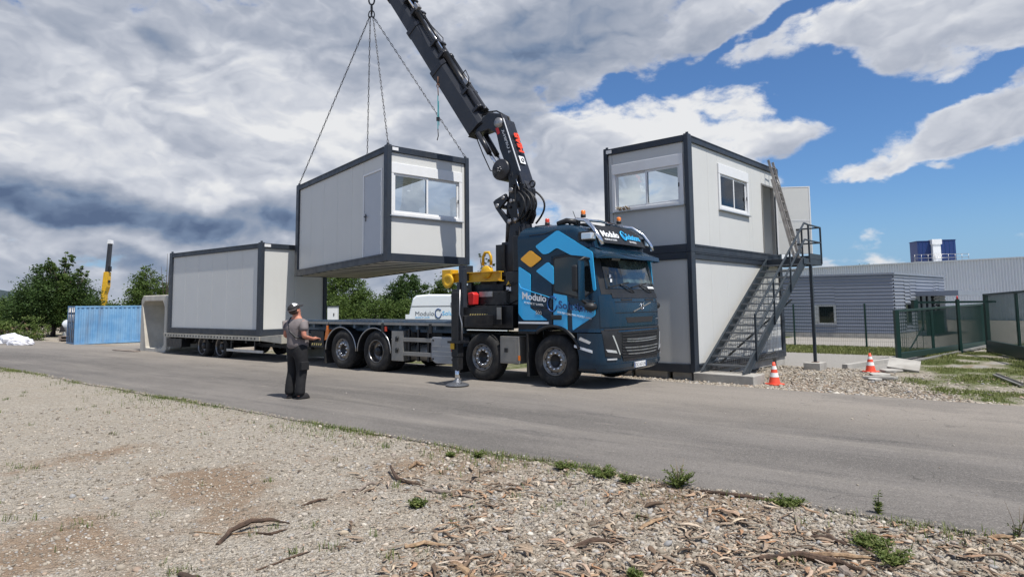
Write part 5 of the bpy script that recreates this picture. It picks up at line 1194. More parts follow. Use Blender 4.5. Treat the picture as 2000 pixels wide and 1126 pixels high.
q = MB(); q.box(SX - .08, sy - .118, .78, SX - .03 + .06, sy - .11, .92); q.build('yellow_label', M['yellow'], sl)
q = MB(); q.tube([(SX + .17, sy - .03, .93), (SX + .17, sy - .03, 1.30), (SX + .10, sy - .03, 1.5), (SX + .12, sy - .03, 2.0)], .014, 6); q.build('bare_pipe', M['steel'], sl)
q = MB(); q.box(SX - .11, sy + .13, 1.22, SX + .10, .30, 1.46); q.build('beam', M['black_steel'], sl, bevel=.01)
q = MB(); q.box(SX - .14, sy - .14, .90, SX + .2, sy + .16, .945); q.build('clamp_plate', M['black_steel'], sl)
q = MB(); q.box(-2.40, -.16, 1.62, -2.32, -.06, 2.50); q.box(-2.60, -.10, 1.25, -2.50, .02, 2.2); q.build('rest_post', M['anthracite'], cr_b, bevel=.01)
# yellow spreader beam stored behind the column (carried by the truck, a thing of its own)
yb = empty('lifting_beam', t2w(-2.7, .6, 2.2), TY, 'yellow steel lifting beam with round end lug stowed on the truck behind the crane column', 'lifting beam')
q = MB(); q.box(-.85, -.09, .23, .85, .09, .25); q.box(-.85, -.09, .02, .85, .09, .04); q.box(-.85, -.012, .04, .85, .012, .23); q.build('beam', M['yellow'], yb)
q = MB(); q.box(-.92, -.14, .04, -.62, .14, .34); q.build('end_box', M['yellow'], yb, bevel=.01)
q = MB(); q.lathe([(.001, -.17), (.07, -.17), (.08, -.18), (.165, -.18), (.175, -.17), (.175, -.13), (.001, -.12)], c=(-.70, 0, .06), axis='y', n=24); q.build('sheave', M['yellow'], yb)
q = MB(); q.lathe([(.001, -.06), (.14, -.06), (.15, -.05), (.15, .05), (.14, .06), (.001, .06)], c=(.42, 0, .24), axis='y', n=24); q.build('drum', M['yellow'], yb)
q = MB(); q.tube([(.30 + .0, 0, .40), (.30, 0, .60), (.36, 0, .70), (.48, 0, .70), (.54, 0, .60), (.54, 0, .40)], .035, 8); q.build('shackle', M['yellow'], yb)
q = MB(); q.box(-.36, -.14, .0, -.14, .14, .42); q.build('clamp', M['anthracite'], yb, bevel=.01)
q = MB(); q.box(-.1, -.1, -.9, .0, .0, 0); q.box(-.5, .0, -.3, .9, .3, -.05); q.build('cradle', M['black_steel'], yb)
# loading board trailer drawbar etc: the trailer itself
tr = empty('trailer', Vector((RO.x, RO.y, -.018)), RY - pi, 'low two-axle drawbar trailer with pale side rails, carrying a site cabin', 'trailer')
# local: x forward (towards truck), y to the far side is +y
q = MB(); q.box(-6.2, -.06, .66, .12, 2.56, .78); q.build('deck', M['trailer_beige'], tr)
q = MB(); q.box(-6.25, -.09, .655, .12, -.06, .787); q.build('side_rail', M['trailer_beige'], tr, bevel=.006)
q = MB()
for k in range(30): q.box(-6.1 + k * .205, -.095, .70, -6.04 + k * .205, -.09, .75)
q.build('lashing_slots', M['dark_void'], tr)
q = MB(); q.prism([(.12, .66), (1.28, .60), (1.28, .87), (.12, .787)], 'y', -.06, 2.5); q.build('front_ramp_deck', M['trailer_beige'], tr, bevel=.01)
q = MB(); q.box(-5.9, .75, .40, 1.6, .87, .655); q.box(-5.9, 1.6, .40, 1.6, 1.72, .655)
for x in np.arange(-5.8, 1.2, .8): q.box(x, .1, .55, x + .08, 2.4, .65)
q.box(1.2, .4, .50, 2.0, 2.1, .85); q.build('chassis', M['black_steel'], tr)
q = MB(); q.box(.7, .5, .1, .95, 2.0, .6); q.build('landing_box', M['trailer_beige'], tr)
q = MB(); q.box(1.5, 1.15, .45, 2.9, 1.35, .60); q.build('drawbar', M['black_steel'], tr)
q = MB(); q.box(-1.9, -.03, .28, .25, .0, .36); q.build('side_guard', M['alu'], tr)
for x in (-1.7, -.3):
    q = MB(); q.box(x, .0, .28, x + .05, .04, .66); q.build('guard_bracket', M['black_steel'], tr)
for x in (-3.62, -2.42):
    wheel(tr, x, .02, 'in', 1, r=.40, w=.27); wheel(tr, x, 2.46, 'in', -1, r=.40, w=.27)
    q = MB(); q.tube([(x, .3, .4), (x, 2.2, .4)], .07, 8); q.build('axle', M['black_steel'], tr)
    q = MB(); q.prism([(x + .50 * cos(t), .38 + .46 * sin(t)) for t in np.linspace(.35, pi - .35, 12)] + [(x + .47 * cos(t), .38 + .43 * sin(t)) for t in np.linspace(pi - .35, .35, 12)], 'y', 0, .3); q.build('mudguard', M['black_plastic'], tr)
q = MB(); q.box(-6.22, .1, .35, -6.1, 2.3, .65); q.box(-6.1, -.02, .3, -5.0, .3, .6); q.build('rear_frame', M['black_steel'], tr)
# ---------------------------------------------------------------- background
def at(u, v, z=0.0):
    d = _f + _r2 * ((u - 1000) / FPX) - _u2 * ((v - 483.6) / FPX); t = (z - 1.7) / d.z; return Vector((d.x * t, d.y * t, z))
def atd(u, v, dist):
    d = _f + _r2 * ((u - 1000) / FPX) - _u2 * ((v - 483.6) / FPX); t = dist / d.y; return Vector((d.x * t, dist, 1.7 + d.z * t))
# blue shipping container
def corrug(q, p0, p1, z0, z1, n, dep=.045, out=None):
    """corrugated sheet wall from p0 to p1 (xy), ribs standing outward"""
    p0 = Vector((*p0, 0)); p1 = Vector((*p1, 0)); d = p1 - p0; nn = Vector((d.y, -d.x, 0)).normalized() if out is None else Vector((*out, 0)).normalized(); P = []
    for i in range(n):
        for f, o in ((0, 0), (.32, 0), (.5, 1), (.82, 1)): P.append(p0 + d * ((i + f) / n) + nn * dep * o)
    P.append(p1); vs = [(p.x, p.y, z0) for p in P] + [(p.x, p.y, z1) for p in P]; k = len(P)
    q.add(vs, [(i, i + 1, k + i + 1, k + i) for i in range(k - 1)])
cb = Vector((-29.35, 43.74, -.71)); ca = RAD(44)
bc = empty('shipping_container', cb, ca, 'faded blue corrugated shipping container standing at the left behind the concrete culvert', 'container')
q = MB(); corrug(q, (.1, 0), (5.95, 0), .15, 2.45, 21); q.build('side_wall', M['cont_blue'], bc, recalc=False)
q = MB(); q.box(.1, .02, .14, 5.95, 2.38, 2.46); q.build('inner_body', M['cont_blue'], bc)
for x in (0, 5.96):
    for y in (-.05, 2.34): q = MB(); q.box(x, y, 0, x + .12, y + .12, 2.59); q.build('corner_post', M['cont_blue'], bc)
for z0, z1 in ((.0, .15), (2.46, 2.58)):
    q = MB(); q.box(.12, -.05, z0 + .01, 5.96, .02, z1); q.build('side_rail', M['cont_blue'], bc); q = MB(); q.box(.005, .07, z0 + .01, .11, 2.34, z1); q.build('end_rail', M['cont_blue'], bc)
for k in range(2):
    d_ = empty('door', (0, 0, 0)); d_.parent = bc
    q = MB(); q.box(.03, .09 + k * 1.14, .16, .09, 1.20 + k * 1.14, 2.45); q.build('leaf', M['cont_blue'], d_)
    for y in (.35, .85):
        q = MB(); q.tube([(-.0, y + k * 1.14, .12), (-.0, y + k * 1.14, 2.48)], .025, 6); q.build('lock_rod', M['steel'], d_)
        for z in (.5, 1.0, 1.5, 2.1): q = MB(); q.box(-.03, y - .07 + k * 1.14, z, .03, y + .07 + k * 1.14, z + .07); q.build('rod_guide', M['steel'], d_)
# precast concrete culvert element on its end
cu = empty('concrete_culvert', (-13.10, 24.70, -.02), TY, 'big pale hollow concrete culvert with cut-off corners standing beside the trailer', 'culvert')
def culv():
    outer = [(-2.25, .0), (-.12, 0), (0, .14), (0, 2.06), (-.14, 2.2), (-2.1, 2.2), (-2.25, 2.04)]
    inner = [(-1.72, .16), (-.42, .16), (-.20, .32), (-.20, 1.72), (-.38, 1.98), (-1.95, 1.98), (-2.12, 1.82)]
    q = MB(); n = 7; vs = []
    for y in (0, 1.9): vs += [(x, y, z) for x, z in outer]
    for y in (.0, 1.9): vs += [(x, y, z) for x, z in inner]
    fs = []
    for i in range(n):
        j = (i + 1) % n
        fs += [(i, j, n + j, n + i), (2 * n + i, 3 * n + i, 3 * n + j, 2 * n + j), (i, 2 * n + i, 2 * n + j, j), (n + i, n + j, 3 * n + j, 3 * n + i)]
    q.add(vs, fs); q.build('box_section', M['concrete_dark'], cu, bevel=.03)
    q = MB(); q.prism([(.002, .1), (.10, .16), (.10, 2.0), (.002, 2.12)], 'y', .1, .5); q.prism([(.002, .1), (.07, .16), (.07, 2.0), (.002, 2.12)], 'y', .58, 1.8); q.build('joint_rim', M['concrete_dark'], cu, bevel=.02)
culv()
# board lying in front of the culvert
o = MB(); o.box(-.9, -.12, 0, .9, .12, .03); o = o.build('timber_board', M['wood_grey'], None, at(262, 685) + Vector((-.2, -.2, .02)), RAD(-35)); tag(o, 'flat timber board lying on the ground in front of the concrete culvert', 'board')
# far mobile crane boom
P = atd(205, 560, 70); yc = empty('far_crane_boom', (P.x, 70, -1.0), 0, 'distant yellow mobile crane with dark raised telescopic boom beyond the blue container', 'crane')
def zz(v): return atd(205, v, 70).z + 1.0
q = MB(); q.prism([(-.35, 0), (.15, 0), (.20, zz(575)), (.52, zz(560)), (.55, zz(531)), (.0, zz(531)), (-.18, zz(560)), (-.30, zz(578))], 'y', -.5, .5); q.build('lower_boom', M['yellow'], yc, bevel=.04)
q = MB(); q.prism([(.06, zz(533)), (.50, zz(533)), (.72, zz(474)), (.34, zz(474))], 'y', -.3, .3); q.build('upper_boom', M['boom_grey'], yc, bevel=.02)
q = MB(); q.prism([(.24, zz(476)), (.82, zz(476)), (.76, zz(469)), (.38, zz(468))], 'y', -.35, .35); q.build('boom_head', M['white_plastic'], yc)
q = MB(); q.box(.50, -.2, zz(530), .78, .2, zz(520)); q.box(.48, -.2, zz(552), .66, .2, zz(547)); q.build('winch', M['black_steel'], yc)
q = MB(); q.box(-2.5, -1.2, .5, 4, 1.2, 1.8); q.box(-1, -1.2, 1.8, .9, 1.2, 2.6); q.build('carrier', M['yellow'], yc)
# white tank on the left and its clutter
tk = empty('white_tank', (-36.3, 52.5, -.75), RAD(2), 'white cylindrical tank lying on its side left of the blue container', 'tank'); tk.scale = (.8, .8, .8)
q = MB(); q.lathe([(.001, -.02), (.35, .0), (.55, .08), (.62, .2), (.62, 4.5), (.5, 4.65), (.001, 4.7)], c=(.3, 0, 1.35), axis='x', n=28); q.build('shell', M['tank_white'], tk)
q = MB(); q.box(.5, -.5, 0, .7, .5, .85); q.build('saddle', M['tank_white'], tk); q = MB(); q.box(3.8, -.5, 0, 4.0, .5, .85); q.build('saddle', M['tank_white'], tk)
q = MB(); q.prism([(.25, .7), (.5, 1.5), (.9, .8)], 'y', -.72, -.64); q.build('dark_bracket', M['dark_void'], tk)
q = MB(); q.tube([(2.8, -.9, .2), (2.85, -.9, 1.7)], .03, 6); o = q.build('thin_post', M['white_plastic'], None, (-36.3, 52.5, -.75)); tag(o, 'thin pale post standing in front of the white tank', 'post')
q = MB(); 
for k in range(2): q.box(-1.0, -.3 + .05 * k, .14 + k * .22, 1.1, .4, .20 + k * .22)
for x in (-.9, 0, .8): q.box(x, -.28, 0, x + .12, .38, .36)
o = q.build('stacked_boards', M['wood_grey'], None, (-32.9, 49.0, -.74)); tag(o, 'low stack of pale boards between the white tank and the blue container', 'boards')
# big bags
def bag(P, sx, sz, label, seed):
    q = MB(); n, m_ = 24, 12; vs = []
    for i in range(m_ + 1):
        for j in range(n):
            t = pi * i / m_; a = 2 * pi * j / n; r_ = 1 + .22 * noise.fractal(Vector((cos(a) * sin(t) * 1.7 + seed, sin(a) * sin(t) * 1.7, cos(t) * 1.7)), .8, 2, 4)
            vs.append((sx * sin(t) * cos(a) * r_, .7 * sx * sin(t) * sin(a) * r_, max(-.02, sz * (cos(t) * r_ * .9 + .35))))
    q.add(vs, [(i * n + j, i * n + (j + 1) % n, (i + 1) * n + (j + 1) % n, (i + 1) * n + j) for i in range(m_) for j in range(n)], False)
    o = q.build('bulk_bag', M['bag_white'], None, P); tag(o, label, 'bag', 'white bags heaped at the left edge')
bag((-31.9, 41.6, -.47), .85, .50, 'cream white crumpled bulk bag at the left edge, behind the bluish one', 1.0)
bag((-29.8, 39.6, -.47), .70, .40, 'bluish white crumpled bulk bag in front of the cream one at the left', 5.0)
# scrap heap
q = MB(); r_ = random.Random(11)
for k in range(70):
    p = Vector((r_.uniform(-3.0, 2.2), r_.uniform(-.8, .8), r_.uniform(.05, .9))); d_ = Vector((r_.uniform(-1, 1), r_.uniform(-.6, .6), r_.uniform(-.5, .5))) * r_.uniform(.4, 1.3)
    q.bar(p, p + d_, r_.uniform(.03, .16), r_.uniform(.02, .08))
o = q.build('scrap_heap', [M['scrap']], None, (-40.0, 52.0, -.72)); tag(o, 'jumbled heap of rusty scrap and timber at the left', 'scrap heap', kind='stuff')
q = MB(); 
for x in (0, 2.2): q.box(x, 0, 0, x + .08, .08, 1.9)
q.box(0, .01, 1.75, 2.28, .07, 1.83); q.box(0, .01, .9, 2.28, .07, .98); o = q.build('green_rack', M['gate_green'], None, (-42.7, 50.5, -.7)); tag(o, 'thin green metal frame at the far left behind the white bags', 'frame')
# white van
VP = Vector((-6.12, 38.0, -.58)); van = empty('white_van', VP, RAD(3), 'white panel van with blue and grey Modulo Solutions lettering parked behind the flatbed', 'van')
prof = [(.05, .45), (.0, 1.2), (.12, 1.9), (.30, 2.65), (.50, 2.82), (1.2, 2.88), (3.9, 2.84), (4.15, 2.75), (4.75, 1.95), (5.5, 1.62), (5.75, 1.35), (5.8, .7), (5.75, .45)]
q = MB(); rings = []
for y, s_ in ((0.0, .0), (.06, -.0), (1.94, 0), (2.0, 0)):
    k = .97 if y in (0.0, 2.0) else 1
    rings.append([(2.9 + (x - 2.9) * (1 if k == 1 else .995), y, .45 + (z - .45) * k) for x, z in prof])
vs = [p for r2_ in rings for p in r2_]; n = len(prof); fs = [(i * n + j, i * n + (j + 1) % n, (i + 1) * n + (j + 1) % n, (i + 1) * n + j) for i in range(3) for j in range(n)] + [tuple(range(n))[::-1], tuple(range(3 * n, 4 * n))]
q.add(vs, fs); q.build('van_body', M['van_white'], van, bevel=.04, seg=3)
q = MB(); q.prism([(4.25, 1.65), (4.3, 2.35), (4.55, 2.3), (5.0, 1.7)], 'y', -.012, .01); q.prism([(4.2, 1.65), (4.2, 2.4), (3.4, 2.4), (3.4, 1.65)], 'y', -.012, .01); q.build('side_window', M['dark_glass'], van)
q = MB(); q.box(.1, -.02, 2.18, 3.3, -.003, 2.205); q.build('body_seam', M['steel'], van)
q = MB(); q.box(-.12, -.05, 1.45, .12, .12, 1.72); q.build('rear_lamp_box', M['van_white'], van)
q = MB(); q.box(.5, -.03, 1.16, 1.2, .0, 1.22); q.lathe([(.001, -.03), (.06, -.03), (.07, 0)], c=(1.25, 0, 1.22), axis='y', n=10); q.build('side_trim', M['black_plastic'], van)
text('van_lettering', 'Modulo', .36, mat('grey_letters', (.10, .12, .15), .5), van, (.42, -.008, 1.64), (1, 0, 0), (0, 0, 1), .004)
text('van_lettering', 'Solutions', .36, M['light_blue'], van, (2.0, -.008, 1.64), (1, 0, 0), (0, 0, 1), .004)
text('van_small_lettering', 'VENDRE ET LOUER', .10, M['light_blue'], van, (.42, -.006, 1.50), (1, 0, 0), (0, 0, 1), .003)
q = MB(); q.tube([(1.78 + .18 * cos(t), -.01, 1.76 + .26 * sin(t)) for t in np.linspace(.7, 2 * pi - .0, 18)], .035, 5); q.build('van_logo', M['navy_film'], van)
for x in (1.1, 4.7):
    for y, s in ((.02, 1), (1.98, -1)):
        q = MB(); q.lathe([(.2, 0), (.33, 0), (.36, .05), (.36, .2), (.2, .22)], c=(x, y - (0 if s > 0 else .22), .36), axis='y', n=24); q.lathe([(.001, .03), (.2, .02)], c=(x, y - (0 if s > 0 else .22), .36), axis='y', n=20); q.build('wheel', M['rubber'], van)
# white cabinet on its stand behind the bed
wc = empty('white_cabinet', (-9.95, 35.0, -.5), 0, 'small white metal cabinet with dark lock seen over the flatbed by the trailer cabin', 'cabinet')
q = MB(); q.box(0, 0, .5, .52, .35, 2.15); q.build('cabinet_box', M['white_plastic'], wc, bevel=.015); q = MB(); q.box(.05, .05, 0, .47, .3, .5); q.build('stand', M['concrete'], wc); q = MB(); q.box(.33, -.02, 1.66, .38, 0, 1.8); q.build('lock', M['black_plastic'], wc); q = MB(); q.box(-.03, -.03, 2.15, .55, .38, 2.19); q.build('lid', M['anthracite'], wc)

# grey clad building
A = Vector((22.27, 38.06)); U = Vector((-.82, .573)).normalized(); Vd = Vector((.735, .678)).normalized(); GZ = -.62; TZ = 3.16
gbld = empty('clad_office', (A.x, A.y, GZ), 0, 'low grey office block clad in horizontal ribbed metal sheets, with a flat canopy', 'building')
def clad_wall(root, a, d, Ln, z0, z1, pitch, holes, m_, name, outn):
    """horizontal ribbed sheet: a saw-tooth profile run along the wall, split round the holes"""
    us = sorted(set([0, Ln] + [h[k] for h in holes for k in (0, 1)])); q = MB()
    for u0, u1 in zip(us[:-1], us[1:]):
        hs = [h for h in holes if u0 >= h[0] - 1e-3 and u1 <= h[1] + 1e-3]; spans = [(z0, z1)]
        for h in hs: spans = [s for sp in spans for s in ((sp[0], min(sp[1], h[2])), (max(sp[0], h[3]), sp[1])) if s[1] - s[0] > .02]
        for s0, s1 in spans:
            n = max(1, round((s1 - s0) / pitch)); zs_ = []
            for i in range(n):
                for f, o in ((0, 0.0), (.12, .045), (.45, .055), (.62, .0)): zs_.append((s0 + (s1 - s0) * (i + f) / n, o))
            zs_.append((s1, 0)); k = len(zs_)
            vs = [(*(a + d * u0 + outn * o), z) for z, o in zs_] + [(*(a + d * u1 + outn * o), z) for z, o in zs_]
            q.add(vs, [(i, i + 1, k + i + 1, k + i) for i in range(k - 1)])
    return q.build(name, m_, root, recalc=False)
O2 = Vector((0, 0)); nA = Vector((-U.y, U.x)); nA = nA if nA.dot(-A) > 0 else -nA; nC = Vector((-Vd.y, Vd.x)); nC = nC if nC.dot(-A) > 0 else -nC
clad_wall(gbld, O2, U, 13, .30, TZ - GZ, .205, [(3.12, 4.27, .86, 2.0)], M['clad_grey'], 'front_cladding', nA)
clad_wall(gbld, O2, Vd, 10.4, .30, TZ - GZ, .205, [(4.1, 7.8, .30, 2.5), (1.84, 2.9, .8, 2.05), (8.2, 8.95, .8, 2.0)], M['clad_grey'], 'side_cladding', nC)
q = MB(); c1 = -nA * .12 - nC * .12
Pp = [O2 + c1, U * 13 - nA * .1, U * 13 + Vd * 10.4, Vd * 10.4 - nC * .12]
q.prism([tuple(p) for p in Pp], 'z', 0, TZ - GZ - .05); q.build('core_wall', M['dark_void'], gbld)
q = MB(); q.prism([tuple(p) for p in [O2 + (nA + nC) * .04, U * 13 + nA * .04, U * 13 - nA * .08, O2 - (nA) * .08]], 'z', 0.02, .30); q.prism([tuple(p) for p in [O2 + nC * .04 + Vd * .2, Vd * 10.4 + nC * .04, Vd * 10.4 - nC * .08, Vd * .2 - nC * .08]], 'z', 0.02, .30); q.build('plinth', M['concrete'], gbld)
q = MB(); q.prism([tuple(p) for p in [O2 + (nA + nC) * .09, U * 13 + nA * .09, U * 13 - nA * .05, O2 - nA * .05]], 'z', TZ - GZ - .01, TZ - GZ + .09); q.prism([tuple(p) for p in [O2 + nC * .09, Vd * 10.45 + nC * .09, Vd * 10.45 - nC * .05, O2 - nC * .05]], 'z', TZ - GZ - .008, TZ - GZ + .092); q.build('parapet_trim', M['clad_grey'], gbld)
def wbox(q, d, n_, u0, u1, o0, o1, z0, z1): q.prism([tuple(d * u0 + n_ * o0), tuple(d * u1 + n_ * o0), tuple(d * u1 + n_ * o1), tuple(d * u0 + n_ * o1)], 'z', z0, z1)
wn = empty('window', (0, 0, 0)); wn.parent = gbld
q = MB(); wbox(q, U, nA, 3.10, 3.22, -.1, .08, .84, 2.02); wbox(q, U, nA, 4.05, 4.29, -.1, .08, .84, 2.02); wbox(q, U, nA, 3.22, 4.05, -.1, .08, 1.92, 2.02); wbox(q, U, nA, 3.22, 4.05, -.1, .08, .84, .93); q.build('frame', M['alu'], wn)
q = MB(); wbox(q, U, nA, 3.22, 4.05, -.05, -.04, .93, 1.92); q.build('pane', M['dark_glass'], wn); q = MB(); wbox(q, U, nA, 3.05, 4.34, 0, .12, .78, .835); q.build('sill', M['clad_grey'], wn)
for u0, u1, z0, z1 in ((1.84, 2.9, .8, 2.05), (8.2, 8.95, .8, 2.0)):
    wn = empty('window', (0, 0, 0)); wn.parent = gbld
    q = MB(); wbox(q, Vd, nC, u0, u0 + .09, -.1, .06, z0, z1); wbox(q, Vd, nC, u1 - .09, u1, -.1, .06, z0, z1); wbox(q, Vd, nC, u0 + .09, u1 - .09, -.1, .06, z1 - .08, z1); wbox(q, Vd, nC, u0 + .09, u1 - .09, -.1, .06, z0, z0 + .08); q.build('frame', M['anthracite'], wn); q = MB(); wbox(q, Vd, nC, u0 + .09, u1 - .09, -.05, -.04, z0 + .08, z1 - .08); q.build('pane', M['dark_glass'], wn)
q = MB(); wbox(q, Vd, nC, 4.1, 7.8, -.08, -.06, .3, 2.5); q.build('entrance_recess', M['dark_glass'], gbld)
q = MB(); 
for u in (4.1, 5.3, 6.5, 7.7): wbox(q, Vd, nC, u, u + .08, -.06, .0, .3, 2.5)
q.build('entrance_frame', M['anthracite'], gbld)
q = MB(); wbox(q, Vd, nC, 3.9, 11.6, .0, 2.3, 2.50, 2.80); q.build('canopy', M['clad_grey'], gbld)
# factory hall behind, vertical ribbed sheets
F0 = atd(1480, 528, 88); F1 = atd(2300, 500, 57); fz = 5.7
fac = empty('factory_hall', (F0.x, F0.y, -.8), 0, 'long pale metal factory hall with vertical ribs behind the low grey office', 'building')
d2 = (F1 - F0).xy; q = MB(); corrug(q, (0, 0), tuple(d2), 0, fz + .8, 150, .12, out=(d2.y, -d2.x)); q.build('ribbed_wall', M['fact_white'], fac, recalc=False)
nn = Vector((d2.y, -d2.x)).normalized(); q = MB(); q.prism([tuple(nn * .2), tuple(d2 + nn * .2), tuple(d2 - nn * 30), tuple(-nn * 30)], 'z', fz + .80, fz + .92); q.build('roof_edge', M['fact_white'], fac)
q = MB(); q.prism([tuple(-nn * .1), tuple(d2 - nn * .1), tuple(d2 - nn * 30), tuple(-nn * 30)], 'z', 0, fz + .79); q.build('core_wall', M['fact_white'], fac)
def roofpt(u): # along the wall line a bit back
    best = None
    for k in range(400):
        p = F0.xy + d2 * (k / 400) - nn * 3; uu = 1000 + FPX * (p.x / p.y)
        if best is None or abs(uu - u) < best[0]: best = (abs(uu - u), p)
    return best[1]
ah = roofpt(1832); ru = empty('rooftop_unit', (ah.x, ah.y, fz + .12), math.atan2(-.15, 1), 'pair of blue louvred rooftop units with a white duct between them on the factory roof', 'rooftop unit')
for a, b, z1 in ((-2.3, -.55, 2.75), (.30, 2.3, 2.85)):
    q = MB(); q.box(a, 0, .15, b, 2.2, z1); bx = q.build('blue_casing', M['roof_blue'], ru, bevel=.03); 
    q = MB(); q.box(a - .05, -.05, z1, b + .05, 2.25, z1 + .08); q.build('casing_lid', M['roof_blue'], ru)
    q = MB()
    for k in range(4): x = a + (b - a) * (k + .5) / 4; q.box(x - .015, -.03, .2, x + .015, 0, z1 - .1)
    q.build('casing_rib', M['navy_film'], bx)
q = MB(); q.box(-.68, -.5, .0, .28, .35, 2.55); q.box(-.78, -.6, 2.3, .42, .5, 2.95); q.build('white_duct', M['white_plastic'], ru, bevel=.03)
q = MB()
for z in (.55, 1.0): q.tube([(-3.0, -.7, z), (3.4, -.7, z)], .03, 5)
for x in np.linspace(-3, 3.4, 9): q.tube([(x, -.7, -.1), (x, -.7, 1.0)], .03, 5)
q.build('guard_rail', M['steel'], ru)
q = MB(); q.box(-2.5, -.4, -.2, 2.6, 2.5, .15); q.build('base_frame', M['alu_box'], ru)
# wire fence posts
for i, (x, y) in enumerate(((13.05, 30.34), (15.41, 28.58), (17.6, 26.9))):
    if i == 2: continue
    q = MB(); q.box(-.03, -.03, -.1, .03, .03, 1.95); o = q.build('fence_post', M['gate_green'], None, (x, y, zt(x, y))); tag(o, ('dark green fence post in front of the ribbed wall, left of the office window', 'dark green fence post in front of the ribbed wall, right of the office window')[i], 'fence post', 'fence posts before the grey office')
q = MB(); a = Vector((10.6, 32.2, zt(10.6, 32.2))); b = Vector((17.2, 27.2, zt(17.2, 27.2)))
for k in range(10): q.bar(a + Vector((0, 0, .1 + .2 * k)), b + Vector((0, 0, .1 + .2 * k)), .005)
for k in range(110): p = a.lerp(b, k / 110); q.bar(p + Vector((0, 0, .05)), p + Vector((0, 0, 1.92)), .004)
o = q.build('wire_fence', M['gate_green'], None); tag(o, 'fine green wire mesh fence running between the posts before the grey office', 'fence', kind='stuff')
# gates
def gate(name, P, Q, zb, h0, h1, nb, label, beam):
    P = Vector((P[0], P[1], zb[0])); Q = Vector((Q[0], Q[1], zb[1])); root = empty(name, P, 0, label, 'gate', 'green barred sliding gates'); D = Q - P; up = Vector((0, 0, 1)); dn = D.normalized()
    q = MB(); q.bar(up * (beam / 2 + .06), D + up * (beam / 2 + .06), .12, beam); q.build('bottom_beam', M['gate_green'], root, bevel=.01)
    q = MB(); q.bar(up * h0, D + up * h1, .07, .07); q.build('top_rail', M['gate_green'], root)
    for s_, hh in ((0, h0), (1, h1)):
        p = D * s_; q = MB(); q.box(p.x - .06, p.y - .06, p.z, p.x + .06, p.y + .06, p.z + hh + .035); q.build('end_post', M['gate_green'], root)
    for s_ in (.33, .66):
        p = D * s_; q = MB(); q.box(p.x - .035, p.y - .035, p.z + beam, p.x + .035, p.y + .035, p.z + h0 + (h1 - h0) * s_ - .03); q.build('mid_post', M['gate_green'], root)
    q = MB()
    for k in range(1, nb):
        s_ = k / nb; p = D * s_; q.bar(p + up * (beam + .05), p + up * (h0 + (h1 - h0) * s_ - .02), .014, .014)
    tag(q.build('gate_bars', M['gate_green'], root), kind='stuff'); return root, D
g1, D1 = gate('green_gate', (12.21, 20.81), (21.27, 29.63), (-.26, -.50), 1.58, 1.92, 115, 'long low green barred gate standing open beside the kerb', .20)
q = MB(); q.bar(Vector((.3, -.3, .02)), D1 * .98 + Vector((0, -.3, .10)), .16, .05); q.build('guide_rail', M['alu_box'], g1)
q = MB(); q.bar(D1 * .12 + Vector((-.05, .05, .3)), D1 * .27 + Vector((-.05, .05, 1.1)), .035); q.build('brace', M['gate_green'], g1)
q = MB(); a_ = D1 * .30; b_ = D1 * .50; q.bar(a_ + Vector((-.06, .06, 1.15)), b_ + Vector((-.06, .06, 1.20)), .012, .85); q.build('sheet_panel', M['gate_green'], g1)
q = MB(); q.box(2.9, 2.75, .75, 4.9, 4.75, 1.5) ; 
g2, D2 = gate('green_gate', (18.62, 25.68), (13.6, 14.4), (-.42, -.30), 2.25, 2.30, 110, 'tall green barred gate cut off by the right edge of the photo', .42)
gp = empty('gate_post', (17.05, 25.0, zt(17.05, 25)), 0, 'dark green gate guide post with a small red lamp on top, between the two gates', 'gate post')
q = MB(); q.box(-.05, -.05, 0, .05, .05, 2.05); q.build('post', M['gate_green'], gp); q = MB(); q.bar((-1.3, .6, 1.95), (1.25, -.3, 1.95), .08, .08); q.box(-1.36, .5, 1.6, -1.2, .7, 2.05); q.build('cross_arm', M['gate_green'], gp); q = MB(); q.lathe([(.001, 2.05), (.035, 2.05), (.03, 2.15), (.001, 2.2)], n=10); q.build('lamp', M['red'], gp)
# kerb
q = MB(); q.bar((9.35, 18.55, -.20), (12.4, 21.1, -.24), .16, .18); o = q.build('kerb_stone', M['concrete'], None, bevel=.01); tag(o, 'short run of grey concrete kerb leading to the gate end', 'kerb')
# cones
def cone(P, label, pole=False):
    r = empty('traffic_cone', P, RAD(20), label, 'traffic cone', 'orange and white traffic cones')
    q = MB(); q.box(-.15, -.15, 0, .15, .15, .035); q.build('base', M['cone_orange'], r, bevel=.012)
    H_ = .50; R0, R1 = .125, .025
    for k, (a, b) in enumerate(((.0, .30), (.30, .50), (.50, .66), (.66, .82), (.82, 1.0))):
        ra = R0 + (R1 - R0) * a; rb = R0 + (R1 - R0) * b; e = .002 if k % 2 else 0
        q = MB(); q.lathe([(ra + e, .035 + a * (H_ - .035)), (rb + e, .035 + b * (H_ - .035))] + ([(.001, H_)] if b == 1 else []), n=24); q.build('white_band' if k % 2 else 'orange_band', M['cone_white'] if k % 2 else M['cone_orange'], r, recalc=False)
    if pole: q = MB(); q.tube([(0, 0, .4), (0, 0, .62)], .008, 5); q.build('stick', M['black_plastic'], r)
p = (5.82, 14.69); cone(Vector((*p, zt(*p) + .01)), 'orange and white traffic cone beside the foot of the steel stairs')
p = (9.53, 17.55); cone(Vector((*p, zt(*p) + .01)), 'orange and white traffic cone with a thin stick, by the kerb', True)
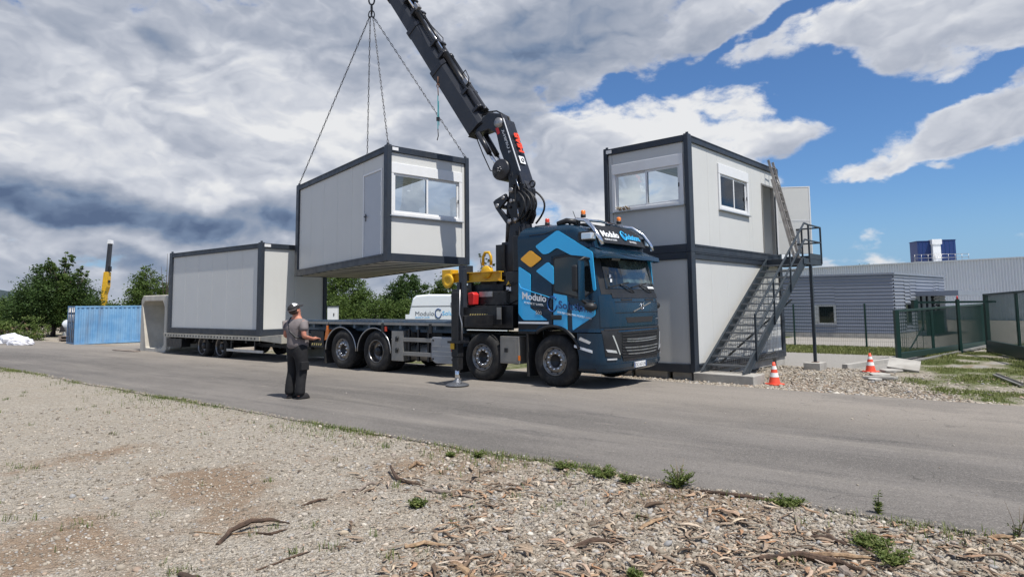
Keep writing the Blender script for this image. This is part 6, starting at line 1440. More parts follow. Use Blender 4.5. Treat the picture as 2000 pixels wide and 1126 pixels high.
# broken slabs and the loose metal rail
def slab(P, sx, sy, th, rz, tilt, label, name='concrete_slab', mm='concrete'):
    n = 7; r_ = random.Random(int(P[0] * 100)); poly = [((sx / 2) * cos(2 * pi * k / n) * r_.uniform(.85, 1.15), (sy / 2) * sin(2 * pi * k / n) * r_.uniform(.85, 1.15)) for k in range(n)] if name != 'paving_slab' else [(-sx / 2, -sy / 2), (sx / 2, -sy / 2), (sx / 2, sy / 2), (-sx / 2, sy / 2)]
    q = MB(); q.prism(poly, 'z', 0, th); o = q.build(name, M[mm], None, P, bevel=.008); o.rotation_euler = (tilt, tilt * .3, rz); tag(o, label, 'slab'); return o
slab((10.60, 17.85, -.10), .75, .55, .06, RAD(-35), RAD(24), 'squared grey paving slab leaning on the grass before the gate end', 'paving_slab')
slab((10.1, 17.6, -.22), .7, .4, .05, RAD(20), RAD(3), 'flat grey slab piece lying left of the leaning paving slab')
slab((9.0, 16.2, -.20), .55, .35, .08, RAD(10), RAD(6), 'dark jagged slab on top of the rubble behind the flat one')
slab((8.85, 15.9, -.21), .8, .4, .06, RAD(-25), RAD(-3), 'broken pale grey slab lying on the rubble', mm='concrete')
slab((8.55, 15.6, -.21), .4, .3, .05, RAD(45), RAD(2), 'smallest broken slab piece, nearest the road on the rubble')
q = MB(); q.box(-1.1, -.04, 0, 1.1, .04, .03); q.box(-1.1, -.04, .03, 1.1, -.03, .07); o = q.build('metal_rail', M['alu_box'], None, (11.42, 15.25, -.20), RAD(66)); tag(o, 'loose galvanised metal rail lying in the grass at the right edge', 'metal rail')
# hill
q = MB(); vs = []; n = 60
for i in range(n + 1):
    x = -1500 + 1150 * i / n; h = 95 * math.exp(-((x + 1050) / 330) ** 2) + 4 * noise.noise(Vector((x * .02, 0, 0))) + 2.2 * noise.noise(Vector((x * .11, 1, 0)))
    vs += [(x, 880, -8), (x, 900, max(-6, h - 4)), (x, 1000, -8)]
q.add(vs, [(3 * i, 3 * i + 3, 3 * i + 4, 3 * i + 1) for i in range(n)] + [(3 * i + 1, 3 * i + 4, 3 * i + 5, 3 * i + 2) for i in range(n)], True); o = q.build('hill', mat('hazed_wooded_hill', (.035, .055, .065), .9, var=.4, vscale=.02), None, recalc=False); tag(o, kind='structure')  # bluish distance haze is mixed into the hill's own colour

ru.scale = (.88, .88, .88)

yc.scale = (.72, .72, 1)
# ---------------------------------------------------------------- trees
def crown_np(blobs, n, leaf, seed, fill=.55):
    """leaf quads scattered through lumpy ellipsoids (cx,cy,cz,rx,ry,rz,w); clumped so sky shows through"""
    rng = np.random.default_rng(seed); W_ = np.array([b[6] if len(b) > 6 else b[3] * b[4] * b[5] for b in blobs], float); W_ /= W_.sum(); V = []
    for b, w_ in zip(blobs, W_):
        k = int(n * w_); nc = max(6, int(k / 42)); d = rng.normal(size=(nc, 3)); d /= np.linalg.norm(d, axis=1)[:, None]; rr = rng.uniform(fill, 1.08, nc)[:, None]
        cc_ = d * rr * np.array(b[3:6]) + np.array(b[:3]); cr2 = rng.uniform(.10, .24, nc) * max(b[3:6])
        idx = rng.integers(0, nc, k); P = cc_[idx] + rng.normal(size=(k, 3)) * cr2[idx][:, None] * np.array([.6, .6, .42])
        a = rng.normal(size=(k, 3)); a[:, 2] *= .5; a /= np.linalg.norm(a, axis=1)[:, None]; t = rng.normal(size=(k, 3)); bb = np.cross(a, t); bb /= np.linalg.norm(bb, axis=1)[:, None]
        s = (leaf * rng.uniform(.6, 1.4, k))[:, None]; V.append(np.stack([P - a * s, P + bb * s * .55, P + a * s, P - bb * s * .55], 1))
    V = np.concatenate(V).reshape(-1, 3); return V, np.arange(len(V)).reshape(-1, 4)
def tree(P, blobs, n, leaf, m_, label, seed, trunk_r=.18, group='trees behind the yard', cat='tree', name='leafy_tree', fill=.55):
    r = empty(name, P, 0, label, cat, group); V, F = crown_np(blobs, int(n * 2.1), leaf * .68, seed, fill); from_np('crown', V, F, M[m_], r, nper=4)
    rn = random.Random(seed); q = MB(); cx = sum(b[0] for b in blobs) / len(blobs); base = Vector((cx, 0, 0)); top = Vector((cx, 0, max(b[2] for b in blobs) * .9)); fork = base.lerp(top, .3)
    q.tube([base, base.lerp(fork, .5) + Vector((.05, 0, 0)), fork], [trunk_r * 1.3, trunk_r, trunk_r * .85], 7)
    for b in blobs:
        for _ in range(3):
            e = Vector((b[0] + b[3] * rn.uniform(-.7, .7), b[1] + b[4] * rn.uniform(-.7, .7), b[2] + b[5] * rn.uniform(-.3, .8))); mid = fork.lerp(e, .5) + Vector((rn.uniform(-.2, .2), rn.uniform(-.2, .2), .15)); q.tube([fork, mid, e], [trunk_r * .5, trunk_r * .28, .02], 5)
    q.build('trunk', M['trunk'], r, recalc=False); return r
def px_tree(u0, u1, vtop, dist, m_, label, seed, n, leaf=.11, shape='round', **kw):
    a = atd(u0, 580, dist); b = atd(u1, 580, dist); cx = (a.x + b.x) / 2; w_ = (b.x - a.x) / 2; gz = min(-.3, zt(cx, dist)) - .1; H_ = atd((u0 + u1) / 2, vtop, dist).z - gz; rn = random.Random(seed)
    bl_ = []
    if shape == 'round':
        bl_ = [(0, 0, H_ * .55, w_ * .82, w_ * .8, H_ * .36), (-w_ * .45, 0, H_ * .40, w_ * .55, w_ * .6, H_ * .32), (w_ * .48, .2, H_ * .38, w_ * .55, w_ * .6, H_ * .30), (rn.uniform(-.3, .3) * w_, 0, H_ * .82, w_ * .42, w_ * .4, H_ * .18)]
    elif shape == 'bush':
        k = max(3, int((u1 - u0) / 35)); 
        for i in range(k): bl_.append((-w_ + 2 * w_ * (i + .5) / k, rn.uniform(-.5, .5), H_ * rn.uniform(.36, .48), w_ / k * 1.35, 1.3, H_ * rn.uniform(.44, .54)))
    elif shape == 'open':
        for i in range(7): t = i / 6; bl_.append((rn.uniform(-.75, .75) * w_, rn.uniform(-.4, .4) * w_, H_ * (.38 + .55 * t), w_ * rn.uniform(.28, .45), w_ * .35, H_ * rn.uniform(.08, .13)))
        bl_.append((0, 0, H_ * .40, w_ * .6, w_ * .5, H_ * .25))
    return tree((cx, dist, gz), bl_, n, leaf, m_, label, seed, **kw)
px_tree(30, 190, 515, 58, 'leaf_dark', 'biggest dark green tree at the left, behind the blue container and white tank', 1, 17000, .13)
q_ = px_tree(95, 165, 495, 57, 'leaf', 'taller lighter tree top rising out of the dark tree at the left', 2, 5000, .12, 'open')
px_tree(-60, 70, 580, 62, 'leaf', 'bushy green tree cut by the left edge, below the hill', 3, 7000, .13)
px_tree(10, 120, 553, 60, 'leaf_dark', 'lower left shoulder of the dark trees behind the white tank', 23, 6000, .12)
px_tree(-40, 75, 618, 50, 'leaf_light', 'yellowish green shrub low at the left edge behind the scrap', 4, 3000, .10, 'bush', name='shrub', cat='shrub')
px_tree(150, 215, 578, 64, 'leaf_dark', 'small dark tree just left of the yellow crane', 5, 3500, .12)
px_tree(195, 262, 583, 70, 'leaf', 'low bushes between the yellow crane and the culvert', 6, 3500, .12, 'bush', name='shrub', cat='shrub')
px_tree(246, 345, 519, 56, 'leaf', 'spreading tree behind the culvert and the trailer cabin', 7, 9000, .12)
q = MB(); a = atd(325, 560, 55)
for dx, tp in ((0, 495), (-.5, 520), (.4, 500), (.2, 512)): q.tube([(0, 0, 0), (dx * .5, 0, 2.5), (dx, 0, atd(325, tp, 55).z - a.z + 3)], [.06, .04, .012], 5)
o = q.build('dead_tree', M['trunk'], None, (a.x, 55, a.z - 3)); tag(o, 'bare leafless branches sticking up left of the trailer cabin roof', 'tree')
px_tree(610, 735, 522, 60, 'leaf', 'mid green tree right behind the trailer cabin', 8, 12000, .13)
px_tree(742, 850, 531, 62, 'leaf_dark', 'dark dense tree left of the white van', 9, 12000, .13)
px_tree(838, 905, 531, 64, 'leaf', 'rounded green tree directly behind the white van roof', 10, 8000, .13)
px_tree(880, 985, 530, 66, 'leaf', 'green tree seen through the crane posts', 11, 9000, .13)
px_tree(935, 990, 494, 64, 'leaf_dark', 'thin tall sapling rising above the yellow lifting beam', 12, 1500, .10, 'open')
px_tree(640, 810, 572, 52, 'leaf', 'long bright bush in front of the trees, left of the white van', 13, 14000, .10, 'bush', name='shrub', cat='shrub')
px_tree(780, 990, 583, 54, 'leaf_dark', 'dark bush row behind the white van', 14, 12000, .10, 'bush', name='shrub', cat='shrub')
px_tree(1664, 1728, 509, 105, 'leaf_dark', 'round tree top showing over the factory roof', 15, 4000, .16)
px_tree(1150, 1330, 560, 80, 'leaf', 'tree hidden behind the stacked cabins', 16, 3000, .2)
q = MB(); a = atd(700, 560, 85)
V, F = crown_np([(-60 + 12 * i, RNG.uniform(-3, 3), 1.6, 9, 4, 2.0 + RNG.uniform(-.4, .6)) for i in range(11)], 24000, .22, 77, .3)
o = from_np('far_wood', V + np.array([-15, 100, -1.2]), F, M['leaf_dark'], nper=4); tag(o, 'dark far wood closing the view behind the trees', 'wood', kind='stuff')

# ---------------------------------------------------------------- grass, weeds, stones
def gz_at(X, Y):
    x, y = w2t(X, Y); z = float(zt_t(x, y)) - .004
    if -30 < x < 14 and -13 < y < -5: z += rel(x, y)
    return z
def blades(pts, hmin, hmax, wd, lean, rng):
    pts = np.asarray(pts, float); k = len(pts); h = rng.uniform(hmin, hmax, k)[:, None]; a = rng.uniform(0, 2 * pi, k); d = np.stack([np.cos(a), np.sin(a), 0 * a], 1); s = np.stack([-np.sin(a), np.cos(a), 0 * a], 1)
    l = (rng.uniform(.1, 1, k) * lean)[:, None]; up = np.array([0, 0, 1.0]); w_ = wd * rng.uniform(.6, 1.3, k)[:, None]
    p0 = pts - s * w_; p1 = pts + s * w_; m_ = pts + up * h * .6 + d * l * h * .35; p2 = m_ + s * w_ * .7; p3 = m_ - s * w_ * .7; p4 = pts + up * h * (1 - l * .35) + d * l * h
    V = np.stack([p0, p1, p2, p3, p4], 1).reshape(-1, 3); b = np.arange(k)[:, None] * 5
    F = np.concatenate([b + np.array([0, 1, 2]), b + np.array([0, 2, 3]), b + np.array([3, 2, 4])], 1).reshape(-1, 3); return V, F
# grass on the right verge
rng = np.random.default_rng(5); pts = []
cand = rng.uniform((3.8, 2.5), (13, 24), (150000, 2))
for x, y in cand:
    w_ = verge(x, y) * (.30 + 2.2 * max(-.4, fb(x, y, .7, 4, 2.9)))
    if rng.random() < w_:
        X, Y, _ = t2w(x, y); 
        if X / Y > .95 : continue
        pts.append((X, Y, gz_at(X, Y)))
V, F = blades(pts, .03, .09, .006, 1.0, rng); o = from_np('verge_grass', V, F, M['grass']); tag(o, 'short patchy green grass on the verge by the gates', 'grass', kind='stuff')
pts = []
for x, y in rng.uniform((-6, 15.8), (5.5, 21.7), (30000, 2)):
    X, Y, _ = t2w(x, y); pts.append((X, Y, gz_at(X, Y)))
V, F = blades(pts, .05, .14, .012, .7, rng); o = from_np('strip_grass', V, F, M['grass']); tag(o, 'mown grass strip in front of the grey office block', 'grass', kind='stuff')
# fringe of weeds along the road edge and thin tufts on the gravel
pts = []
for x in rng.uniform(-17, 8, 42000):
    den = .035 + .95 * max(0, fb(x, 3, .55, 3, 12.7)) + (.8 if 1.2 < x < 4.3 else 0) * max(0, .35 + fb(x, 9, 1.6, 2, 3)) + (.3 if -5.6 < x < -3.2 else 0) + (.2 if -17 < x < -12 else 0)
    if rng.random() > den * .55: continue
    y = near_edge(x) - abs(rng.normal(0, .10 if rng.random() < .6 else .38)) + .02; X, Y, _ = t2w(x, y); pts.append((X, Y, gz_at(X, Y)))
V, F = blades(pts, .02, .085, .0035, 1.2, rng); o = from_np('edge_weeds', V, F, M['weed']); tag(o, 'thin fringe of low green weeds along the road edge', 'weeds', kind='stuff')
pts = []
for _ in range(260):
    x, y = rng.uniform(-9, 7), rng.uniform(-10.5, -5.6); X, Y, _z = t2w(x, y)
    if Y < 3.2 or fb(x, y, .6, 3, 5.5) < .02: continue
    for k in range(rng.integers(6, 26)): dx, dy = rng.normal(0, .035, 2); pts.append((X + dx, Y + dy, gz_at(X + dx, Y + dy)))
V, F = blades(pts, .02, .08, .0028, 1.0, rng); o = from_np('gravel_tufts', V, F, M['weed']); tag(o, 'sparse tiny green tufts growing through the gravel', 'weeds', kind='stuff')
def weed(u, v, h, n, label, leafy=True, spread=.1, dry=6, cat='weed'):
    P = at(u, v); P.z = gz_at(P.x, P.y) - .005; r = empty('weed_plant', P, 0, label, cat, 'weeds at the road edge'); rn = np.random.default_rng(int(u)); rr = random.Random(int(u)); q = MB(); L_ = []
    for k in range(n):
        a = rr.uniform(0, 2 * pi); hh = h * rr.uniform(.35, 1); e = Vector((cos(a) * spread * rr.uniform(.3, 1.3), sin(a) * spread * rr.uniform(.3, 1.3), hh)); m_ = e * .5 + Vector((0, 0, hh * .12)); q.tube([(0, 0, 0), m_, e], [.004, .003, .0015], 4)
        for t in np.linspace(.25, 1, 7 if leafy else 3):
            p = m_ * (2 * t * (1 - t)) + e * t * t; L_.append((p, rr.uniform(.012, .028) * (1.2 - .5 * t)))
    q.build('stems', M['dry'] if not leafy else M['weed'], r, recalc=False)
    V = []; 
    for p, s in L_:
        for _ in range(3):
            d = Vector((rr.uniform(-1, 1), rr.uniform(-1, 1), rr.uniform(-.2, .7))).normalized(); b = d.cross(Vector((rr.uniform(-1, 1), rr.uniform(-1, 1), 1))).normalized(); V += [p, p + d * s + b * s * .35, p + d * s * 2, p + d * s - b * s * .35]
    V = np.array([tuple(v_) for v_ in V]); o = from_np('leaves', V, np.arange(len(V)).reshape(-1, 4), M['weed'], r, nper=4)
    if dry:
        q = MB()
        for k in range(dry):
            a = rr.uniform(0, 2 * pi); e = Vector((cos(a) * .07, sin(a) * .07, h * rr.uniform(1.0, 1.6))); q.tube([(0, 0, 0), e * .5 + Vector((.01, 0, 0)), e], [.003, .0022, .001], 4)
        q.build('dry_stalks', M['dry'], r, recalc=False)
weed(1325, 950, .17, 34, 'dense leafy green weed with dark dry stalks, tallest at the road edge', spread=.13, dry=9)
weed(1180, 930, .09, 40, 'broad low green clump at the road edge left of the tall stalked weed', spread=.16, dry=4)
weed(1100, 915, .08, 30, 'low green clump at the road edge with scattered flower stalks', spread=.12, dry=5)
weed(1227, 942, .08, 26, 'narrow green clump between the broad clump and the tall stalked weed', spread=.09, dry=3)
weed(935, 893, .07, 16, 'small bright green clump at the road edge below the truck', spread=.06, dry=0)
weed(880, 890, .06, 12, 'smaller of the bright green clumps below the truck', spread=.06, dry=0)
weed(1716, 1005, .20, 5, 'single upright feathery green weed by the road edge at the right', spread=.015, dry=0)
weed(1530, 985, .06, 40, 'flat spreading weed beside the long stick', spread=.14, dry=2)
weed(1700, 1060, .07, 40, 'pale green grassy clump on the stones at the right', spread=.13, dry=3)
weed(1740, 1090, .08, 34, 'second pale green grassy clump, nearer the bottom edge at the right', spread=.13, dry=3)
weed(1988, 1050, .18, 6, 'thin dry grass stalks at the right edge beside the road', leafy=False, spread=.05, dry=5)
weed(815, 985, .07, 22, 'green weed growing among the bark pieces in the middle', spread=.07, dry=0)
weed(1240, 1125, .06, 14, 'small green weed at the bottom edge of the gravel', spread=.05, dry=0)

# loose stones
ICO = [(0, -.5257, .8507), (.8507, 0, .5257), (.8507, 0, -.5257), (-.8507, 0, -.5257), (-.8507, 0, .5257), (-.5257, .8507, 0), (.5257, .8507, 0), (.5257, -.8507, 0), (-.5257, -.8507, 0), (0, -.5257, -.8507), (0, .5257, -.8507), (0, .5257, .8507)]
IFC = [(1, 2, 6), (1, 7, 2), (3, 4, 5), (4, 3, 8), (6, 5, 11), (5, 6, 10), (9, 10, 2), (10, 9, 3), (7, 8, 9), (8, 7, 0), (11, 0, 1), (0, 11, 4), (6, 2, 10), (1, 6, 11), (3, 5, 10), (5, 4, 11), (2, 7, 9), (7, 1, 0), (3, 9, 8), (4, 8, 0)]
def stones(name, P, S, m_, label, rng, flat=.55):
    P = np.asarray(P, float); k = len(P); S = np.asarray(S, float); I = np.array(ICO); v = np.repeat(I[None], k, 0) * rng.uniform(.7, 1.3, (k, 12, 1)); v *= np.stack([np.ones(k), rng.uniform(.6, 1, k), rng.uniform(flat * .6, flat * 1.3, k)], 1)[:, None]
    a = rng.uniform(0, 2 * pi, k); c, s = np.cos(a)[:, None], np.sin(a)[:, None]; x = v[..., 0] * c - v[..., 1] * s; y = v[..., 0] * s + v[..., 1] * c; tl = rng.normal(0, .25, (k, 1)); z = v[..., 2] + x * tl
    V = np.stack([x, y, z], -1) * S[:, None, None] + P[:, None]; F = (np.array(IFC)[None] + np.arange(k)[:, None, None] * 12).reshape(-1, 3)
    o = from_np(name, V.reshape(-1, 3), F, m_); tag(o, label, 'stones', kind='stuff'); return o
def stone_mat():
    m_ = bpy.data.materials.new('loose_stone'); m_.use_nodes = True; nt = m_.node_tree; bs = nt.nodes['Principled BSDF']; bs.inputs['Roughness'].default_value = .9; bs.inputs['Specular IOR Level'].default_value = .2
    gi = nd(nt, 'ShaderNodeNewGeometry'); rp = nd(nt, 'ShaderNodeValToRGB'); lk(nt, gi.outputs['Random Per Island'], rp.inputs[0]); e = rp.color_ramp.elements; e[0].color = (.13, .11, .09, 1); e[1].color = (.62, .59, .52, 1)
    for p_, c_ in ((.25, (.25, .215, .17)), (.5, (.36, .315, .255)), (.7, (.45, .40, .335)), (.85, (.30, .30, .30)), (.93, (.34, .24, .17))): x = e.new(p_); x.color = (*c_, 1)
    tc = nd(nt, 'ShaderNodeTexCoord'); n = nd(nt, 'ShaderNodeTexNoise'); n.inputs['Scale'].default_value = 60; lk(nt, tc.outputs['Object'], n.inputs['Vector']); lk(nt, mix_n(nt, smooth_n(nt, n.outputs[0], .3, .7, 0, .3), rp.outputs[0], (.16, .14, .115)), bs.inputs['Base Color']); return m_
M['stone'] = stone_mat()
rng = np.random.default_rng(21); P = []; S_ = []
N_ = 62000
dd_ = 3.3 * np.exp(rng.uniform(0, 1, N_) ** 1.15 * math.log(14 / 3.3)); aa = rng.uniform(-.80, .80, N_); XX = dd_ * np.sin(aa); YY = dd_ * np.cos(aa)
for X, Y, d in zip(XX, YY, dd_):
    x, y = w2t(X, Y)
    if y > near_edge(x) - .03 or Y < 2.5: continue
    right = sst(X + .35 * (Y - 4), -1.4, 1.2); s = rng.gamma(2.2, .0030) + .0035 + (rng.random() ** 6) * .018 * right + (rng.gamma(2, .0022) if rng.random() < right * .6 else 0)
    if d > 7: s *= 1.25
    P.append((X, Y, gz_at(X, Y) + s * .1)); S_.append(min(s, .036))
stones('gravel_stones', P, S_, M['stone'], 'loose pale gravel stones covering the foreground', rng)
P = []; S_ = []
for x, y in rng.uniform((-1, 1.7), (8.5, 9.4), (26000, 2)):
    if y < far_edge(x) + .02: continue
    gr_ = verge(x, y)
    if rng.random() < gr_ * .9: continue
    X, Y, _ = t2w(x, y); lb = w2t(X, Y); s = rng.gamma(2.2, .007) + .006; P.append((X, Y, gz_at(X, Y) + s * .15)); S_.append(min(s, .07))
stones('rubble_stones', P, S_, M['stone'], 'rubble and stones between the road and the stacked cabins', rng)
P = []; S_ = []
for x, y in rng.uniform((-12, -5.1), (9, 1.5), (420, 2)):
    if rng.random() > .25 + .75 * (y < -4.5): continue
    X, Y, _ = t2w(x, y); s = rng.gamma(2, .003) + .003; P.append((X, Y, .016 + s * .2)); S_.append(s)
stones('road_grit', P, S_, M['stone'], 'scattered grit and pebbles lying on the road', rng)
P = []; S_ = []
for x in rng.uniform(-16, 9, 5200):
    y = near_edge(x) + abs(rng.normal(0, .05)) - .03; X, Y, _ = t2w(x, y); s = rng.gamma(2, .0028) + .003; P.append((X, Y, .012)); S_.append(s)
stones('edge_grit', P, S_, M['stone'], 'grit washed onto the edge of the road', rng)
# bark and wood chips
def chips(name, P, S, m_, label, rng):
    P = np.asarray(P, float); k = len(P); S = np.asarray(S, float); nseg = 5; t = np.linspace(-1, 1, nseg); V = np.zeros((k, nseg, 4, 3)); wob = rng.normal(0, .12, (k, nseg)); bend = rng.normal(0, .35, k)[:, None]; arch = rng.uniform(-.05, .28, k)[:, None]
    w_ = (rng.uniform(.10, .30, k)[:, None]) * (1 - .75 * np.abs(t)[None] ** rng.uniform(1.2, 4, (k, 1))); th = rng.uniform(.02, .08, k)[:, None] * np.ones((1, nseg))
    cx = np.repeat(t[None], k, 0); cy = bend * t[None] ** 2 + wob * .4; cz = arch * (1 - t[None] ** 2) + .06 + wob * .08
    for j, (a, b) in enumerate(((-1, 0), (1, 0), (.8, 1), (-.8, 1))): V[:, :, j, 0] = cx; V[:, :, j, 1] = cy + a * w_; V[:, :, j, 2] = cz + b * th + a * w_ * rng.normal(0, .3, (k, 1))
    a = rng.uniform(0, 2 * pi, k); c, s = np.cos(a)[:, None, None], np.sin(a)[:, None, None]; x = V[..., 0] * c - V[..., 1] * s; y = V[..., 0] * s + V[..., 1] * c; V = np.stack([x, y, V[..., 2]], -1) * S[:, None, None, None] + P[:, None, None]
    F = []
    for i in range(nseg - 1):
        for j in range(4): F.append((i * 4 + j, i * 4 + (j + 1) % 4, (i + 1) * 4 + (j + 1) % 4, (i + 1) * 4 + j))
    F += [(0, 3, 2, 1), (16, 17, 18, 19)]; F = (np.array(F)[None] + np.arange(k)[:, None, None] * nseg * 4).reshape(-1, 4)
    o = from_np(name, V.reshape(-1, 3), F, m_, nper=4)
    if label: tag(o, label, 'wood chips', kind='stuff')
    return o
def chip_mat():
    m_ = bpy.data.materials.new('bark_chips'); m_.use_nodes = True; nt = m_.node_tree; bs = nt.nodes['Principled BSDF']; bs.inputs['Roughness'].default_value = .9; bs.inputs['Specular IOR Level'].default_value = .15
    gi = nd(nt, 'ShaderNodeNewGeometry'); rp = nd(nt, 'ShaderNodeValToRGB'); lk(nt, gi.outputs['Random Per Island'], rp.inputs[0]); e = rp.color_ramp.elements; e[0].color = (.08, .055, .04, 1); e[1].color = (.60, .48, .34, 1)
    for p_, c_ in ((.18, (.17, .12, .085)), (.4, (.31, .24, .18)), (.6, (.40, .31, .225)), (.78, (.40, .22, .12)), (.88, (.50, .43, .36))): x = e.new(p_); x.color = (*c_, 1)
    tc = nd(nt, 'ShaderNodeTexCoord'); mp = nd(nt, 'ShaderNodeMapping'); mp.inputs[3].default_value = (1, 1, 3); lk(nt, tc.outputs['Object'], mp.inputs[0]); n = nd(nt, 'ShaderNodeTexNoise'); n.inputs['Scale'].default_value = 70; n.inputs['Detail'].default_value = 5; lk(nt, mp.outputs[0], n.inputs['Vector']); lk(nt, mix_n(nt, smooth_n(nt, n.outputs[0], .35, .75, 0, .5), rp.outputs[0], (.12, .09, .065)), bs.inputs['Base Color'])
    b = nd(nt, 'ShaderNodeBump'); b.inputs['Strength'].default_value = .6; b.inputs['Distance'].default_value = .004; lk(nt, n.outputs[0], b.inputs['Height']); lk(nt, b.outputs[0], bs.inputs['Normal']); return m_
M['chip'] = chip_mat()
rng = np.random.default_rng(33); P = []; S_ = []
for u, v in np.stack([rng.uniform(330, 2300, 26000), rng.uniform(885, 1260, 26000)], 1):
    p = at(u, v); x, y = w2t(p.x, p.y)
    if y > near_edge(x) - .12: continue
    den = float(sst(u, 560, 900)) * float(sst(v, 885, 930)) * (.25 + 1.3 * max(0, .25 + fb(p.x, p.y, 1.3, 3, 8.8))) 
    if rng.random() > den * .8: continue
    s = rng.gamma(1.7, .0125) + .006; P.append((p.x, p.y, gz_at(p.x, p.y) + s * .12 + .006)); S_.append(min(s, .095))
chips('bark_chips', P, S_, M['chip'], 'many small bark and wood chips strewn over the gravel', rng)
def stick(pts, r0, m_, label, name='branch', flat=1.0, cat='branch'):
    P = [at(u, v) + Vector((0, 0, h)) for u, v, h in pts]
    for p in P: p.z += gz_at(p.x, p.y)
    o0 = P[0].copy(); k = len(P); ctrl = [p - o0 for p in P]; Q = []; R_ = []; rn = random.Random(int(pts[0][0]))
    for i in range(k - 1):
        for t in np.linspace(0, 1, 5)[:-1]: Q.append(ctrl[i].lerp(ctrl[i + 1], t) + Vector((rn.uniform(-1, 1), rn.uniform(-1, 1), rn.uniform(-.5, 1))) * r0 * .25)
    Q.append(ctrl[-1]); n = len(Q); R_ = [r0 * (1 - .75 * (abs(i / (n - 1) - .38) / .62) ** 2) * rn.uniform(.8, 1.15) for i in range(n)]
    q = MB(); q.tube(Q, R_, 7); q.sm = [False] * len(q.sm)
    if flat != 1: q.v = [(x, y, z * flat) for x, y, z in q.v]
    o = q.build(name, M[m_], None, o0, recalc=False); tag(o, label, cat); return o
stick([(425, 1060, .005), (450, 1042, .035), (490, 1028, .06), (530, 1022, .045), (566, 1022, .02)], .020, 'bark', 'dark curved bark strip arching over the gravel, lower left of centre', 'bark_strip', cat='bark')
stick([(380, 1034, .004), (440, 1042, .006), (500, 1036, .012)], .007, 'wood_tan', 'thin tan twig lying beside the dark curved bark strip', 'twig', cat='twig')
stick([(500, 1037, .004), (530, 1040, .01), (562, 1030, .01)], .011, 'bark', 'short dark bark strip crossing under the curved one', 'bark_strip', cat='bark')
stick([(1368, 960, .01), (1420, 968, .02), (1500, 978, .015), (1575, 982, .005)], .016, 'bark', 'long thin dark stick lying parallel to the road edge')
stick([(1480, 1085, .01), (1560, 1082, .03), (1640, 1095, .025), (1720, 1120, .01)], .024, 'bark', 'longest brown branch at the lower right of the gravel')
stick([(1580, 1078, .02), (1650, 1082, .03), (1712, 1086, .02)], .018, 'wood_tan', 'reddish tan branch lying on top of the longest brown branch')
stick([(1555, 1008, .01), (1560, 1035, .02)], .020, 'wood_grey', 'short grey-tan stub of wood pointing at the camera, right of centre')
stick([(1585, 1045, .01), (1620, 1050, .035), (1660, 1060, .01)], .024, 'bark', 'short thick dark bark piece right of the grey-tan stub', 'bark_piece', .7, 'bark')
stick([(1640, 1108, .01), (1665, 1122, .015)], .035, 'wood_grey', 'pale grey block of wood below the longest branch', 'wood_block', cat='wood')
stick([(762, 918, .07), (775, 938, .03), (800, 945, .02), (830, 950, .02)], .016, 'bark', 'dark upturned root end among the bark, left of centre', 'root', cat='root')
stick([(690, 965, .005), (720, 948, .03), (742, 945, .01)], .014, 'wood_grey', 'grey bark piece left of the upturned root', 'bark_piece', cat='bark')
stick([(797, 913, .015), (812, 905, .03), (832, 908, .02)], .020, 'wood_tan', 'bright yellow-tan split wood chunk at the top of the bark patch', 'wood_chunk', cat='wood')
stick([(830, 955, .01), (880, 962, .03), (930, 972, .01)], .020, 'wood_grey', 'grey slab of bark to the right of the upturned root', 'bark_slab', .6, 'bark')
stick([(790, 1070, .01), (830, 1062, .025), (880, 1068, .01)], .024, 'wood_tan', 'flaky tan bark slab right of the round pale stone', 'bark_slab', .5, 'bark')
stick([(880, 1102, .02), (905, 1122, .03), (940, 1140, .01)], .032, 'wood_tan', 'curved tan bark shell at the bottom edge', 'bark_shell', .6, 'bark')
stick([(500, 1112, .005), (560, 1092, .01), (612, 1075, .01)], .008, 'bark', 'thin dark twig slanting across the gravel near the bottom', 'twig', cat='twig')
stick([(590, 985, .005), (620, 975, .015), (640, 972, .01)], .012, 'bark', 'small dark branch tip on bare gravel left of the bark patch', 'twig', cat='twig')
stick([(350, 1118, .01), (390, 1135, .03), (430, 1150, .01)], .03, 'bark', 'dark bark shell at the bottom edge, left of centre', 'bark_shell', .6, 'bark')
stick([(1930, 1052, .01), (1960, 1050, .015), (1990, 1050, .01)], .016, 'wood_tan', 'orange-tan wood splinter at the right end of the gravel', 'wood_chunk', cat='wood')
stick([(1250, 1035, .01), (1275, 1020, .03), (1310, 1008, .01)], .022, 'wood_tan', 'pale split bark piece in the middle of the stony patch', 'bark_slab', .5, 'bark')
stick([(1120, 1070, .01), (1160, 1062, .03), (1205, 1058, .01)], .020, 'bark', 'dark rough bark roll in the stony patch below the green clumps', 'bark_piece', cat='bark')
p = at(672, 1037); rng = np.random.default_rng(2)
q = MB(); q.sphere((0, 0, 0), (.034, .024, .020), 14, 9); o = q.build('pale_stone', mat('pale_stone', (.46, .38, .28), .85, var=.3, vscale=30), None, (p.x, p.y, gz_at(p.x, p.y) + .008)); tag(o, 'smooth rounded tan stone lying on the gravel right of the curved bark', 'stone')
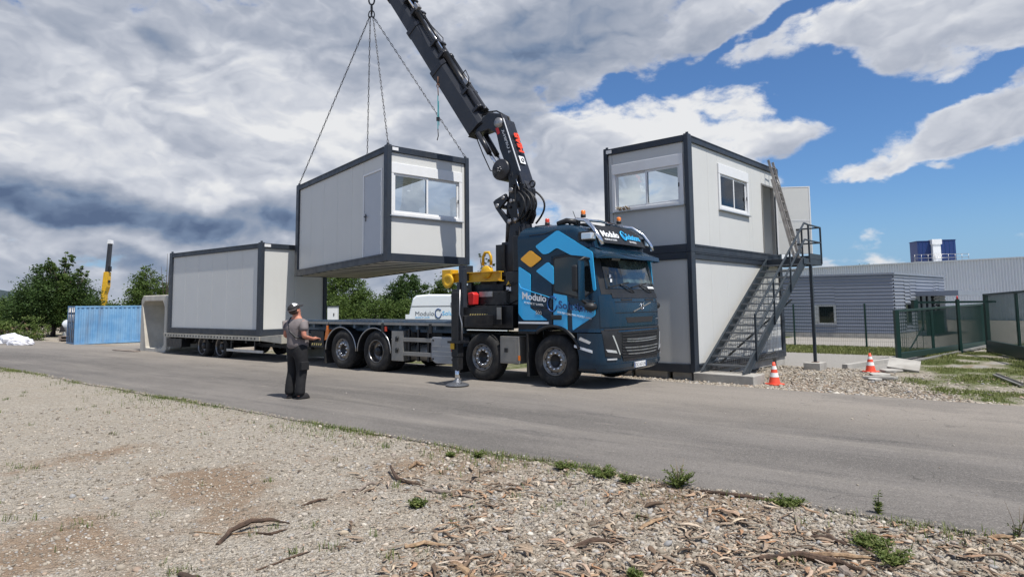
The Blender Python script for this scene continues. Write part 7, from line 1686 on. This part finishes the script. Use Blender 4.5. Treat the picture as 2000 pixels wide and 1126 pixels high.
# ---------------------------------------------------------------- person
def skin_mesh(name, nodes, edges, m_, parent, sub=2, rootv=0):
    """nodes: {key: (x,y,z,r) or (x,y,z,rx,ry)}"""
    keys = list(nodes); idx = {k: i for i, k in enumerate(keys)}
    me = bpy.data.meshes.new(name); me.from_pydata([nodes[k][:3] for k in keys], [(idx[a], idx[b]) for a, b in edges], [])
    o = bpy.data.objects.new(name, me); COL.objects.link(o)
    md = o.modifiers.new('skin', 'SKIN'); md.use_smooth_shade = True
    if not me.skin_vertices: me.skin_vertices.new(name='')
    sv = me.skin_vertices[0].data
    for k in keys:
        n = nodes[k]; r = (n[3], n[4]) if len(n) > 4 else (n[3], n[3]); sv[idx[k]].radius = r; sv[idx[k]].use_root = (idx[k] == rootv)
    sb = o.modifiers.new('sub', 'SUBSURF'); sb.levels = sub; sb.render_levels = sub
    bpy.context.view_layer.update()
    m2 = bpy.data.meshes.new_from_object(o.evaluated_get(bpy.context.evaluated_depsgraph_get())); bpy.data.objects.remove(o)
    m2.name = name; m2.materials.clear(); m2.materials.append(m_)
    m2.polygons.foreach_set('use_smooth', np.ones(len(m2.polygons), bool)); m2.polygons.foreach_set('material_index', np.zeros(len(m2.polygons), np.int32))
    o = bpy.data.objects.new(name, m2); COL.objects.link(o); o.parent = parent; return o
# local frame: x = the way he faces, y = his left, z up
MP = Vector((-3.985, 12.08, .016)); man = empty('person', MP, RAD(54), 'man in grey T-shirt and black and white cap standing on the road, looking up', 'person')
body = {'pelvis': (0, 0, .94, .07, .08), 'belly': (.01, 0, 1.06, .08, .10), 'chest': (.0, 0, 1.27, .10, .13), 'upper': (-.015, 0, 1.38, .085, .12), 'neck': (-.01, 0, 1.475, .058), 'jaw': (.015, 0, 1.555, .066, .064), 'skull': (-.005, 0, 1.625, .088, .075), 'crown': (-.02, 0, 1.695, .066, .06),
        'nose': (.095, 0, 1.605, .014), 
        'shr': (-.02, -.18, 1.40, .052), 'elr': (-.06, -.255, 1.13, .044), 'wrr': (.165, -.20, 1.08, .029), 'par': (.235, -.175, 1.085, .032, .022),
        'shl': (-.02, .18, 1.40, .052), 'ell': (-.05, .26, 1.13, .044), 'wrl': (.17, .17, 1.07, .029), 'pal': (.235, .14, 1.08, .032, .022),
        'hipr': (0, -.08, .88, .06), 'kner': (.02, -.10, .50, .045), 'ankr': (-.02, -.11, .10, .03), 'heelr': (-.04, -.11, .05, .034), 'toer': (.15, -.13, .03, .030, .022),
        'hipl': (0, .08, .88, .06), 'knel': (-.0, .11, .50, .045), 'ankl': (-.05, .12, .10, .03), 'heell': (-.07, .12, .05, .034), 'toel': (.12, .15, .03, .030, .022)}
ed = [('pelvis', 'belly'), ('belly', 'chest'), ('chest', 'upper'), ('upper', 'neck'), ('neck', 'jaw'), ('jaw', 'skull'), ('skull', 'crown'), ('skull', 'nose'), ('upper', 'shr'), ('shr', 'elr'), ('elr', 'wrr'), ('wrr', 'par'), ('upper', 'shl'), ('shl', 'ell'), ('ell', 'wrl'), ('wrl', 'pal'),
      ('pelvis', 'hipr'), ('hipr', 'kner'), ('kner', 'ankr'), ('ankr', 'heelr'), ('heelr', 'toer'), ('pelvis', 'hipl'), ('hipl', 'knel'), ('knel', 'ankl'), ('ankl', 'heell'), ('heell', 'toel')]
for s, P, S_y in (('r', body['par'], -1), ('l', body['pal'], 1)):
    for k, (dy, ln) in enumerate(((-.024, .060), (-.008, .072), (.009, .068), (.024, .052))):
        a = f'f{s}{k}a'; b = f'f{s}{k}b'; c = f'f{s}{k}c'
        body[a] = (P[0] + .035, P[1] + dy, P[2] + .002, .0095); body[b] = (P[0] + .035 + ln * .6, P[1] + dy * 1.1, P[2] - .010, .0085); body[c] = (P[0] + .035 + ln * .75, P[1] + dy * 1.1 , P[2] - .010 - ln * .45, .0075)
        ed += [('pa' + s, a), (a, b), (b, c)]
    a, b = f't{s}a', f't{s}b'; body[a] = (P[0] + .005, P[1] - S_y * .036, P[2] + .012, .011); body[b] = (P[0] + .045, P[1] - S_y * .044, P[2] + .022, .009); ed += [('pa' + s, a), (a, b)]
def tilt(n, a=RAD(-22), piv=(-.01, 1.475)):
    x, z = n[0] - piv[0], n[2] - piv[1]; return (piv[0] + x * cos(a) + z * sin(a) * 1.0, n[1], piv[1] - x * sin(a) + z * cos(a)) + tuple(n[3:])
for k in ('jaw', 'skull', 'crown', 'nose'): body[k] = tilt(body[k])
skin_mesh('body', body, ed, M['skin'], man)
def hp(x, y, z): return tilt((x, y, z))[:3]
# head details
q = MB()
for s in (-1, 1): q.sphere(hp(-.005, s * .082, 1.605), (.020, .010, .030), 8, 6)
q.build('ears', M['skin'], man)
for s in (-1, 1):
    q = MB(); q.sphere(hp(.077, s * .030, 1.632), .011, 8, 6); q.build('eye', M['cap_white'], man)
q = MB(); q.bar(hp(.083, -.022, 1.570), hp(.083, .022, 1.570), .008, .006); q.build('mouth', mat('lips', (.35, .12, .10), .6), man)
q = MB(); q.tube([hp(.05, -.045, 1.545), hp(.085, 0, 1.53), hp(.05, .045, 1.545)], [.016, .022, .016], 7); q.build('beard', mat('beard', (.25, .22, .20), .9), man)
q = MB(); q.sphere(hp(-.03, 0, 1.60), (.085, .084, .06), 14, 8); q.build('hair', M['hair'], man)
# cap: back half black, front panel white, peak
def dome(name, m_, f, rx, ry, rz, parent):
    q = MB(); n, k = 20, 7; vs = [hp(-.012 + rx * sin(pi / 2 * i / k) * cos(2 * pi * j / n), ry * sin(pi / 2 * i / k) * sin(2 * pi * j / n), 1.642 + rz * cos(pi / 2 * i / k)) for i in range(k + 1) for j in range(n)]
    fs = [(i * n + j, i * n + (j + 1) % n, (i + 1) * n + (j + 1) % n, (i + 1) * n + j) for i in range(k) for j in range(n) if f(cos(2 * pi * (j + .5) / n), i / k)]
    q.add(vs, fs, True); return q.build(name, m_, parent, recalc=False)
cap = dome('cap', M['cap_black'], lambda c, i: True, .106, .090, .105, man)
dome('cap_front', M['cap_white'], lambda c, i: i < .55 and c > -.2 or c > .75, .1085, .0925, .1075, cap)
q = MB(); P = [hp(.085 + .085 * cos(t), .085 * sin(t), 1.650 + .004 * cos(t)) for t in np.linspace(-pi / 2, pi / 2, 10)]; P2 = [tuple(Vector(p) + Vector((0, 0, .006))) for p in P]; k = len(P)
q.add(P + P2, [tuple(range(k))[::-1], tuple(range(k, 2 * k))] + [(i, (i + 1) % k, k + (i + 1) % k, k + i) for i in range(k)]); q.build('peak', M['cap_black'], cap)
q = MB(); q.tube([hp(-.012 + .109 * cos(t), .093 * sin(t), 1.648) for t in np.linspace(pi * .55, pi * 1.45, 14)], .006, 5); q.build('cap_rim', M['shirt'], cap)
# T-shirt
sh = {'hem': (.01, 0, .86, .175, .215), 'belly': (.025, 0, 1.03, .165, .195), 'chest': (.0, 0, 1.25, .155, .205), 'upper': (-.018, 0, 1.385, .12, .175), 'coll': (-.012, 0, 1.452, .072, .080),
      'shr': (-.02, -.185, 1.405, .078), 'sler': (-.048, -.240, 1.215, .080), 'shl': (-.02, .185, 1.405, .078), 'slel': (-.044, .245, 1.215, .080)}
skin_mesh('t_shirt', sh, [('hem', 'belly'), ('belly', 'chest'), ('chest', 'upper'), ('upper', 'coll'), ('upper', 'shr'), ('shr', 'sler'), ('upper', 'shl'), ('shl', 'slel')], M['shirt'], man)
tr_ = {'waist': (0, 0, 1.02, .14, .17), 'pel': (0, 0, .91, .15, .175), 'hipr': (.0, -.09, .83, .118), 'midr': (.02, -.10, .64, .105), 'kner': (.03, -.10, .48, .090), 'calr': (.0, -.108, .28, .084), 'ankr': (-.012, -.11, .045, .088), 'hipl': (0, .09, .83, .118), 'midl': (.01, .10, .64, .105), 'knel': (.01, .11, .48, .090), 'call': (-.03, .118, .28, .084), 'ankl': (-.042, .12, .045, .088)}
skin_mesh('trousers', tr_, [('waist', 'pel'), ('pel', 'hipr'), ('hipr', 'midr'), ('midr', 'kner'), ('kner', 'calr'), ('calr', 'ankr'), ('pel', 'hipl'), ('hipl', 'midl'), ('midl', 'knel'), ('knel', 'call'), ('call', 'ankl')], M['trousers'], man)
q = MB(); q.box(-.06, -.215, .52, .09, -.165, .68); q.build('side_pocket', M['trousers'], man, bevel=.015)
for s, y, x in ((-1, -.115, 0.0), (1, .125, -.03)):
    q = MB(); vs = []; n = 16
    rings = [(0, 1.0), (.025, 1.0), (.06, .88), (.10, .62)]
    for h, k in rings:
        for j in range(n):
            t = 2 * pi * j / n; lx = .150 if cos(t) > 0 else .085; X_ = x + .02 + (lx * cos(t)) * (k if cos(t) > 0 else max(k, .9)); vs.append((X_, y + .052 * sin(t) * (k * .3 + .7) + s * .012 * cos(t), h))
    q.add(vs, [(i * n + j, i * n + (j + 1) % n, (i + 1) * n + (j + 1) % n, (i + 1) * n + j) for i in range(3) for j in range(n)] + [tuple(range(n))[::-1], tuple(range(3 * n, 4 * n))], True)
    q.build('shoe', M['cap_black'], man)
# strap over the shoulder and the remote control box it carries
q = MB(); q.tube([(.10, -.10, 1.30), (.03, .10, 1.475), (-.04, .12, 1.47), (-.125, .06, 1.38), (-.165, -.03, 1.22), (-.13, -.14, 1.12), (.03, -.20, 1.08), (.19, -.14, 1.07)], .016, 6); q.build('strap', M['black_plastic'], man)
rc = empty('remote_control', MP + Matrix.Rotation(RAD(54), 3, 'Z') @ Vector((.30, -.02, 1.05)), RAD(54), 'black radio remote control box held in front of the man', 'remote control')
q = MB(); q.box(-.07, -.15, -.05, .09, .15, .045); q.build('casing', M['black_plastic'], rc, bevel=.015)
for k in range(6): q = MB(); q.tube([(.02, -.11 + k * .044, .045), (.02, -.11 + k * .044, .075)], .006, 6); q.build('joystick', M['black_steel'], rc)

man.scale = (1.10, 1.14, 1.0)
